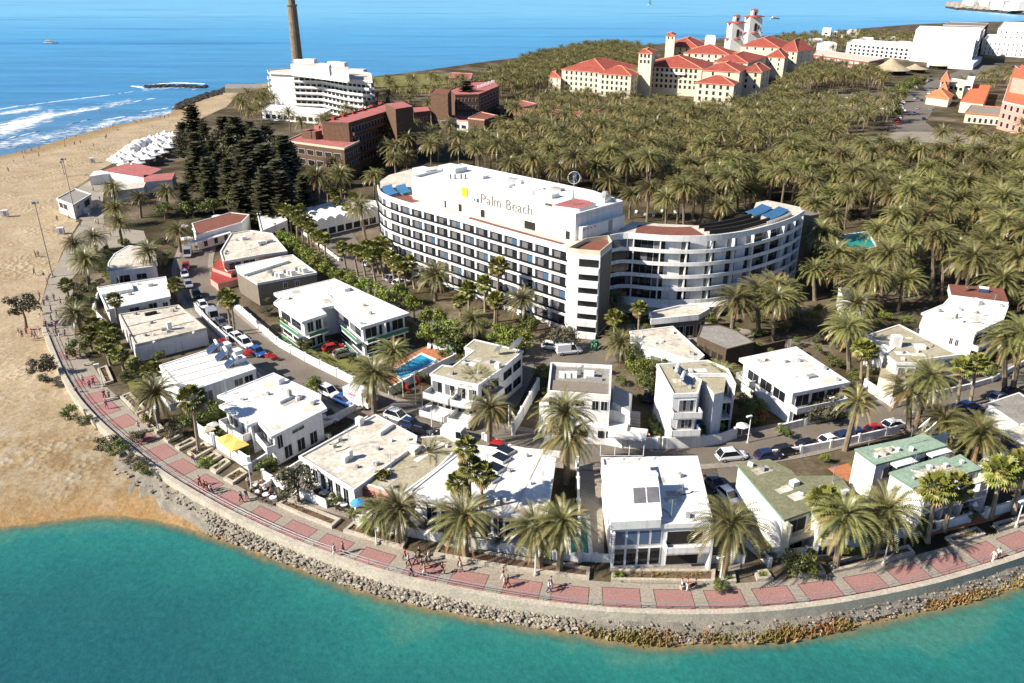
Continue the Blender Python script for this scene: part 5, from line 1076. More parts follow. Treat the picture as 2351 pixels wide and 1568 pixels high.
def trunk_mesh(r0, r1, mat, n=8):
    mb = MB(); mb.tube([(0, 0, z/14-.02) for z in range(15)], [(r0+(r1-r0)*(z/14))*(1.25 if z == 0 else 1)*(1+.07*(z % 2)) for z in range(15)], n); return mb
PAL = ['frond', 'frond_dry', 'pale_trunk', 'trunk']
def proto(mb, name, mats): o = mb.build(name, mats); me = o.data; bpy.data.objects.remove(o); return me
DATE = [proto(date_crown(k, 82, 22, 4.4), 'date_crown', PAL) for k in range(4)]+[proto(date_crown(9, 34, 22, 4.0, .25), 'date_crown', PAL)]
FAN = [proto(fan_crown(k, 34), 'fan_crown', ['fan', 'frond_dry', 'fan']) for k in range(4)]
TR_D, TR_F = proto(trunk_mesh(.42, .34, 0), 'trunk', 'trunk'), proto(trunk_mesh(.30, .16, 0), 'trunk', 'pale_trunk')
TR_G = proto(trunk_mesh(.30, .25, 0), 'trunk', 'pale_trunk')
def palm(kind, base, top, label, sc=1., var=None, group=None, thick=1.):
    r = thing('date_palm' if kind == 'd' else 'fan_palm', label, 'palm tree', base, group); v = top-base
    t = bpy.data.objects.new('trunk', TR_D if kind == 'd' and thick else TR_G if kind == 'd' else TR_F); C.objects.link(t); t.parent = r; t.rotation_mode = 'QUATERNION'; t.rotation_quaternion = v.to_track_quat('Z', 'Y'); k = (thick or 1)*sc**.5; t.scale = (k, k, v.length)
    c = bpy.data.objects.new('crown', (DATE if kind == 'd' else FAN)[random.randrange(4) if var is None else var]); C.objects.link(c); c.parent = r; c.location = v; c.rotation_euler = (random.uniform(-.12, .12), random.uniform(-.12, .12), random.uniform(0, 6.3)); c.scale = (sc, sc, sc*random.uniform(.9, 1.08)); return r
def ppalm(kind, Xc, Yc, Xb, Yb, label, sc=1., var=None, group=None, z0=0.):
    b_ = P(Xb, Yb, z0); z = top_z(b_, Yc); d = b_.y*cP+(CAMH-z)*sP; return palm(kind, b_, Vector(((Xc-1175.5)*d/F, b_.y, z)), label, sc, var, group)
DP = [  # date palms one can point at: crown x, y, foot x, y, size, label
(872,1178,886,1240,.8,'shorter palm of the pair on the promenade bed by the red pergola restaurant'),(916,1172,915,1247,.95,'palm of the pair by the red pergola restaurant, standing nearer the seats'),
(1064,1193,1070,1280,1.05,'full crowned date palm in the brown bed below the white restaurant wall'),(1230,1212,1240,1303,.95,'date palm in the promenade bed before the dark garden pool'),
(1292,1202,1284,1312,.95,'leaning date palm by the teal plunge pool on the promenade bed'),(1675,1210,1660,1325,1.15,'large date palm with orange fruit stems before the modern white villa'),
(1940,1188,1918,1302,1.05,'slanting pale trunked date palm in the bed below the olive roofed house'),(2035,1178,2007,1277,1.05,'dark date palm with shadow on the promenade between the green roofs'),
(2248,1000,2236,1057,1.15,'big spreading date palm at the car park behind the mint roofs'),(2168,968,2165,1015,1.0,'date palm beside the twin satellite dishes'),
(2088,898,2086,984,1.1,'front palm of the tall pair at the road before the mint roofs'),(2135,868,2099,988,1.1,'rear leaning palm of the tall pair at the road before the mint roofs'),
(1968,925,1940,1034,1.0,'thin crowned date palm leaning over the road by the white parked car'),(1946,755,1950,855,1.05,'tall date palm behind the broad low villa'),
(2308,785,2306,903,1.1,'date palm with two joined trunks at the road bend'),(2350,770,2322,907,1.15,'heavy date palm leaning over the road bend wall'),
(1297,950,1302,1100,1.1,'tall upright date palm in the courtyard by the white restaurant roof'),(1303,1003,1301,1110,1.05,'lower of the two overlapping date palms by the white restaurant roof'),
(1123,942,1124,1022,.95,'date palm standing at the kerb below the balcony block with flags'),(1093,882,1094,945,.95,'date palm in front of the beige roofed balcony block'),
(858,862,859,950,1.15,'large date palm at the white delivery van'),(902,812,900,858,1.,'date palm by the blue swimming pool'),
(986,1046,986,1082,.95,'date palm rising from the courtyard between restaurant roofs'),(356,905,362,976,1.05,'broad date palm in the bed by the ridged roof house'),
(170,560,177,602,.85,'dark date palm nearest the sand at the beach path'),(216,545,222,580,.95,'date palm with green crown by the beach path corner'),(196,598,205,660,1.1,'largest date palm beside the curved roof bungalow'),
(272,511,281,563,.95,'date palm on the path by the beach square'),(343,580,352,635,1.0,'date palm overhanging the curved grey roof'),(410,530,415,580,.95,'date palm before the brown roofed tavern'),
(260,432,264,472,1.0,'date palm behind the first aid hut on the beach path'),(265,478,270,520,.95,'date palm in the row between hut and pines'),(320,455,324,500,.95,'pale date palm in the garden below the cafe roofs'),(382,440,384,482,.95,'date palm at the foot of the dark pines'),
(172,722,185,760,.9,'low date palm by the lower promenade steps'),(998,634,1000,690,1.15,'golden date palm before the left wing of the curved hotel'),(826,478,840,552,1.1,'dark upright date palm by the arcade building'),
(1408,690,1409,730,.85,'date palm before the balcony tower of the hotel'),(1690,690,1676,784,1.2,'great golden date palm on the sandy hotel forecourt'),(1738,672,1742,770,1.15,'tall date palm next to the brown timber hall'),
(1200,690,1211,762,.95,'date palm beside the hotel garden at the tower foot'),(1423,790,1428,828,.9,'date palm in the yard behind the gravel roof villa'),(1655,865,1646,956,.95,'tall date palm before the house with blue awning'),
(1775,660,1780,740,1.1,'date palm left of the broad low villa under the hotel'),(1805,690,1806,760,1.,'second date palm under the right wing of the hotel'),(1950,748,1955,800,1.05,'golden date palm in the garden left of the beige roofed block'),
(1868,622,1870,690,1.,'date palm at the shaded end of the hotel'),(1928,622,1934,695,1.05,'date palm above the blue roofed shed'),(1968,645,1966,716,1.05,'date palm with pale bent trunk by the blue roofed shed'),(2004,636,1991,724,1.1,'leaning date palm behind the blue roofed shed'),
(2013,530,2022,600,1.1,'golden date palm beside the green garden pool'),(2142,540,2143,678,1.1,'tall palm left in the row of four behind the maroon roof villa'),(2170,556,2162,676,1.1,'second palm of the row of four behind the maroon roof villa'),(2200,566,2185,650,1.05,'third leaning palm of the row behind the maroon roof villa'),
(2285,580,2280,660,1.15,'palm behind the solar panel of the maroon roof villa'),(2338,592,2341,715,1.2,'huge palm behind the penthouse of the maroon roof villa'),(1075,850,1078,880,.8,'palm top behind the beige roofed balcony block'),
(1085,738,1090,790,.95,'date palm in the yard behind the pool wall'),(905,365,912,420,1.0,'date palm left of the hotel roof before the brick hotel'),(765,372,772,430,.95,'date palm before the lower brick wing'),(1735,560,1738,600,.01,'')]
for X, Y, XB, YB, s_, l in DP:
    if l: ppalm('d', X, Y, XB, YB, 'date palm: '+l if not l.split()[0] in () else l, s_, 4 if 'thin' in l or 'courtyard between' in l else None)
FP = [(1895,1147,1873,1272,1.25,'fan palm with thick white trunk before the olive roofed house'),(2150,1118,2129,1245,1.2,'left of the two fan palms before the front mint roof'),(2195,1114,2167,1220,1.2,'right of the two fan palms before the front mint roof'),
(2300,1080,2275,1190,1.25,'fan palm standing apart at the last garden wall'),(2353,1062,2328,1180,1.2,'fan palm cut by the picture edge near the last garden wall'),(1980,797,1976,884,1.05,'bright fan palm at the end of the low villa'),(1996,806,1991,884,.95,'slender fan palm at the end of the low villa'),
(2210,840,2197,934,1.05,'left of the dark trunked fan palms by the curved lawn'),(2244,832,2226,934,1.05,'right of the dark trunked fan palms by the curved lawn'),(1071,1026,1074,1222,.85,'tallest fan palm of the clump before the restaurant'),(1078,1068,1080,1226,.85,'middle fan palm of the clump before the restaurant'),
(1108,1086,1102,1230,.9,'dark fan palm of the clump before the restaurant'),(1050,1106,1060,1220,.85,'lowest fan palm of the clump before the restaurant'),(881,1101,884,1142,.85,'small fan palm before the red pergola'),(440,912,457,1036,1.2,'fan palm with tall bent trunk in the promenade bed'),
(347,850,352,882,1.,'fan palm by the steps of the ridged roof house'),(402,653,411,694,1.05,'fan palm behind the long grey block'),(262,687,271,744,.95,'slim fan palm before the stepped roof bungalow'),(152,654,163,709,1.,'fan palm on the beach path by benches'),
(520,683,531,765,1.1,'left fan palm of the pair in the street'),(530,688,540,772,.95,'right fan palm of the pair in the street'),(212,742,220,780,1.,'bushy fan palm in the promenade garden'),(237,755,246,800,1.05,'fan palm in the middle of the promenade garden'),(258,770,262,815,1.,'fan palm against the long grey block'),(200,764,212,805,.95,'lowest fan palm of the promenade garden'),
(272,812,285,850,1.,'fan palm by the small lawn'),(237,790,255,840,1.,'fan palm over the planting bed by the lawn'),(1145,610,1140,740,1.2,'big fan palm before the hotel windows'),(1138,686,1136,745,1.1,'lower fan palm before the hotel windows'),(1075,662,1077,712,1.1,'fan palm on the red paved hotel path'),(1112,650,1114,716,1.1,'fan palm between path and hotel'),
(1055,690,1058,735,1.,'fan palm at the garden end of the path'),(1468,706,1465,784,.95,'slim fan palm before the concave hotel wing'),(1410,728,1411,785,1.,'bushy fan palm at the tower foot'),(1755,862,1757,900,.9,'fan palm casting a shadow on the low villa'),(1430,735,1433,780,.8,'small fan palm beside the tower')]
for X, Y, XB, YB, s_, l in FP: ppalm('f', X, Y, XB, YB, l, s_)
for X, Y in ((785,567),(810,572),(828,577),(843,564),(858,567),(875,554),(895,589),(910,602),(870,580),(850,585),(925,615),(885,565),(940,600)): ppalm('f', X, Y, X+12, Y+62, 'fan palm in the close row between car park and left hotel wing', 1.05, None, 'fan palms along the hotel car park')
for X, Y in ((680,497),(693,509),(713,522),(730,542),(745,547),(665,485),(648,477),(633,447),(655,455),(705,505),(625,460),(690,480)): ppalm('f', X, Y, X+3, Y+52, 'fan palm in the row along the hotel drive beside the hedge', 1.05, None, 'fan palms along the hotel drive')
for X, Y in ((775,462),(795,475),(765,440),(810,450),(790,430),(750,430)): ppalm('f', X, Y, X+5, Y+48, 'fan palm standing before the white arcade building', .95, None, 'fan palms before the arcade')
# the big grove and the palms further out
EXC = HOUSES+[[(p.x, p.y) for p in pp([(1925,560),(1980,560),(1985,640),(1900,640)])]]+[[(p.x, p.y) for p in lf]+[(p.x, p.y) for p in pp(LB, ZH)], [(p.x, p.y) for p in rf]+[(p.x, p.y) for p in pp(RB, ZH)]]
for px in ([(1925,545),(1990,535),(2060,560),(2050,580),(1925,580)], [(1440,495),(1600,495),(1600,480),(1440,465)], [(1790,228),(2110,208),(2095,258),(1870,265)], [(2040,302),(2075,250),(2090,225),(2130,190),(2230,150),(2290,150),(2200,200),(2150,240),(2125,280),(2150,302)], [(1950,335),(2060,302),(2160,302),(2351,330),(2351,348),(2100,330),(1960,352)], [(2100,640),(2130,600),(2200,600),(2200,650)], [(2200,240),(2360,240),(2360,270),(2210,270)], [(820,175),(1000,165),(1030,178),(900,200)]): EXC.append([(p.x, p.y) for p in pp(px)])
def grow(zone, spacing, hmin, hmax, seed, n=6000, zz=9.):
    rr = random.Random(seed); poly = [(p.x, p.y) for p in pp(zone, zz)]; xs = [p[0] for p in poly]; ys = [p[1] for p in poly]; got = []; cell = {}
    for _ in range(n):
        x, y = rr.uniform(min(xs), max(xs)), rr.uniform(min(ys), max(ys)); k = (int(x//spacing), int(y//spacing))
        if any((x-a)**2+(y-b_)**2 < spacing**2 for i in (-1, 0, 1) for j in (-1, 0, 1) for a, b_ in cell.get((k[0]+i, k[1]+j), ())): continue
        cell.setdefault(k, []).append((x, y)); got.append((x, y, rr.uniform(hmin, hmax)))
    q = np.array([(g[0], g[1]) for g in got]); ok = inside(q[:, 0], q[:, 1], poly)
    for e in EXC:
        e2 = [(v[0], v[1]) for v in e]; ok &= ~inside(q[:, 0], q[:, 1], e2)
        ok &= ~(seg_dist(q[:, 0], q[:, 1], [Vector((*v, 0)) for v in e2+e2[:1]]) < 1.2)
    return [g for g, o in zip(got, ok) if o]
Z1 = [(1040,345),(1120,300),(1250,272),(1420,268),(1560,258),(1750,262),(1900,290),(2000,345),(2420,355),(2450,700),(2300,640),(2140,600),(2060,640),(1960,610),(1880,570),(1865,480),(1840,425),(1740,420),(1640,470),(1440,440),(1350,412),(1150,362)]
pts = [(g, 'grove') for g in grow(Z1, 5.7, 5., 13.5, 1, 40000) if math.sin(g[0]*.11+1.7)+math.sin(g[1]*.09+g[0]*.05) > -1.6]+[(g, 'grove') for g in grow([(1750,640),(1860,610),(2000,650),(2130,645),(2110,720),(1990,740),(1930,700),(1760,700)], 9, 5.5, 9, 31, 9000)]
pts += [(g, 'belt') for g in grow([(860,300),(1000,280),(1060,300),(1060,350),(960,360),(870,340)], 9, 7, 11, 2)]
pts += [(g, 'belt') for g in grow([(700,400),(860,385),(870,420),(720,440)], 9, 8, 12, 22)]
far_ = grow([(1130,165),(1200,128),(1330,100),(1420,95),(1500,108),(1470,150),(1290,148),(1250,185),(1130,195)], 6.0, 5, 11, 3, 60000)+grow([(1140,215),(1300,205),(1450,215),(1600,235),(1760,215),(1900,260),(1750,258),(1560,254),(1400,262),(1230,262),(1150,245)], 7.2, 6, 10, 4, 20000)+grow([(1770,190),(1880,140),(2010,160),(2090,190),(2050,240),(1920,290),(1790,262)], 7.2, 8, 12, 5, 20000)+grow([(2150,285),(2351,270),(2500,330),(2351,340),(2160,310)], 8, 6, 9, 6, 8000)+grow([(840,175),(1060,160),(1130,150),(1130,185),(1000,225),(880,225)], 12, 5, 9, 7, 8000)+grow([(540,215),(620,195),(640,235),(560,250)], 9, 6, 9, 8, 5000)+grow([(640,262),(760,255),(870,225),(900,240),(760,275),(660,285)], 10, 6, 10, 9, 8000)+grow([(1780,78),(1880,70),(2100,72),(2100,92),(1900,105),(1790,98)], 13, 6, 10, 10, 20000)+grow([(2120,195),(2290,150),(2351,140),(2351,175),(2200,190),(2140,215)], 14, 5, 8, 11, 8000)
far_ += grow([(2440,340),(2900,330),(3300,640),(2700,760),(2460,700)], 6.5, 6, 12, 61, 40000)+grow([(2480,760),(2760,700),(3000,860),(2700,1000),(2450,1090),(2420,1000)], 11, 5, 9, 62, 6000)
pts.sort(key=lambda g: g[0][1]); NOBJ = 300-len([1 for d in DP if d[5]])
for (x, y, h_), zn in pts[:NOBJ]:
    b_ = Vector((x, y, 0)); lean = Vector((random.gauss(0, .05), random.gauss(0, .05), 1))*h_
    palm('d', b_, b_+lean, 'date palm of the dense grove spreading behind the curved hotel' if zn == 'grove' else 'date palm in the shade beside the dark brick hotel', random.uniform(1.0, 1.3), None, 'palms of the grove' if zn == 'grove' else 'palms by the brick hotel', .8)
LOWC = [date_crown(20+k, 46, 10, 4.6, .12) for k in range(4)]; lt = MB(); lt.tube([(0, 0, 0), (0, 0, 1)], .28, 5)
def merged(name, items, mats, kind='stuff'):   # items: (template MB, 3x3 matrix, offset, material shift)
    V, Fc, Mi, off = [], [], [], 0
    for mb, mat3, o_, ms in items:
        v = np.array(mb.v) @ np.array(mat3).T+np.array(o_); V.append(v); Fc += [tuple(i+off for i in f) for f in mb.f]; Mi += [m+ms for m in mb.m]; off += len(mb.v)
    me = bpy.data.meshes.new(name); me.from_pydata(np.concatenate(V).tolist(), [], Fc)
    for m in mats: me.materials.append(MATS[m])
    me.polygons.foreach_set('material_index', Mi); o = bpy.data.objects.new(name, me); C.objects.link(o); o['kind'] = kind; return o
M('frond_far', (.275,.24,.085), .40, col2=(.09,.097,.031), scale=.12, spec=.5)
items = []
for x, y, h_ in [g for g, z in pts[NOBJ:]]+far_:
    s_ = random.uniform(1.0, 1.35); w = random.uniform(0, 6.3); c, s2 = math.cos(w)*s_, math.sin(w)*s_
    items.append((random.choice(LOWC), [[c, -s2, 0], [s2, c, 0], [0, 0, s_]], (x, y, h_), 0)); items.append((lt, [[1, 0, 0], [0, 1, 0], [0, 0, h_]], (x, y, 0), 3))
merged('palm_grove', items, ['frond_far', 'frond_dry', 'pale_trunk', 'trunk'])
# ---- leafy trees and shrubs: many small leaf faces through an uneven crown
def leaf_crown(seed, n, rad, flat=.75, leaf=.3, clumps=14, m=0):
    rr = random.Random(seed); mb = MB(); cs = []
    for _ in range(clumps):
        a, z, q = rr.uniform(0, 6.3), rr.uniform(-.55, .8), rr.uniform(.25, .85); cs.append((Vector((math.cos(a)*q*rad, math.sin(a)*q*rad, z*rad*flat*(1.1-q*.5))), rad*rr.uniform(.28, .48)))
    for _ in range(n):
        c, cr = rr.choice(cs); d = Vector((rr.gauss(0, 1), rr.gauss(0, 1), rr.gauss(0, 1))).normalized()*cr*rr.uniform(.55, 1.08); d.z *= .8; p = c+d
        nrm = (d.normalized()+Vector((rr.gauss(0, .5), rr.gauss(0, .5), rr.gauss(0, .5)))).normalized(); u = nrm.orthogonal().normalized(); w = rr.uniform(0, 6.3); v = nrm.cross(u); a = u*math.cos(w)+v*math.sin(w); b_ = nrm.cross(a); s_ = leaf*rr.uniform(.6, 1.3)
        mb.face([p-a*s_, p+b_*s_*.5, p+a*s_, p-b_*s_*.5], m)
    return mb
def limb_mesh(seed):
    rr = random.Random(seed); mb = MB(); mb.tube([(0, 0, -.1), (.06, .03, .5), (0, .05, 1.)], [.11, .08, .06], 7)
    for k in range(5): a = k*1.26+rr.uniform(-.3, .3); mb.tube([(0, .05, .8+.04*k), (.22*math.cos(a), .22*math.sin(a), 1.15), (.45*math.cos(a), .45*math.sin(a), 1.4)], [.05, .03, .015], 5)
    return mb
LEAF = {k: [proto(leaf_crown(s_*7+i, 1500, 1., .8, .085), 'crown', m) for i in range(3)] for s_, (k, m) in enumerate((('leaf', 'leaf'), ('bright', 'leaf_bright'), ('grey', 'leaf_grey')))}
LIMB = [proto(limb_mesh(k), 'trunk', 'trunk') for k in range(3)]
def tree(X, Y, rad, h_, label, kind='leaf', name='leafy_tree', group=None, flat=1.):
    b_ = P(X, Y, 0) if h_ <= 0 else P(X, Y, h_); b_.z = 0; H_ = max(.3, abs(h_)); r = thing(name, label, 'tree' if 'tree' in name else 'shrub', b_, group)
    if 'tree' in name or 'olive' in name:
        t = bpy.data.objects.new('trunk', random.choice(LIMB)); C.objects.link(t); t.parent = r; t.scale = (rad*.9, rad*.9, max(.4, H_*.78)); t.rotation_euler.z = random.uniform(0, 6)
    c = bpy.data.objects.new('crown', random.choice(LEAF[kind])); C.objects.link(c); c.parent = r; c.location = (0, 0, H_); c.scale = (rad, rad*random.uniform(.85, 1.1), rad*flat); c.rotation_euler.z = random.uniform(0, 6.3); return r
# (X, Y of the crown's middle, radius m, crown height m)
tree(47,700,3.1,4.6,'grey green tamarisk tree alone on the sand by the promenade end','grey','beach_tree')
tree(95,838,2.4,2.0,'big dark tamarisk bush against the sea wall on the sand','grey','beach_bush'); tree(105,868,1.6,.7,'low dry bush at the foot of the big tamarisk bush','grey','beach_bush',flat=.5)
for X, Y, r_, l in ((160,948,1.8,'low olive mound of scrub on the dry lagoon bed'),(193,963,1.3,'dark round bush against the sea wall by the mound of scrub'),(243,1018,2.0,'grey bush first in the row under the sea wall'),(268,1030,1.7,'dark green bush second in the row under the sea wall'),(302,1058,1.5,'dark brown bush third in the row under the sea wall'),(322,1070,1.2,'olive bush fourth in the row under the sea wall'),(336,1082,1.1,'last small bush of the row under the sea wall')): tree(X, Y, r_, .8, l, 'grey' if 'grey' in l or 'brown' in l else 'leaf', 'beach_bush', flat=.7)
for i, (X, Y) in enumerate(((653,542),(670,562),(690,574),(708,584),(728,599),(748,617),(778,632),(795,645),(813,652),(838,657),(863,669),(888,679),(920,674),(950,699),(973,724),(1000,728),(1025,752))): tree(X, Y, random.uniform(2.2, 3.0), 3.2, 'bright green garden tree in the hedge line between apartments and hotel drive', 'bright', 'leafy_tree', 'trees of the hedge line')
for i, (X, Y, r_, h_, k, l) in enumerate(((1150,772,3,3.5,'bright','yellow green tree by the yard behind the beige block'),(1190,775,3,3.5,'bright','bushy tree left of the service yard'),(1210,748,2.6,3,'leaf','small tree below the hotel windows'),(1290,768,3.2,3.2,'grey','pale bushy tree at the foot of the hotel tower'),(1165,800,2.4,3,'bright','leafy tree touching the satellite dish block'),(1470,840,2.5,3,'bright','tree between the gravel roof villa and blue awning house'),(1490,880,2.2,3,'leaf','dark tree in the gap by the blue awning house'),(1505,840,2,3,'leaf','small dark tree behind the solar heater roof'),(1880,935,3,2.5,'grey','wide dry tree below the low villa terrace'),(1905,920,2.4,2.5,'grey','thin dry tree beside the low villa'),(1735,945,2.2,2,'leaf','dark garden tree at the red paved drive'),(1710,930,1.8,2,'leaf','dark shrub by the red paved drive'),(725,880,1.8,1.8,'bright','round yellow green street tree by the parked cars'),(680,1108,2.6,3,'grey','bare grey tree in the restaurant terrace'),(1883,545,5.5,6,'leaf','large dark tree at the shaded end of the hotel'),(1900,590,4.5,5,'leaf','second dark tree at the shaded end of the hotel'),(2128,480,3.5,4,'leaf','leafy tree inside the grove beyond the pool'),(1642,975,1.6,1.6,'bright','yellow flowering bush before the blue awning house'),(1600,995,1.5,1.2,'bright','golden bush under the blue awning'),(1625,985,1.2,1.,'leaf','small hedge bush under the palm at the blue awning'),(1705,975,1.3,1.2,'leaf','clipped green bush at the white street wall'),(2270,850,2,1.6,'leaf','garden bush on the curved lawn'),(660,745,2,2.2,'leaf','garden tree before the green trimmed apartments'),(700,790,1.6,1.3,'leaf','low garden bush by the white street wall'),(1025,775,3.2,3.4,'leaf','round dark tree behind the pool terrace'),(985,760,2.6,3,'bright','bright tree behind the pool terrace'),(320,1000,1.5,1.,'grey','grey shrub in the promenade bed'),(395,985,1.8,1.6,'grey','grey leafed shrub by the yellow parasol garden'),(480,950,2.4,2,'leaf','dark garden shrub beside the villa with yellow parasols'),(440,965,2,1.8,'leaf','dark bush at the bent fan palm'),(1835,1290,2.2,1.6,'leaf','dark spreading bush at the promenade steps'),(1990,1225,2,1.5,'leaf','garden bush between the green roofed houses'),(1655,1345,.9,.8,'leaf','small green bush in the brown bed by the lamp'),(1420,1322,.8,.4,'bright','yellow succulent patch in the brown bed'),(2120,1215,1.5,1,'leaf','low bush by the blue garden wall'),(470,1062,1.3,.6,'bright','yellow green hedge around the bent fan palm'),(170,690,2,2,'leaf','bushes in the promenade garden near the path'),(180,800,2.2,1.6,'leaf','planting in the promenade garden under fan palms'),(310,840,1.6,1.2,'leaf','bush by the small lawn'),(500,815,1.3,1.1,'leaf','bush among the red flowers by the street'),(345,960,1.4,1,'leaf','shrub under the broad date palm'),(850,1205,1.6,1.1,'leaf','shrub before the restaurant terrace wall'),(1800,990,1.3,1.2,'leaf','hedge shrub on the low villa lawn'),(2055,870,1.6,1.4,'leaf','red tinted garden shrub by the tall palms'),(2130,1150,1.2,1,'leaf','small shrub under the twin fan palms'),(1245,850,1.6,2.2,'bright','small yellow tree at the corner of the gravel roof villa'),(1455,815,2,2,'leaf','dark shrubs in the back yard'),(560,470,3.5,4,'leaf','broadleaf tree between pines and pavilion'),(600,455,3,4,'leaf','broadleaf tree behind the low white pavilion'),(540,455,3,4,'leaf','dark tree below the pines'),(490,470,3,3.5,'leaf','garden tree behind the tavern'),(440,475,3,3,'leaf','garden tree between beach path and tavern'),(375,480,2.6,3,'leaf','garden tree beside the beach path palms'),(690,440,3,4,'leaf','tree between the brick wing and the drive'),(640,420,3.5,5,'leaf','dark tree under the last pine'))): tree(X, Y, r_, h_, l, k, 'leafy_tree' if r_ > 1.7 and 'bush' not in l and 'shrub' not in l else 'garden_bush')
for i, (X, Y, l) in enumerate(((510,795,'red bougainvillea beside the parked cars'),(565,820,'orange red bougainvillea at the solar heater house'),(625,828,'pink red bougainvillea by the road edge'),(1742,965,'red flowering shrub by the terracotta drive'))):
    r = thing('flowering_shrub', l, 'shrub', P(X, Y, 0)); c = bpy.data.objects.new('crown', LEAF['leaf'][i % 3].copy()); c.data.materials.clear(); c.data.materials.append(MATS['flower']); C.objects.link(c); c.parent = r; c.location = (0, 0, .8); c.scale = (1.3, 1.1, .8)
# ---- garden shrubs filling the plots between houses, walls and road
EX2 = [e for e in EXC]+[[(p.x, p.y) for p in pp(q)] for q in ([(905,850),(968,813),(1000,827),(922,868)], [(690,470),(760,490),(800,520),(850,600),(960,690),(1060,760),(1000,770),(850,690),(760,600),(700,540)], [(1215,790),(1400,775),(1420,840),(1330,852),(1230,850),(1190,930),(1160,950),(1190,860)], [(590,1150),(700,1050),(840,950),(872,965),(760,1050),(640,1165)], [(1312,1195),(1352,1190),(1356,1276),(1305,1276)], [(1325,1060),(1380,1060),(1388,1290),(1330,1290)], [(1240,955),(1490,960),(1490,1030),(1240,1030)])]
EXC[:] = EX2; n_s = 0
for zone, sp_, lab, g_ in (([(175,640),(180,770),(300,935),(530,1100),(700,1180),(1000,1262),(1400,1325),(1800,1320),(2100,1262),(2351,1195),(2351,1010),(1800,1060),(1200,1040),(860,960),(640,830),(470,700),(430,560),(260,560)], 4.2, 'garden shrub in the plots on the lagoon side of the street', 'shrubs of the lagoon side gardens'), ([(560,540),(700,560),(1000,740),(1200,740),(1420,760),(1760,690),(2120,740),(2351,640),(2351,830),(1950,950),(1600,1010),(1250,1000),(960,940),(800,860),(600,730),(500,620)], 4.0, 'garden shrub in the plots between street and curved hotel', 'shrubs of the hotel side gardens')):
    for x, y, h_ in grow(zone, sp_, .5, 1.6, 50+n_s, 6000, 0.):
        p = Vector((x, y, 0))
        if min((q-p).length for q in rc) < 5.6 or min((q-p).length for q in inner) < 2.2: continue
        if n_s > 290: break
        n_s += 1; X, Y = proj((x, y, 0)); tree(X, Y, random.uniform(.8, 1.7), -h_, lab, random.choice(['leaf','leaf','bright','grey','leaf']), 'garden_bush', g_, random.uniform(.6, 1.))
for X0, Y0, X1, Y1, h_, l in ((186,672,222,668,1.6,'dark clipped hedge left of the stepped roof bungalow'),(190,690,226,700,1.6,'dark hedge block below the clipped hedge'),(238,640,240,600,1.5,'hedge at the side of the curved roof bungalow'),(365,620,385,600,1.8,'tall hedge between curved roof bungalow and street'),(372,660,400,655,1.5,'hedge behind the stepped roof bungalow'),(510,905,560,890,1.6,'hedge along the villa wall beside the ridged roof house'),(480,905,500,930,1.4,'dark hedge at the villa corner'),(1860,975,1950,955,1.2,'hedge inside the road rail of the low villa'),(655,790,800,860,1.1,'long low hedge behind the white street wall'),(1060,800,1110,770,1.8,'green hedge behind the balcony block'),(1720,860,1735,930,1.6,'hedge beside the low villa wall'),(1500,960,1510,1010,1.3,'hedge along the brown drive')):
    a, b_ = P(X0, Y0), P(X1, Y1); r = thing('hedge', l, 'hedge', (a+b_)/2); c = bpy.data.objects.new('crown', random.choice(LEAF['leaf'])); C.objects.link(c); c.parent = r; c.location = (0, 0, h_*.45); c.scale = ((b_-a).length*.6, .95, h_*.75); c.rotation_euler.z = math.atan2((b_-a).y, (b_-a).x)
# ---- Norfolk pines
def pine_mesh(seed):
    rr = random.Random(seed); mb = MB(); H_ = 1.
    for k in range(21):
        z = .10+.88*k/20; L = .27*(1-z)**.42+.01; nb = 9
        for j in range(nb):
            a = j*6.283/nb+k*.6+rr.uniform(-.25, .25); d = Vector((math.cos(a), math.sin(a), rr.uniform(-.08, .28))).normalized(); LL = L; L = LL*rr.choice([.45, .75, .9, 1., 1.12, 1.2]); side = Vector((-math.sin(a), math.cos(a), 0))
            for q in range(9):
                t = (q+1.5)/10; c = Vector((0, 0, z))+d*L*t+Vector((0, 0, -.012*math.sin(t*3.1))); w = .042*(1.25-t*.5)
                for s_ in (-1, 1):
                    tip = c+side*s_*w*rr.uniform(.9, 1.7)+d*w*rr.uniform(.4, 1)+Vector((0, 0, w*rr.uniform(-.2, .7))); mb.face([c-d*w*.5, c+d*w*.6, tip], 0)
            L = LL
    return mb
PINE = [proto(pine_mesh(k), 'crown', 'pine') for k in range(3)]; PTR = proto(trunk_mesh(.022, .004, 0, 6), 'trunk', 'trunk')
def pine(X, Yt, h_, label, group=None):
    b_ = P(X, Yt, h_); b_.z = 0; r = thing('norfolk_pine', label, 'pine tree', b_, group)
    for me, n_ in ((PTR, 'trunk'), (random.choice(PINE), 'crown')):
        o = bpy.data.objects.new(n_, me); C.objects.link(o); o.parent = r; w = random.uniform(1.05, 1.5) if n_ == 'crown' else 1; o.scale = (h_*w, h_*w, h_); o.rotation_euler.z = random.uniform(0, 6)
for X, Y, h_ in ((410,285,16),(470,275,19),(505,270,20),(540,262,20),(575,275,20),(610,280,19),(640,300,19),(665,318,18),(450,320,17),(490,315,18),(530,312,19),(570,320,19),(610,330,18),(650,350,17),(470,360,15),(515,365,16),(560,370,16),(605,375,16),(645,395,15),(690,400,13),(430,370,13),(420,410,11),(480,410,12),(540,415,13),(600,420,13),(440,300,16),(520,290,19),(590,300,19),(550,345,17),(500,340,17),(630,370,16),(580,350,17)): pine(X+random.uniform(-9, 9), Y+random.uniform(-4, 12), h_*random.uniform(.78, 1.06), 'dark Norfolk pine in the dense clump between beach cafe and brick hotel', 'pines of the dark clump')
LEAF['dark'] = [proto(leaf_crown(70+i, 1700, 1., .8, .075, 18), 'crown', 'pine') for i in range(2)]
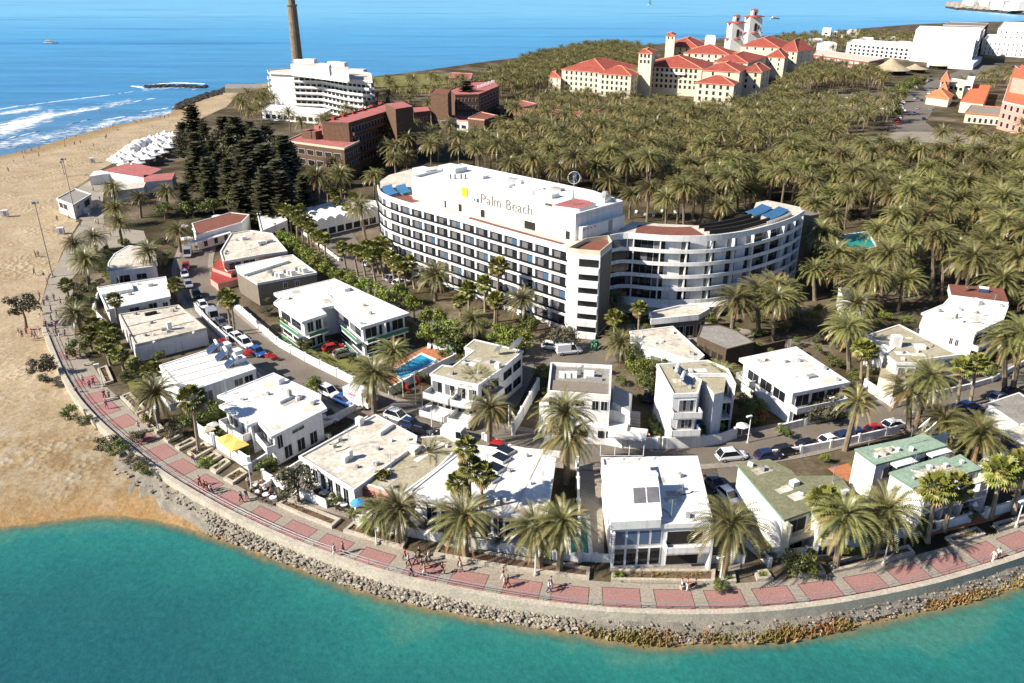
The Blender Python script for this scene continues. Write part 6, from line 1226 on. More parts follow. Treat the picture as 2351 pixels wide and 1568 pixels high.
for X, Y, r_, h_ in ((425,320,4.5,11),(470,345,5.5,10),(520,330,5.5,13),(560,310,5,14),(600,345,6,11),(640,345,5,13),(500,395,5.5,7),(560,400,6,7),(620,410,5,7),(450,395,4.5,6),(585,365,5,11),(665,375,4.5,9),(530,365,5,10)): tree(X, Y, r_, h_, 'dark rounded tree filling the clump between the Norfolk pines', 'dark', 'leafy_tree', 'dark trees among the pines', 1.05)
pine(436,240,21,'tallest Norfolk pine, its tip above the sand at the clump edge'); pine(1070,185,19,'lone conifer before the dark brick hotel wing'); pine(1738,262,9,'small conifer at the palm grove edge')
for i, X in enumerate((2160, 2168, 2176)): 
    b_ = P(X, 812, 0); r = thing('column_cactus', ['left','middle','right'][i]+' one of three tall cactus columns by the maroon roof villa', 'cactus', b_); mb = MB(); mb.tube([b_, b_+Vector((0, 0, 4)), b_+Vector((0, 0, 6.4+i*.8))], [.3, .34, .16], 9); mb.build('stem', 'leaf_grey', r); MB().tube([b_+Vector((0, 0, 2)), b_+Vector((.7, 0, 2.6)), b_+Vector((.75, 0, 4.6))], [.2, .24, .12], 7).build('arm', 'leaf_grey', r)
for i, (X, Y, w) in enumerate(((2080,195,4),(2095,190,5),(2110,186,5),(2072,215,4),(2060,238,4),(2052,258,4),(2075,200,5))): tree(X, Y, w, 5, 'dark clipped tree in the row beside the avenue', 'leaf', 'leafy_tree', 'trees beside the avenue')
# ---- scrub along the water's edge
cards = MB(); rr = random.Random(3)
SL = resample(shore, 500)
for p in SL:
    X = proj((p.x, p.y, ZW))[0]
    dens = 1 if 1330 < X < 1420 else 1.6 if 1420 <= X < 1960 else 1.4 if 2125 < X else .9 if 2010 < X < 2040 else .05 if X > 1960 else 0
    n_in = min(inner, key=lambda q: (q-p).length)-p; n_in.z = 0; n_in.normalize()
    dens *= max(.12, .75+.5*math.sin(X*.017+2)+.45*math.sin(X*.043))
    for _ in range(int(dens*24)):
        s_ = abs(rr.gauss(.4, .75)); q = p+n_in*s_+Vector((rr.uniform(-.4, .4), rr.uniform(-.4, .4), 0)); hgt = rr.uniform(.25, .8)*(1 if X < 2000 else .8); z = ZW+.1+.3*s_; a = rr.uniform(0, 6.3); w = Vector((math.cos(a), math.sin(a), 0))*rr.uniform(.06, .14); t = Vector((rr.gauss(0, .18), rr.gauss(0, .18), hgt))
        b_ = Vector((q.x, q.y, z)); cards.face([b_-w, b_+w, b_+t+w*.3, b_+t-w*.3], 0 if (math.sin(X*.021)+rr.gauss(0, .5)) > .2 else 1)
struct('shore_scrub', cards, ['scrub', 'scrub_green'], 'stuff')
# ================================================================ walls, beds, lamps, furniture
def gwall(px, hgt, label, mat='white', name='garden_wall', w=.28, piers=True, base=.0):
    ln = resample(pp(px), step=2.4) if len(px) < 3 else smooth_line(pp(px), 2.4, 0); r = thing(name, label, 'wall', (ln[0].x, ln[0].y, 0))
    ribbon(ln, w, -.3, hgt, None).build('wall', mat, r)
    if piers:
        mb = MB()
        for i in range(0, len(ln), 2):
            q = ln[i]; MB().box((q.x, q.y, hgt/2+.06), (w+.16, w+.16, hgt+.16), .3).build('pier', mat, r)
    return r
for px, h_, l in (([(455,1000),(515,1040),(575,1080)], 2.2, 'tall white wall of the yellow parasol garden facing the promenade'),([(576,1082),(700,1004),(815,944)], 1.3, 'long white wall along the narrow lane beside the villa'),([(602,1128),(640,1100),(700,1062),(845,966)], .9, 'low white kerb wall on the restaurant side of the lane'),
    ([(540,708),(590,752),(640,796),(720,840),(815,886)], 1.7, 'white street wall below the green trimmed apartments'),([(605,1098),(650,1124),(690,1140),(752,1168)], 1.3, 'white terrace wall by the bare grey tree'),([(815,1198),(888,1214),(950,1234),(1013,1243),(1090,1256),(1175,1270)], 1.3, 'white garden wall with palm shadows before the restaurant'),
    ([(1178,1270),(1288,1286),(1393,1290),(1530,1296),(1708,1292)], 1.1, 'white balustrade wall before the modern villa and plunge pool'),([(1763,1283),(1850,1274),(1950,1258),(2050,1240)], 1.1, 'pale picket wall before the olive roofed house'),([(2055,1236),(2100,1228),(2178,1212),(2222,1199)], 1.4, 'bluish white wall before the front mint roof terrace'),
    ([(1788,992),(1870,972),(1963,952)], 1.3, 'white rail wall along the road at the low villa garden'),([(1985,892),(2048,936)], 1.7, 'white wall with panels at the side of the beige roofed block'),([(2050,938),(2130,915),(2225,894)], 1.1, 'low wall along the road before the curved lawn'),([(2230,892),(2275,879),(2333,848),(2351,838)], 1.1, 'curved white wall round the small lawn'),
    ([(1350,1014),(1433,1030),(1510,1031)], 1.9, 'white gate wall before the gravel roof villa'),([(1522,1031),(1600,1028),(1650,1022),(1686,1008)], 1.9, 'white gate wall before the house with blue awning'),([(1763,1052),(1838,1042),(1950,1020),(2063,993)], 1.3, 'white wall with open rails behind the parked black cars'),
    ([(1178,1000),(1235,896)], 2.2, 'sloping white ramp wall beside the gravel roof villa'),([(450,712),(482,748),(524,788)], 1.4, 'white wall between long grey block and street cars'),([(895,908),(970,866),(1045,830)], 1.5, 'pale fence wall along the pool side lane'),([(365,862),(395,882),(425,905)], 1.2, 'white wall at the garden side of the ridged roof house'),
    ([(1700,1245),(1740,1275),(1765,1300)], 1.2, 'white corner wall beside the modern villa'),([(2262,1190),(2310,1176),(2351,1160)], 1.6, 'white wall of the last garden at the picture edge'),([(1330,1290),(1328,1180),(1325,1075)], 1.8, 'white wall of the alley next to the plunge pool'),([(230,672),(215,720),(240,745)], 1.2, 'low white wall at the stepped roof bungalow garden'),
    ([(1110,1010),(1180,1042),(1290,1052)], 1.1, 'white wall between road and restaurant roofs'),([(600,478),(640,505),(700,540),(780,600)], .8, 'low wall under the hedge along the hotel drive'),([(1860,258),(2000,250),(2080,255)], .8, 'pale wall at the front of the far car park')): gwall(px, h_, l)
gwall([(998,790),(1048,812)], 2.0, 'bright green painted wall behind the pool terrace', 'mint_trim', piers=False); gwall([(1655,830),(1750,812),(1800,800)], 1.8, 'dark timber fence behind the low villa', 'wood', piers=False)
def bed(px, label, hgt=.42, soil='soil'):
    p = pp(px); o2 = [Vector((q.x, q.y)) for q in p]; i2 = offset(p, .4); r = thing('planting_bed', label, 'planter', (p[0].x, p[0].y, 0)); n = len(p); mb = MB()
    for i in range(n): j = (i+1) % n; mb.prism([o2[i], o2[j], i2[j], i2[i]], 0, hgt)
    mb.build('kerb_wall', 'concrete', r); s_ = MB().prism(i2, 0, .22).build('soil', soil, r)
    mb = MB(); xs = [q.x for q in i2]; ys = [q.y for q in i2]
    for _ in range(60):
        x, y = random.uniform(min(xs), max(xs)), random.uniform(min(ys), max(ys))
        if not inside(np.array([x]), np.array([y]), [(q.x, q.y) for q in i2])[0]: continue
        for _ in range(random.randint(4, 12)):
            a, l_ = random.uniform(0, 6.3), random.uniform(.12, .4); b_ = Vector((x, y, .22)); d = Vector((math.cos(a)*l_, math.sin(a)*l_, random.uniform(.1, .45))); s2 = Vector((-math.sin(a), math.cos(a), 0))*.05; mb.face([b_-s2, b_+s2, b_+d])
    if mb.f: mb.build('low_plants', random.choice(['leaf', 'leaf_bright', 'scrub_green', 'leaf_grey']), r)
for px, l in (([(995,1277),(1175,1310),(1352,1333),(1355,1308),(1180,1282),(1010,1250)],'long brown planting bed with three palms before the restaurant wall'),([(1402,1337),(1640,1341),(1642,1312),(1405,1312)],'rectangular brown bed with succulents before the modern villa'),([(1652,1341),(1690,1340),(1686,1318),(1654,1320)],'small square bed around the palm with orange fruit'),
    ([(1738,1336),(1775,1333),(1760,1312),(1730,1317)],'small bed beside the promenade steps'),([(1825,1328),(1895,1320),(1883,1298),(1815,1308)],'bed with the dark spreading bush'),([(1912,1317),(2025,1293),(2100,1275),(2085,1256),(1902,1296)],'long sunny bed with slanting palm and garden ledge'),([(2190,1254),(2262,1231),(2240,1214),(2168,1238)],'bed under the twin fan palms in deep shade'),
    ([(2290,1222),(2400,1188),(2400,1172),(2278,1206)],'bed at the picture edge with a lamp'),([(788,1223),(870,1247),(925,1262),(937,1240),(882,1222),(812,1202)],'bed with the pair of palms by the red pergola'),([(700,1190),(762,1215),(783,1196),(722,1172),(658,1148),(635,1162)],'bed below the bare grey tree terrace'),([(375,1011),(410,993),(421,1001),(386,1018)],'narrow bed second from the lamp on the upper promenade'),
    ([(402,1028),(442,1008),(453,1016),(412,1036)],'narrow bed third from the lamp on the upper promenade'),([(430,1042),(470,1018),(492,1032),(450,1056)],'green bed round the bent fan palm'),([(455,1066),(495,1042),(510,1050),(472,1074)],'narrow bed just below the bent fan palm'),([(482,1080),(518,1056),(530,1064),(496,1090)],'bed with yellow plants below the tall white wall'),([(513,1102),(552,1078),(570,1090),(535,1114)],'last narrow bed before the promenade seats'),
    ([(224,851),(241,885),(262,878),(246,842)],'grassy bed at the upper promenade lawn'),([(276,914),(315,954),(337,944),(300,904)],'bed before the broad date palm'),([(320,958),(360,996),(378,988),(340,948)],'bed with grey shrub by the first lamp')): bed(px, l)
def lamp(Xb, Yb, Yt, label, name='street_lamp', r0=.09, arm=True, mat='white'):
    b_ = P(Xb, Yb); z = top_z(b_, Yt); r = thing(name, label, 'lamp post', b_); mb = MB(); mb.tube([b_, b_+Vector((0, 0, 1)), Vector((b_.x, b_.y, z))], [r0*1.5, r0, r0*.7], 8); mb.build('pole', mat, r); MB().tube([b_-Vector((0, 0, .1)), b_+Vector((0, 0, .25))], r0*3, 8).build('base', 'concrete', r)
    MB().box((b_.x-.3, b_.y-.1, z), (.9, .35, .16), .4).build('lamp_head', 'lamp', r); return r
for a in ((365,992,940,'white promenade lamp beside the broad date palm'),(578,1122,1066,'white promenade lamp beside the seats'),(865,1250,1188,'white promenade lamp by the pair of palms'),(1229,1320,1262,'white promenade lamp before the dark garden pool'),(1652,1342,1278,'white promenade lamp by the brown bed of the modern villa'),(2028,1296,1228,'white promenade lamp on the sunny bed'),(2332,1210,1150,'white promenade lamp near the picture edge'),(237,888,836,'white promenade lamp on the grassy bed'),(724,1020,966,'tall white lamp in the narrow lane'),(992,985,932,'thin street lamp by the zebra crossing'),(1716,1018,955,'thin street lamp by the terracotta drive'),(1905,965,912,'small white lamp on the low villa lawn')): lamp(*a)
def flood(Xb, Yb, Yt, label):
    r = lamp(Xb, Yb, Yt, label, 'floodlight_mast', .17, mat='concrete'); b_ = r.location; z = top_z(b_, Yt)
    for a in (0, 2.1, 4.2): MB().box((b_.x+.5*math.cos(a), b_.y+.5*math.sin(a), z+.1), (.7, .5, .5), a).build('floodlight', 'grey', r)
flood(121, 636, 466, 'tall floodlight mast on the sand edge, nearer of the two'); flood(176, 508, 366, 'tall floodlight mast behind the first aid hut'); flood(147, 400, 372, 'short mast far out on the sand')
for Xb, Yb, Yt, fl, l in ((926,912,869,'red','first flag pole beside the pool lane'),(955,930,856,'red','tall flag pole with a furled red flag'),(970,936,886,'orange','flag pole with a dark red flag at the corner planter'),(1037,965,896,'orange','flag pole flying a red and yellow flag'),(1080,965,914,'white','flag pole beside the street palm'),(1168,984,931,'white','flag pole at the dark alley')):
    b_ = P(Xb, Yb); z = top_z(b_, Yt); r = thing('flag_pole', l, 'flag pole', b_); MB().tube([b_, Vector((b_.x, b_.y, z))], .07, 6).build('pole', 'white', r); mb = MB()
    for k in range(5): x0, x1 = k*.2, k*.2+.2; mb.face([(b_.x+.05+x0, b_.y+.1*math.sin(k), z-.3-k*.3), (b_.x+.05+x1, b_.y+.1*math.sin(k+1), z-.6-k*.3), (b_.x+.05+x1, b_.y+.1*math.sin(k+1), z-1.5-k*.25), (b_.x+.05+x0, b_.y+.1*math.sin(k), z-1.2-k*.25)], 1 if k == 2 and 'yellow' in l else 0)
    mb.build('flag', [fl if fl != 'white' else 'cream', 'yellow'], r)
# railing along the sea wall
rail = inward(wall, .75); r = thing('promenade_railing', 'thin metal railing along the inner edge of the sea wall', 'railing', (rail[0].x, rail[0].y, 0))
mb = MB(); 
for z in (.95, .55): mb.tube([(p.x, p.y, z) for p in rail], .035, 5)
mb.build('rail', 'metal', r); post = MB().tube([(0, 0, 0), (0, 0, .98)], .045, 5).build('post', 'metal', r); pp_ = resample(rail, 100); post.location = pp_[0]-rail[0]
post.data.transform(Matrix.Translation((rail[0].x, rail[0].y, 0)))
for q in pp_[1:]: c = post.copy(); C.objects.link(c); c.location = q-rail[0]
# first aid hut
h = House('first_aid_hut', 'white raised first aid hut with red cross and side steps on the sand edge', [(128,455),(168,470),(210,445),(172,432)], 4.2, over=.3, roof='grey_roof', cat='hut'); h.win(0, 2, .05, .6, 1.6, 1.6).win(1, 1, .55, .9, 1.4, 1.8, mat='dark')
a, d, nn, L = h.edge(1); q = a+d*L*.22+nn*.06
for sx in ((1.1, .1, .36), (.36, .12, 1.1)): MB().box((q.x, q.y, 2.7), sx, math.atan2(d.y, d.x)).build('red_cross', 'red', h.r)
for k in range(5): MB().box((q.x+d.x*(2.2+k*.5)+nn.x*1, q.y+d.y*(2.2+k*.5)+nn.y*1, .9-k*.18), (.5, 1.6, 1.8-k*.36), math.atan2(d.y, d.x)).build('step', 'white', h.r)
for X, Y, l in ((13,497,'white square locker box alone on the sand'),(141,538,'white locker box on the sand before the beach square'),(212,374,'white locker box beside the peaked canopies')):
    b_ = P(X, Y, -.9); r = thing('beach_locker', l, 'locker', b_); MB().box(b_+Vector((0, 0, 1)), (1.8, 1.4, 2), .3).build('box', 'white', r); MB().box(b_+Vector((.35, -.72, 1)), (.7, .08, 1.5), .3).build('door', 'grey', r)
# parasols, tables, seats
def parasol(X, Y, w, mat, label, z=2.3, n=8, group=None, z0=0):
    b_ = P(X, Y, z+z0); b_.z = z0; r = thing('parasol', label, 'parasol', b_, group); mb = MB(); mb.tube([b_+Vector((0, 0, z)), b_+Vector((0, 0, z+.12)), b_+Vector((0, 0, z+.55))], [w, w, .06], n); mb.build('canopy', mat, r); MB().tube([b_, b_+Vector((0, 0, z+.3))], .04, 5).build('pole', 'metal', r)
parasol(521,1009,1.7,'yellow','yellow square parasol nearer the villa wall in the garden',2.3,4); parasol(542,1022,1.9,'yellow','larger yellow square parasol at the garden front',2.3,4); parasol(476,986,1.3,'cream','pale yellow parasol at the garden corner',2.2,4); parasol(490,976,1.,'white','small white parasol behind the pale yellow one',2.2,4)
for X, Y in ((455,525),(470,512),(428,548),(445,556),(500,497),(418,520)): parasol(X, Y, 1.7, 'white', 'white parasol on the tavern terrace at the street end', 2.5, 8, 'tavern parasols')
for X, Y, l in ((822,1155,'blue parasol in the shaded restaurant yard'),(2238,1160,'folded white parasol on the mint roof terrace'),(1705,978,'white parasol by the terracotta drive')): parasol(X, Y, 1.0 if 'folded' not in l else .35, 'sky_blue' if 'blue' in l else 'white', l)
tb = thing('patio_table', 'round white patio table on a terrace of the restaurants', 'table', P(720, 1130), 'restaurant patio tables'); b_ = tb.location; MB().tube([b_+Vector((0, 0, .7)), b_+Vector((0, 0, .76))], .5, 12).build('table_top', 'white', tb); MB().tube([b_, b_+Vector((0, 0, .7))], .05, 6).build('leg', 'metal', tb)
ch = thing('patio_chair', 'patio chair at a table of the restaurant terraces', 'chair', P(724, 1132), 'restaurant patio chairs'); b_ = ch.location; MB().box(b_+Vector((0, 0, .44)), (.45, .45, .06)).build('seat', 'wood', ch); MB().box(b_+Vector((0, .22, .7)), (.45, .05, .5)).build('backrest', 'wood', ch)
for sx in (-1, 1):
    for sy in (-1, 1): MB().tube([b_+Vector((sx*.2, sy*.2, 0)), b_+Vector((sx*.2, sy*.2, .42))], .025, 4).build('leg', 'wood', ch)
sp = [(735,1128),(750,1138),(765,1145),(780,1152),(742,1142),(760,1156),(775,1165),(790,1168),(728,1118),(595,1138),(612,1145),(628,1152),(606,1132),(1010,1222),(1050,1230),(1095,1240),(1130,1246),(1160,1252),(960,1212),(590,1122)]
for X, Y in sp:
    p = P(X, Y); dup(tb, p, random.random())
    for k in range(3): w = k*2.1+random.random(); dup(ch, p+Vector((.85*math.cos(w), .85*math.sin(w), 0)), w-math.pi/2)
for X, Y, l in ((2110,1212,'on the mint roof terrace beside the parasol'),(2180,1196,'on the mint roof terrace at its far end'),(2240,1178,'at the last garden wall'),(1830,1225,'on the olive roofed house patio'),(1850,1232,'by the olive roofed house lawn'),(1940,1230,'on the terracotta patio of the olive roofed house'),(1600,1270,'on the modern villa patio')):
    dup(tb, P(X, Y), 0, 'white patio table '+l, 'garden patio tables')
    for k in range(4): w = k*1.57+.3; dup(ch, P(X, Y)+Vector((.85*math.cos(w), .85*math.sin(w), 0)), w-math.pi/2, 'patio chair set out in a private lagoon side garden', 'garden patio chairs', mats={'seat': 'white', 'backrest': 'white', 'leg': 'white'})
lg = thing('sun_lounger', 'sun lounger beside the blue swimming pool', 'lounger', P(985, 800), 'pool loungers'); b_ = lg.location; MB().box(b_+Vector((0, 0, .32)), (.7, 1.4, .1)).build('seat', 'white', lg); MB().box(b_+Vector((0, .9, .5)), (.7, .7, .08), 0, tilt=.6).build('backrest', 'white', lg)
for sx in (-1, 1):
    for sy in (-.6, .6): MB().tube([b_+Vector((sx*.3, sy, 0)), b_+Vector((sx*.3, sy, .3))], .03, 4).build('leg', 'white', lg)
for X, Y in ((1000,802),(1015,806),(1030,812),(1042,818),(975,865),(960,872)): dup(lg, P(X, Y), random.uniform(.2, .8))
for X, Y in ((1480,495),(1500,497),(1530,498),(1560,500),(1590,498),(1460,490),(1520,488),(1550,490)): dup(lg, P(X, Y), random.uniform(-.4, .4), 'sun lounger on the hotel garden terrace behind the concave wing', 'hotel garden loungers')
for X, Y, l in ((345,990,'stone bench by the first promenade lamp'),(252,920,'pale bench at the upper promenade bed'),(205,838,'pale bench by the grassy bed'),(590,1112,'pale bench beside the seats'),(1575,1348,'pale bench at the brown bed of the modern villa'),(98,690,'bench on the sand side of the beach path'),(100,722,'second bench on the sand side of the beach path')):
    p = P(X, Y); r = thing('bench', l, 'bench', p, None); MB().box(p+Vector((0, 0, .43)), (1.8, .45, .08), .5).build('seat', 'concrete', r)
    for k in (-1, 1): MB().box(p+Vector((k*.6, k*.33, .2)), (.2, .4, .4), .5).build('leg', 'concrete', r)
p = P(1365, 800); r = thing('recycling_bin', 'green bell shaped recycling bin in the service yard', 'bin', p); MB().tube([p, p+Vector((0, 0, 1)), p+Vector((0, 0, 1.7))], [.9, .95, .5], 10).build('body', 'green_trim', r); MB().box(p+Vector((0, -.85, 1.1)), (.5, .2, .6)).build('label_panel', 'white', r)
# ---------------------------------------------------------------- cars
def car_proto(L=4.2, Wd=1.76, Hh=1.46, van=False):
    r = thing('parked_car', 'proto', 'car', (0, 0, 0)); mb = MB(); hw = Wd/2
    st = [(-L/2,.80,.42,.62),(-L/2+.12,.95,.3,.80),(-L/2+.8,1,.24,.90),(0,1,.22,.92),(L/2-1.25,1,.24,.90),(L/2-.35,.95,.28,.74),(L/2,.78,.36,.58)]
    sec = [[(x, s_*hw*w*k, z) for s_, k, z in ((-1,.92,z0),(-1,1,(z0+z1)/2),(-1,.93,z1),(1,.93,z1),(1,1,(z0+z1)/2),(1,.92,z0))] for x, w, z0, z1 in st]
    for i in range(len(sec)-1):
        for j in range(6): k = (j+1) % 6; mb.face([sec[i][j], sec[i+1][j], sec[i+1][k], sec[i][k]])
    mb.face(sec[0]); mb.face(sec[-1][::-1])
    xr0, xr1 = (-L/2+.1, L/2-1.5) if van else (-L/2+.75, L/2-1.85); zr = 2.1 if van else Hh; rw = hw*(.9 if van else .74)
    A = [(xr0,-rw,zr-.06),(xr1,-rw,zr-.06),(xr1,rw,zr-.06),(xr0,rw,zr-.06)]; B = [(xr0+.12,-rw*.9,zr),(xr1-.15,-rw*.9,zr),(xr1-.15,rw*.9,zr),(xr0+.12,rw*.9,zr)]
    for i in range(4): j = (i+1) % 4; mb.face([A[i], A[j], B[j], B[i]])
    mb.face(B)
    if van: mb.prism([(xr0-.02,-hw*.95),(xr1-.75,-hw*.95),(xr1-.75,hw*.95),(xr0-.02,hw*.95)], .85, zr-.02)
    b0 = [(-L/2+.18,-hw*.9,.86),(L/2-1.0,-hw*.9,.88),(L/2-1.0,hw*.9,.88),(-L/2+.18,hw*.9,.86)]
    for i in range(4):                                   # thin pillars of body colour at the corners
        mb.tube([Vector(b0[i])*1.0, Vector(A[i])], .05, 4)
    mb.build('body', 'paint_white', r, smooth=False); g = MB()
    for i in range(4): j = (i+1) % 4; g.face([b0[i], b0[j], A[j], A[i]])
    g.build('window', 'glass', r)
    for sx in (-L*.31, L*.30):
        for sy in (-1, 1):
            w = MB().tube([(sx, sy*(hw-.2), .31), (sx, sy*(hw+.01), .31)], .31, 12).build('wheel', 'rubber', r); MB().tube([(sx, sy*hw, .31), (sx, sy*(hw+.025), .31)], .19, 8).build('rim', 'metal', w)
    for sy in (-1, 1): MB().box((L/2-.1, sy*hw*.66, .62), (.16, .32, .14)).build('headlight', 'headlight', r); MB().box((-L/2+.07, sy*hw*.72, .72), (.12, .24, .18)).build('taillight', 'taillight', r)
    return r
CAR, SUV, VAN = car_proto(), car_proto(4.5, 1.85, 1.68), car_proto(4.9, 1.95, 2.1, True)
def heading(p):
    i = min(range(1, len(rc)-1), key=lambda k: (rc[k]-p).length); d = rc[i+1]-rc[i-1]; return math.atan2(d.y, d.x)
def car(kind, X, Y, col, label, ang=None, name='parked_car', z=.125):
    p = P(X, Y, .5); p.z = z; o = dup({'c': CAR, 's': SUV, 'v': VAN}[kind], p, heading(p)+random.uniform(-.04, .04) if ang is None else ang, label, None, 1., {'body': 'paint_'+col}); o.name = name if kind != 'v' else 'parked_van'; o['category'] = 'car' if kind != 'v' else 'van'; return o
for a in (('v',432,584,'silver','large silver van at the upper end of the street'),('c',427,613,'red','red car parked below the large silver van'),('c',424,630,'white','white car parked behind the red car'),('c',433,654,'silver','silver car parked by the fan palm behind the grey block'),('c',452,677,'black','dark car in the shade of the street palms'),('c',466,702,'white','white car parked at the white wall corner'),('v',490,728,'silver','silver van beside the twin street palms'),('c',509,742,'grey','grey hatchback behind the silver van'),('c',527,764,'white','pale car between twin palm trunks and wall'),('c',545,776,'white','white car beside the red bougainvillea'),('s',563,789,'white','white car with dark windscreen in front of the bougainvillea'),('c',592,809,'blue','blue car beside the orange bougainvillea'),
  ('s',754,901,'white','white car with blue tinted roof by the round street tree'),('c',791,921,'blue','small blue car behind the delivery van'),('c',748,968,'white','white car parked in the shaded villa lane',.55),('s',912,957,'white','white hatchback parked before the zebra crossing'),('c',944,977,'navy','navy car behind the white hatchback'),('c',972,990,'black','black car half hidden behind the restaurant roof'),('v',1050,1006,'white','white van parked above the restaurant courtyard'),('c',1150,1030,'red','red car behind the white restaurant roof'),
  ('c',790,813,'silver','silver car on the apartment lawn drive',.5),('c',766,800,'red','dark red car in the shade under the apartments',.5),('c',1268,796,'white','white car in the service yard',-.2),('v',1306,806,'white','white van in the service yard under trees',.2),('c',1458,998,'red','red car under the white carport',.1),('c',1413,996,'silver','beige silver car under the white carport',.1),('c',1489,911,'black','black car in the drive beside the blue awning house',1.3),('s',1679,1048,'white','white estate car parked at the road by the olive roof'),('c',1673,1140,'white','pale car in the alley beside the olive roofed house',-1.2),('c',1640,1112,'grey','grey car further up the same alley',-1.2),
  ('c',1764,1047,'navy','dark blue car first in the kerb row before the mint roofs'),('c',1803,1036,'black','black car second in the kerb row before the mint roofs'),('c',1857,1023,'black','glossy black car between black and white cars in the kerb row'),('c',1908,1012,'white','white car with black windows in the kerb row by the leaning palm'),('c',1940,1004,'navy','navy car behind the leaning palm trunk'),('c',1972,997,'navy','small navy car after the leaning palm in the kerb row'),('c',2012,988,'red','maroon car in the kerb row'),('c',2052,977,'white','white car last in the kerb row by the tall palm pair'),('c',2222,934,'blue','blue car in the shade at the road bend'),('c',2195,942,'navy','navy car beside the dark trunked fan palms'),('c',2325,901,'black','black car under the heavy palm at the bend'),('c',2293,914,'silver','silver car at the bend by the low annex'),
  ('c',850,605,'white','white car in the hotel car park under fan palms',.9),('c',838,595,'black','black car in the hotel car park',.9),('c',920,650,'white','white car before the left hotel wing',.7),('s',905,640,'silver','silver car before the left hotel wing',.7),('c',770,510,'black','dark car before the arcade building',.2),('v',748,512,'white','white van before the arcade building',.2),('s',790,506,'white','white car beside the arcade van',.2),('c',2300,1050,'silver','silver car at the car park by the spreading palm',.6),('c',2330,1035,'navy','navy car at the car park by the spreading palm',.6),('c',2275,1065,'white','white car at the car park by the spreading palm',.6)): car(*a)
# the white delivery van: box body with a red splash on its side
b_ = P(828, 930, .13); hd = heading(b_); r = thing('delivery_van', 'white box van with pinkish red lettering parked at the big palm', 'van', (0, 0, 0)); MB().box((-.6, 0, 1.75), (4.2, 2.1, 2.5)).build('cargo_box', 'paint_white', r); mb = MB(); mb.prism([(1.55,-.95),(2.6,-.9),(2.6,.9),(1.55,.95)], .5, 1.35); mb.prism([(1.55,-.92),(2.1,-.85),(2.1,.85),(1.55,.92)], 1.3, 2.2); mb.build('cab', 'paint_white', r); MB().face([(2.15,-.8,2.1),(2.5,-.85,1.36),(2.5,.85,1.36),(2.15,.8,2.1)]).build('windscreen', 'glass', r)
MB().box((-.7, 0, .55), (4.6, 1.7, .3)).build('chassis', 'black', r)
for sy in (-1, 1):
    for k in range(6): MB().box((-1.4+k*.28, sy*1.06, 2.1+.1*(k % 2)), (.2, .03, .35)).build('lettering_mark', 'cloth_pink', r)
    MB().box((-.9, sy*1.06, 1.6), (1.2, .03, .14)).build('lettering_mark', 'cloth_pink', r)
MB().box((-2.71, 0, 1.75), (.04, 1.8, 2.0)).build('rear_door', 'red_paint', r)
for sx in (-1.7, 1.7):
    for sy in (-1, 1): MB().tube([(sx, sy*.75, .4), (sx, sy*1.0, .4)], .4, 12).build('wheel', 'rubber', r)
r.location = b_; r.rotation_euler.z = hd
for n_ in (CAR, SUV):                                  # far copies need no parts
    pass
fb = MB()
fb.prism([(-2.1,-.85),(2.1,-.85),(2.1,.85),(-2.1,.85)], .3, .85, 0); fb.prism([(-1.5,-.75),(.9,-.75),(.9,.75),(-1.5,.75)], .85, 1.3, 1); fb.prism([(-1.2,-.65),(.5,-.65),(.5,.65),(-1.2,.65)], 1.3, 1.42, 0); FARME = [proto(fb, 'parked_car', ['paint_'+c, 'glass']) for c in ('white','silver','navy','red','black','white')]
def farcar(X, Y, rot, label, group):
    o = bpy.data.objects.new('parked_car', random.choice(FARME)); C.objects.link(o); p = P(X, Y); o.location = (p.x, p.y, .05); o.rotation_euler.z = rot; tag(o, label, 'car', group)
for j in range(3):
    for k in range(11): farcar(1858+k*15+random.uniform(-3, 3), 226+j*9+random.uniform(-1, 1), 1.57, 'car parked under the palms of the far car park', 'cars in the far car park')
for k in range(13): t = k/12; farcar(lerp(2058, 2072, t)+random.uniform(-2, 2), lerp(285, 232, t), 1.4, 'car in the kerb row on the near side of the avenue', 'cars in the avenue kerb row')
for k in range(22): farcar(random.uniform(2085, 2165)+k*1.5, 232-k*2.6+random.uniform(-7, 7), random.uniform(.3, 1.2), 'car in the busy traffic and parking at the avenue junction', 'cars at the avenue junction')
for k in range(16): farcar(random.uniform(2320, 2400)-random.random()*30, random.uniform(152, 172), .3, 'car in the distant lot below the white resort block', 'cars in the distant lot')
for X, Y in ((2105,250),(2135,252),(2128,238),(2098,262),(2120,275)): farcar(X, Y, 1.2, 'car driving on the open avenue bend', 'cars on the avenue bend')
for q in (CAR, SUV, VAN):
    for c in list(q.children_recursive): bpy.data.objects.remove(c)
    bpy.data.objects.remove(q)
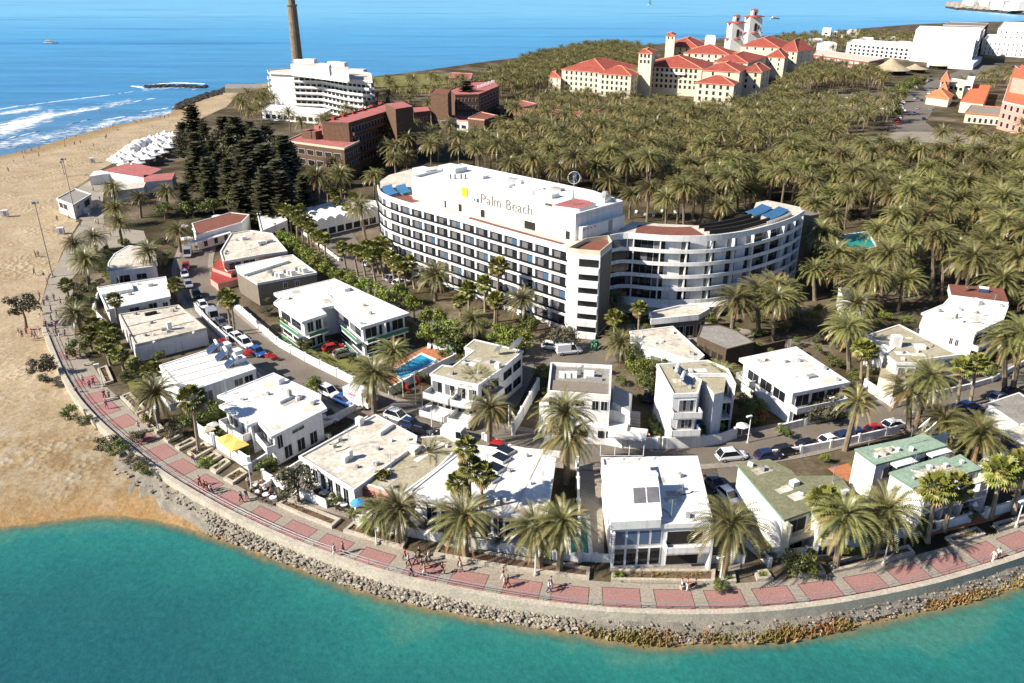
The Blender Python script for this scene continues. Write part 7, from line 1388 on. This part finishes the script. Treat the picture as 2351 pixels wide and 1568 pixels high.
# ---------------------------------------------------------------- people
def skin_mesh(name, verts, edges, rad, mats, sub=1):
    me = bpy.data.meshes.new(name); me.from_pydata(verts, edges, []); o = bpy.data.objects.new(name, me); C.objects.link(o); m = o.modifiers.new('s', 'SKIN')
    for i, r_ in enumerate(rad): me.skin_vertices[0].data[i].radius = r_ if isinstance(r_, tuple) else (r_, r_)
    me.skin_vertices[0].data[0].use_root = True
    m.use_smooth_shade = True
    if sub: o.modifiers.new('b', 'SUBSURF').levels = sub
    dg = bpy.context.evaluated_depsgraph_get(); dg.update(); out = bpy.data.meshes.new_from_object(o.evaluated_get(dg)); bpy.data.objects.remove(o); out.materials.clear()
    for k in mats: out.materials.append(MATS[k])
    return out
def person_proto(pose):
    V, E, Rd = [], [], []
    def ch(parent, pts):
        i = parent
        for p, r_ in pts:
            V.append(p); Rd.append(r_); k = len(V)-1
            if i is not None: E.append((i, k))
            i = k
        return i
    sw = {'walk': .26, 'stand': .03, 'sit': 0}[pose]; dz = -.42 if pose == 'sit' else 0
    pel = ch(None, [((0, 0, .95+dz), (.15, .11))]); chest = ch(pel, [((0, 0, 1.12+dz), (.13, .10)), ((0, .02, 1.34+dz), (.16, .11))]); neck = ch(chest, [((0, .02, 1.48+dz), .055)]); head = ch(neck, [((0, 0, 1.58+dz), (.075, .085)), ((0, 0, 1.68+dz), (.078, .095)), ((0, .01, 1.74+dz), .05)]); ch(head-1, [((0, -.105, 1.62+dz), .016)])
    for s_ in (-1, 1):
        f = s_*sw
        if pose == 'sit': ch(pel, [((s_*.09, -.04, .52), .09), ((s_*.11, -.42, .50), .065), ((s_*.11, -.46, .25), .05), ((s_*.11, -.46, .07), .04), ((s_*.12, -.60, .03), .035)])
        else: ch(pel, [((s_*.09, 0, .86), .09), ((s_*.10, -f*.55-.03, .48), .062), ((s_*.10, -f*.9+.03, .24), .052), ((s_*.10, -f+.06, .08), .038), ((s_*.11, -f-.12, .035), .034)])
        el = ch(chest, [((s_*.19, .02, 1.40+dz), .058), ((s_*.25, .02+f*.35, 1.13+dz), .042), ((s_*.26, -.10+f*.7, .92+dz), .030), ((s_*.265, -.14+f*.8, .85+dz), (.02, .034))])
        wp = V[el]
        for q in range(4): ch(el, [((wp[0]+s_*.002, wp[1]-.03+q*.02, wp[2]-.05-.01*(q in (1, 2))), .009), ((wp[0]-s_*.008, wp[1]-.035+q*.02, wp[2]-.085-.012*(q in (1, 2))), .007)])
        ch(el, [((wp[0]-s_*.01, wp[1]-.055, wp[2]-.02), .010), ((wp[0]-s_*.02, wp[1]-.065, wp[2]-.05), .008)])
    body = skin_mesh('person', V, E, Rd, ['skin'])
    def part(ids, grow_, name, mat):
        m_ = {i: k for k, i in enumerate(ids)}; return skin_mesh(name, [V[i] for i in ids], [(m_[a], m_[b_]) for a, b_ in E if a in m_ and b_ in m_], [tuple(x+grow_ for x in (Rd[i] if isinstance(Rd[i], tuple) else (Rd[i], Rd[i]))) for i in ids], [mat])
    arm = [i for i, p in enumerate(V) if abs(p[0]) > .17 and p[2] > 1.1+dz]; top = part([pel, pel+1, chest]+arm, .016, 'top', 'cloth_white'); legs = [i for i, p in enumerate(V) if .05 < abs(p[0]) < .13 and p[2] > .06 and p[2] < .9 and i > head]
    trs = part([pel]+legs, .014, 'trousers', 'cloth_navy'); hb = MB(); hb.ball((0, .02, 1.70+dz), (.088, .105, .085), 0, 8, 6); hr = proto(hb, 'hair', ['hair']); return body, top, trs, hr
PERS = {k: person_proto(k) for k in ('walk', 'stand', 'sit')}
MATS['cloth_skin'] = MATS['skin']
def person(X, Y, pose, tc, bc, label, ang=None, group=None, hair='hair', z=0., sc=1.03):
    p = P(X, Y, z); me = PERS[pose]; r = bpy.data.objects.new('person', me[0]); C.objects.link(r); r.location = p; r.scale = (sc, sc, sc); tag(r, label, 'person', group)
    if ang is None:
        i = min(range(1, len(wall)-1), key=lambda k: (wall[k]-p).length); d = wall[i+1]-wall[i-1]; ang = math.atan2(d.y, d.x)+math.pi/2+random.choice([0, math.pi])+random.uniform(-.2, .2)
    r.rotation_euler.z = ang
    for n_, m_, mt in (('top', me[1], 'cloth_'+tc), ('trousers', me[2], 'cloth_'+bc), ('hair', me[3], hair)):
        c = bpy.data.objects.new(n_, m_); C.objects.link(c); c.parent = r; c.material_slots[0].link = 'OBJECT'; c.material_slots[0].material = MATS[mt]
    return r
for a in ((460,1117,'walk','red','black','person in red shirt and dark shorts striding on the promenade'),(471,1128,'walk','red','red','person in red top and red trousers next to a small group'),(478,1131,'walk','black','black','person in black walking beside the one in all red'),(486,1135,'walk','white','navy','person in white top at the railing by the red clad walkers'),(555,1154,'walk','blue','navy','person in blue shirt near the seats'),(567,1147,'walk','black','grey','person in black shirt beside the one in blue shirt'),(571,1118,'stand','white','khaki','person in white standing at the lamp by the seats'),(444,1059,'sit','red','blue','person in red sitting on the low bed wall'),(246,939,'walk','purple','pink','person in purple dress walking on the upper promenade'),(241,915,'walk','black','black','person in black ahead of the purple dress'),(252,917,'stand','grey','black','person in grey by the pale bench'),
  (192,882,'walk','white','pink','person in white and pink on the upper promenade'),(207,892,'walk','pink','navy','person in pink top before a companion'),(216,885,'walk','red','denim','person in red top with denim trousers'),(176,902,'sit','blue','red','person in blue with red bag at the railing'),(162,817,'walk','black','navy','person in dark clothes at the railing bend'),(174,822,'stand','navy','black','person in navy by the bench at the bend'),(155,827,'walk','white','black','person in white top at the railing bend'),(320,989,'walk','white','white','person all in white by the first lamp'),(345,986,'sit','black','black','person in black sitting on the stone bench'),
  (769,1277,'walk','white','white','person in white leaning towards the railing'),(788,1271,'walk','khaki','black','person in khaki shirt and black shorts on a red panel'),(930,1286,'walk','red','navy','person in red top at the steps, first of the large group'),(938,1299,'walk','white','black','person in white top in the large group'),(945,1326,'walk','navy','navy','person in navy nearest the railing in the large group'),(955,1296,'walk','blue','black','person in blue in the middle of the large group'),(963,1281,'stand','black','black','person in black at the top of the large group'),(975,1321,'walk','orange','white','person in orange shorts on the red panel of the large group'),(978,1301,'walk','grey','khaki','person in grey behind the orange clad one'),(1016,1319,'walk','black','black','person in black cycling posture ahead of the large group'),(1058,1314,'walk','white','grey','person in white with companion by the brown bed'),(1055,1301,'walk','grey','navy','person in grey at the kerb of the brown bed'),(968,1308,'walk','denim','grey','person in denim in the large group'),(985,1290,'walk','white','navy','person in white shirt and navy trousers behind the large group'),
  (1155,1331,'walk','navy','white','person in navy top near the long bed end'),(1158,1351,'walk','white','skin','person in white with bare legs on a red panel'),(1166,1348,'walk','black','red','person in black top and red shorts on the red panel'),(1260,1361,'walk','white','blue','person in white and blue shorts between red panels'),(1265,1352,'walk','blue','white','person in blue shirt with white shorts beside the one in white'),(1565,1350,'sit','white','denim','person in white seated at the brown bed of the modern villa'),(1577,1356,'stand','red','white','person in red top and white shorts by the seated one'),(1596,1350,'sit','black','black','person in black crouching at the brown bed'),(2278,1291,'walk','white','white','person in white on the last red panels'),(2289,1285,'walk','white','khaki','person in white shirt with khaki shorts beside the one in white'),
  (596,1122,'sit','red','black','person in red sitting at the outdoor tables'),(611,1131,'sit','white','navy','person in white sitting at the outdoor tables'),(623,1139,'sit','pink','denim','person in pink sitting at the outdoor tables'),(601,1141,'stand','black','black','person in black standing between the outdoor tables'),(634,1147,'sit','navy','khaki','person in navy sitting at the last outdoor table'),(2090,1225,'stand','white','navy','person in white behind the mint roof terrace wall')): person(*a)
LEFT = [(82,589),(89,590),(80,632),(102,640),(110,655),(92,685),(110,693),(125,690),(102,703),(97,720),(107,752),(45,772),(52,775),(75,774),(83,777),(92,769),(115,772),(130,769),(136,773),(150,772),(62,768),(120,740),(132,730),(140,700),(118,715),(128,755),(145,748),(158,790),(168,800)]
for i, (X, Y) in enumerate(LEFT): person(X, Y, 'walk' if i % 4 else 'stand', random.choice(['white','black','red','blue','navy','grey','pink']), random.choice(['black','navy','white','denim','khaki']), 'person among strollers at the promenade end by the tamarisk tree', random.uniform(0, 6.3), 'strollers by the tamarisk tree', z=-.9 if X < 95 and Y < 640 else 0)
for i, (X, Y) in enumerate([(132,507),(220,514),(227,517),(207,502),(230,462),(160,504),(200,470),(225,480),(215,440),(240,530),(255,545),(185,520)]): person(X, Y, 'walk', random.choice(['white','black','red','blue','grey']), random.choice(['black','navy','denim','khaki']), 'person walking on the beach path between hut and palms', random.uniform(0, 6.3), 'walkers on the beach path')
for i, (X, Y) in enumerate([(38,350),(51,351),(58,352),(66,345),(73,348),(90,343),(148,326),(153,320),(175,316),(216,303),(232,299),(255,296),(260,292),(308,281),(313,283),(325,282),(360,274),(368,272),(378,271),(388,268),(32,376),(56,368),(90,360),(150,338),(172,333),(185,330),(215,337),(243,320),(272,304),(350,296),(245,316),(20,395)]): person(X, Y, 'walk' if i % 3 else 'stand', random.choice(['white','black','red','skin','navy','skin']), random.choice(['black','navy','white','skin','blue']), 'bather walking along the sea shore', random.uniform(0, 6.3), 'bathers along the sea shore', z=-1.7 if i < 20 else -1.)
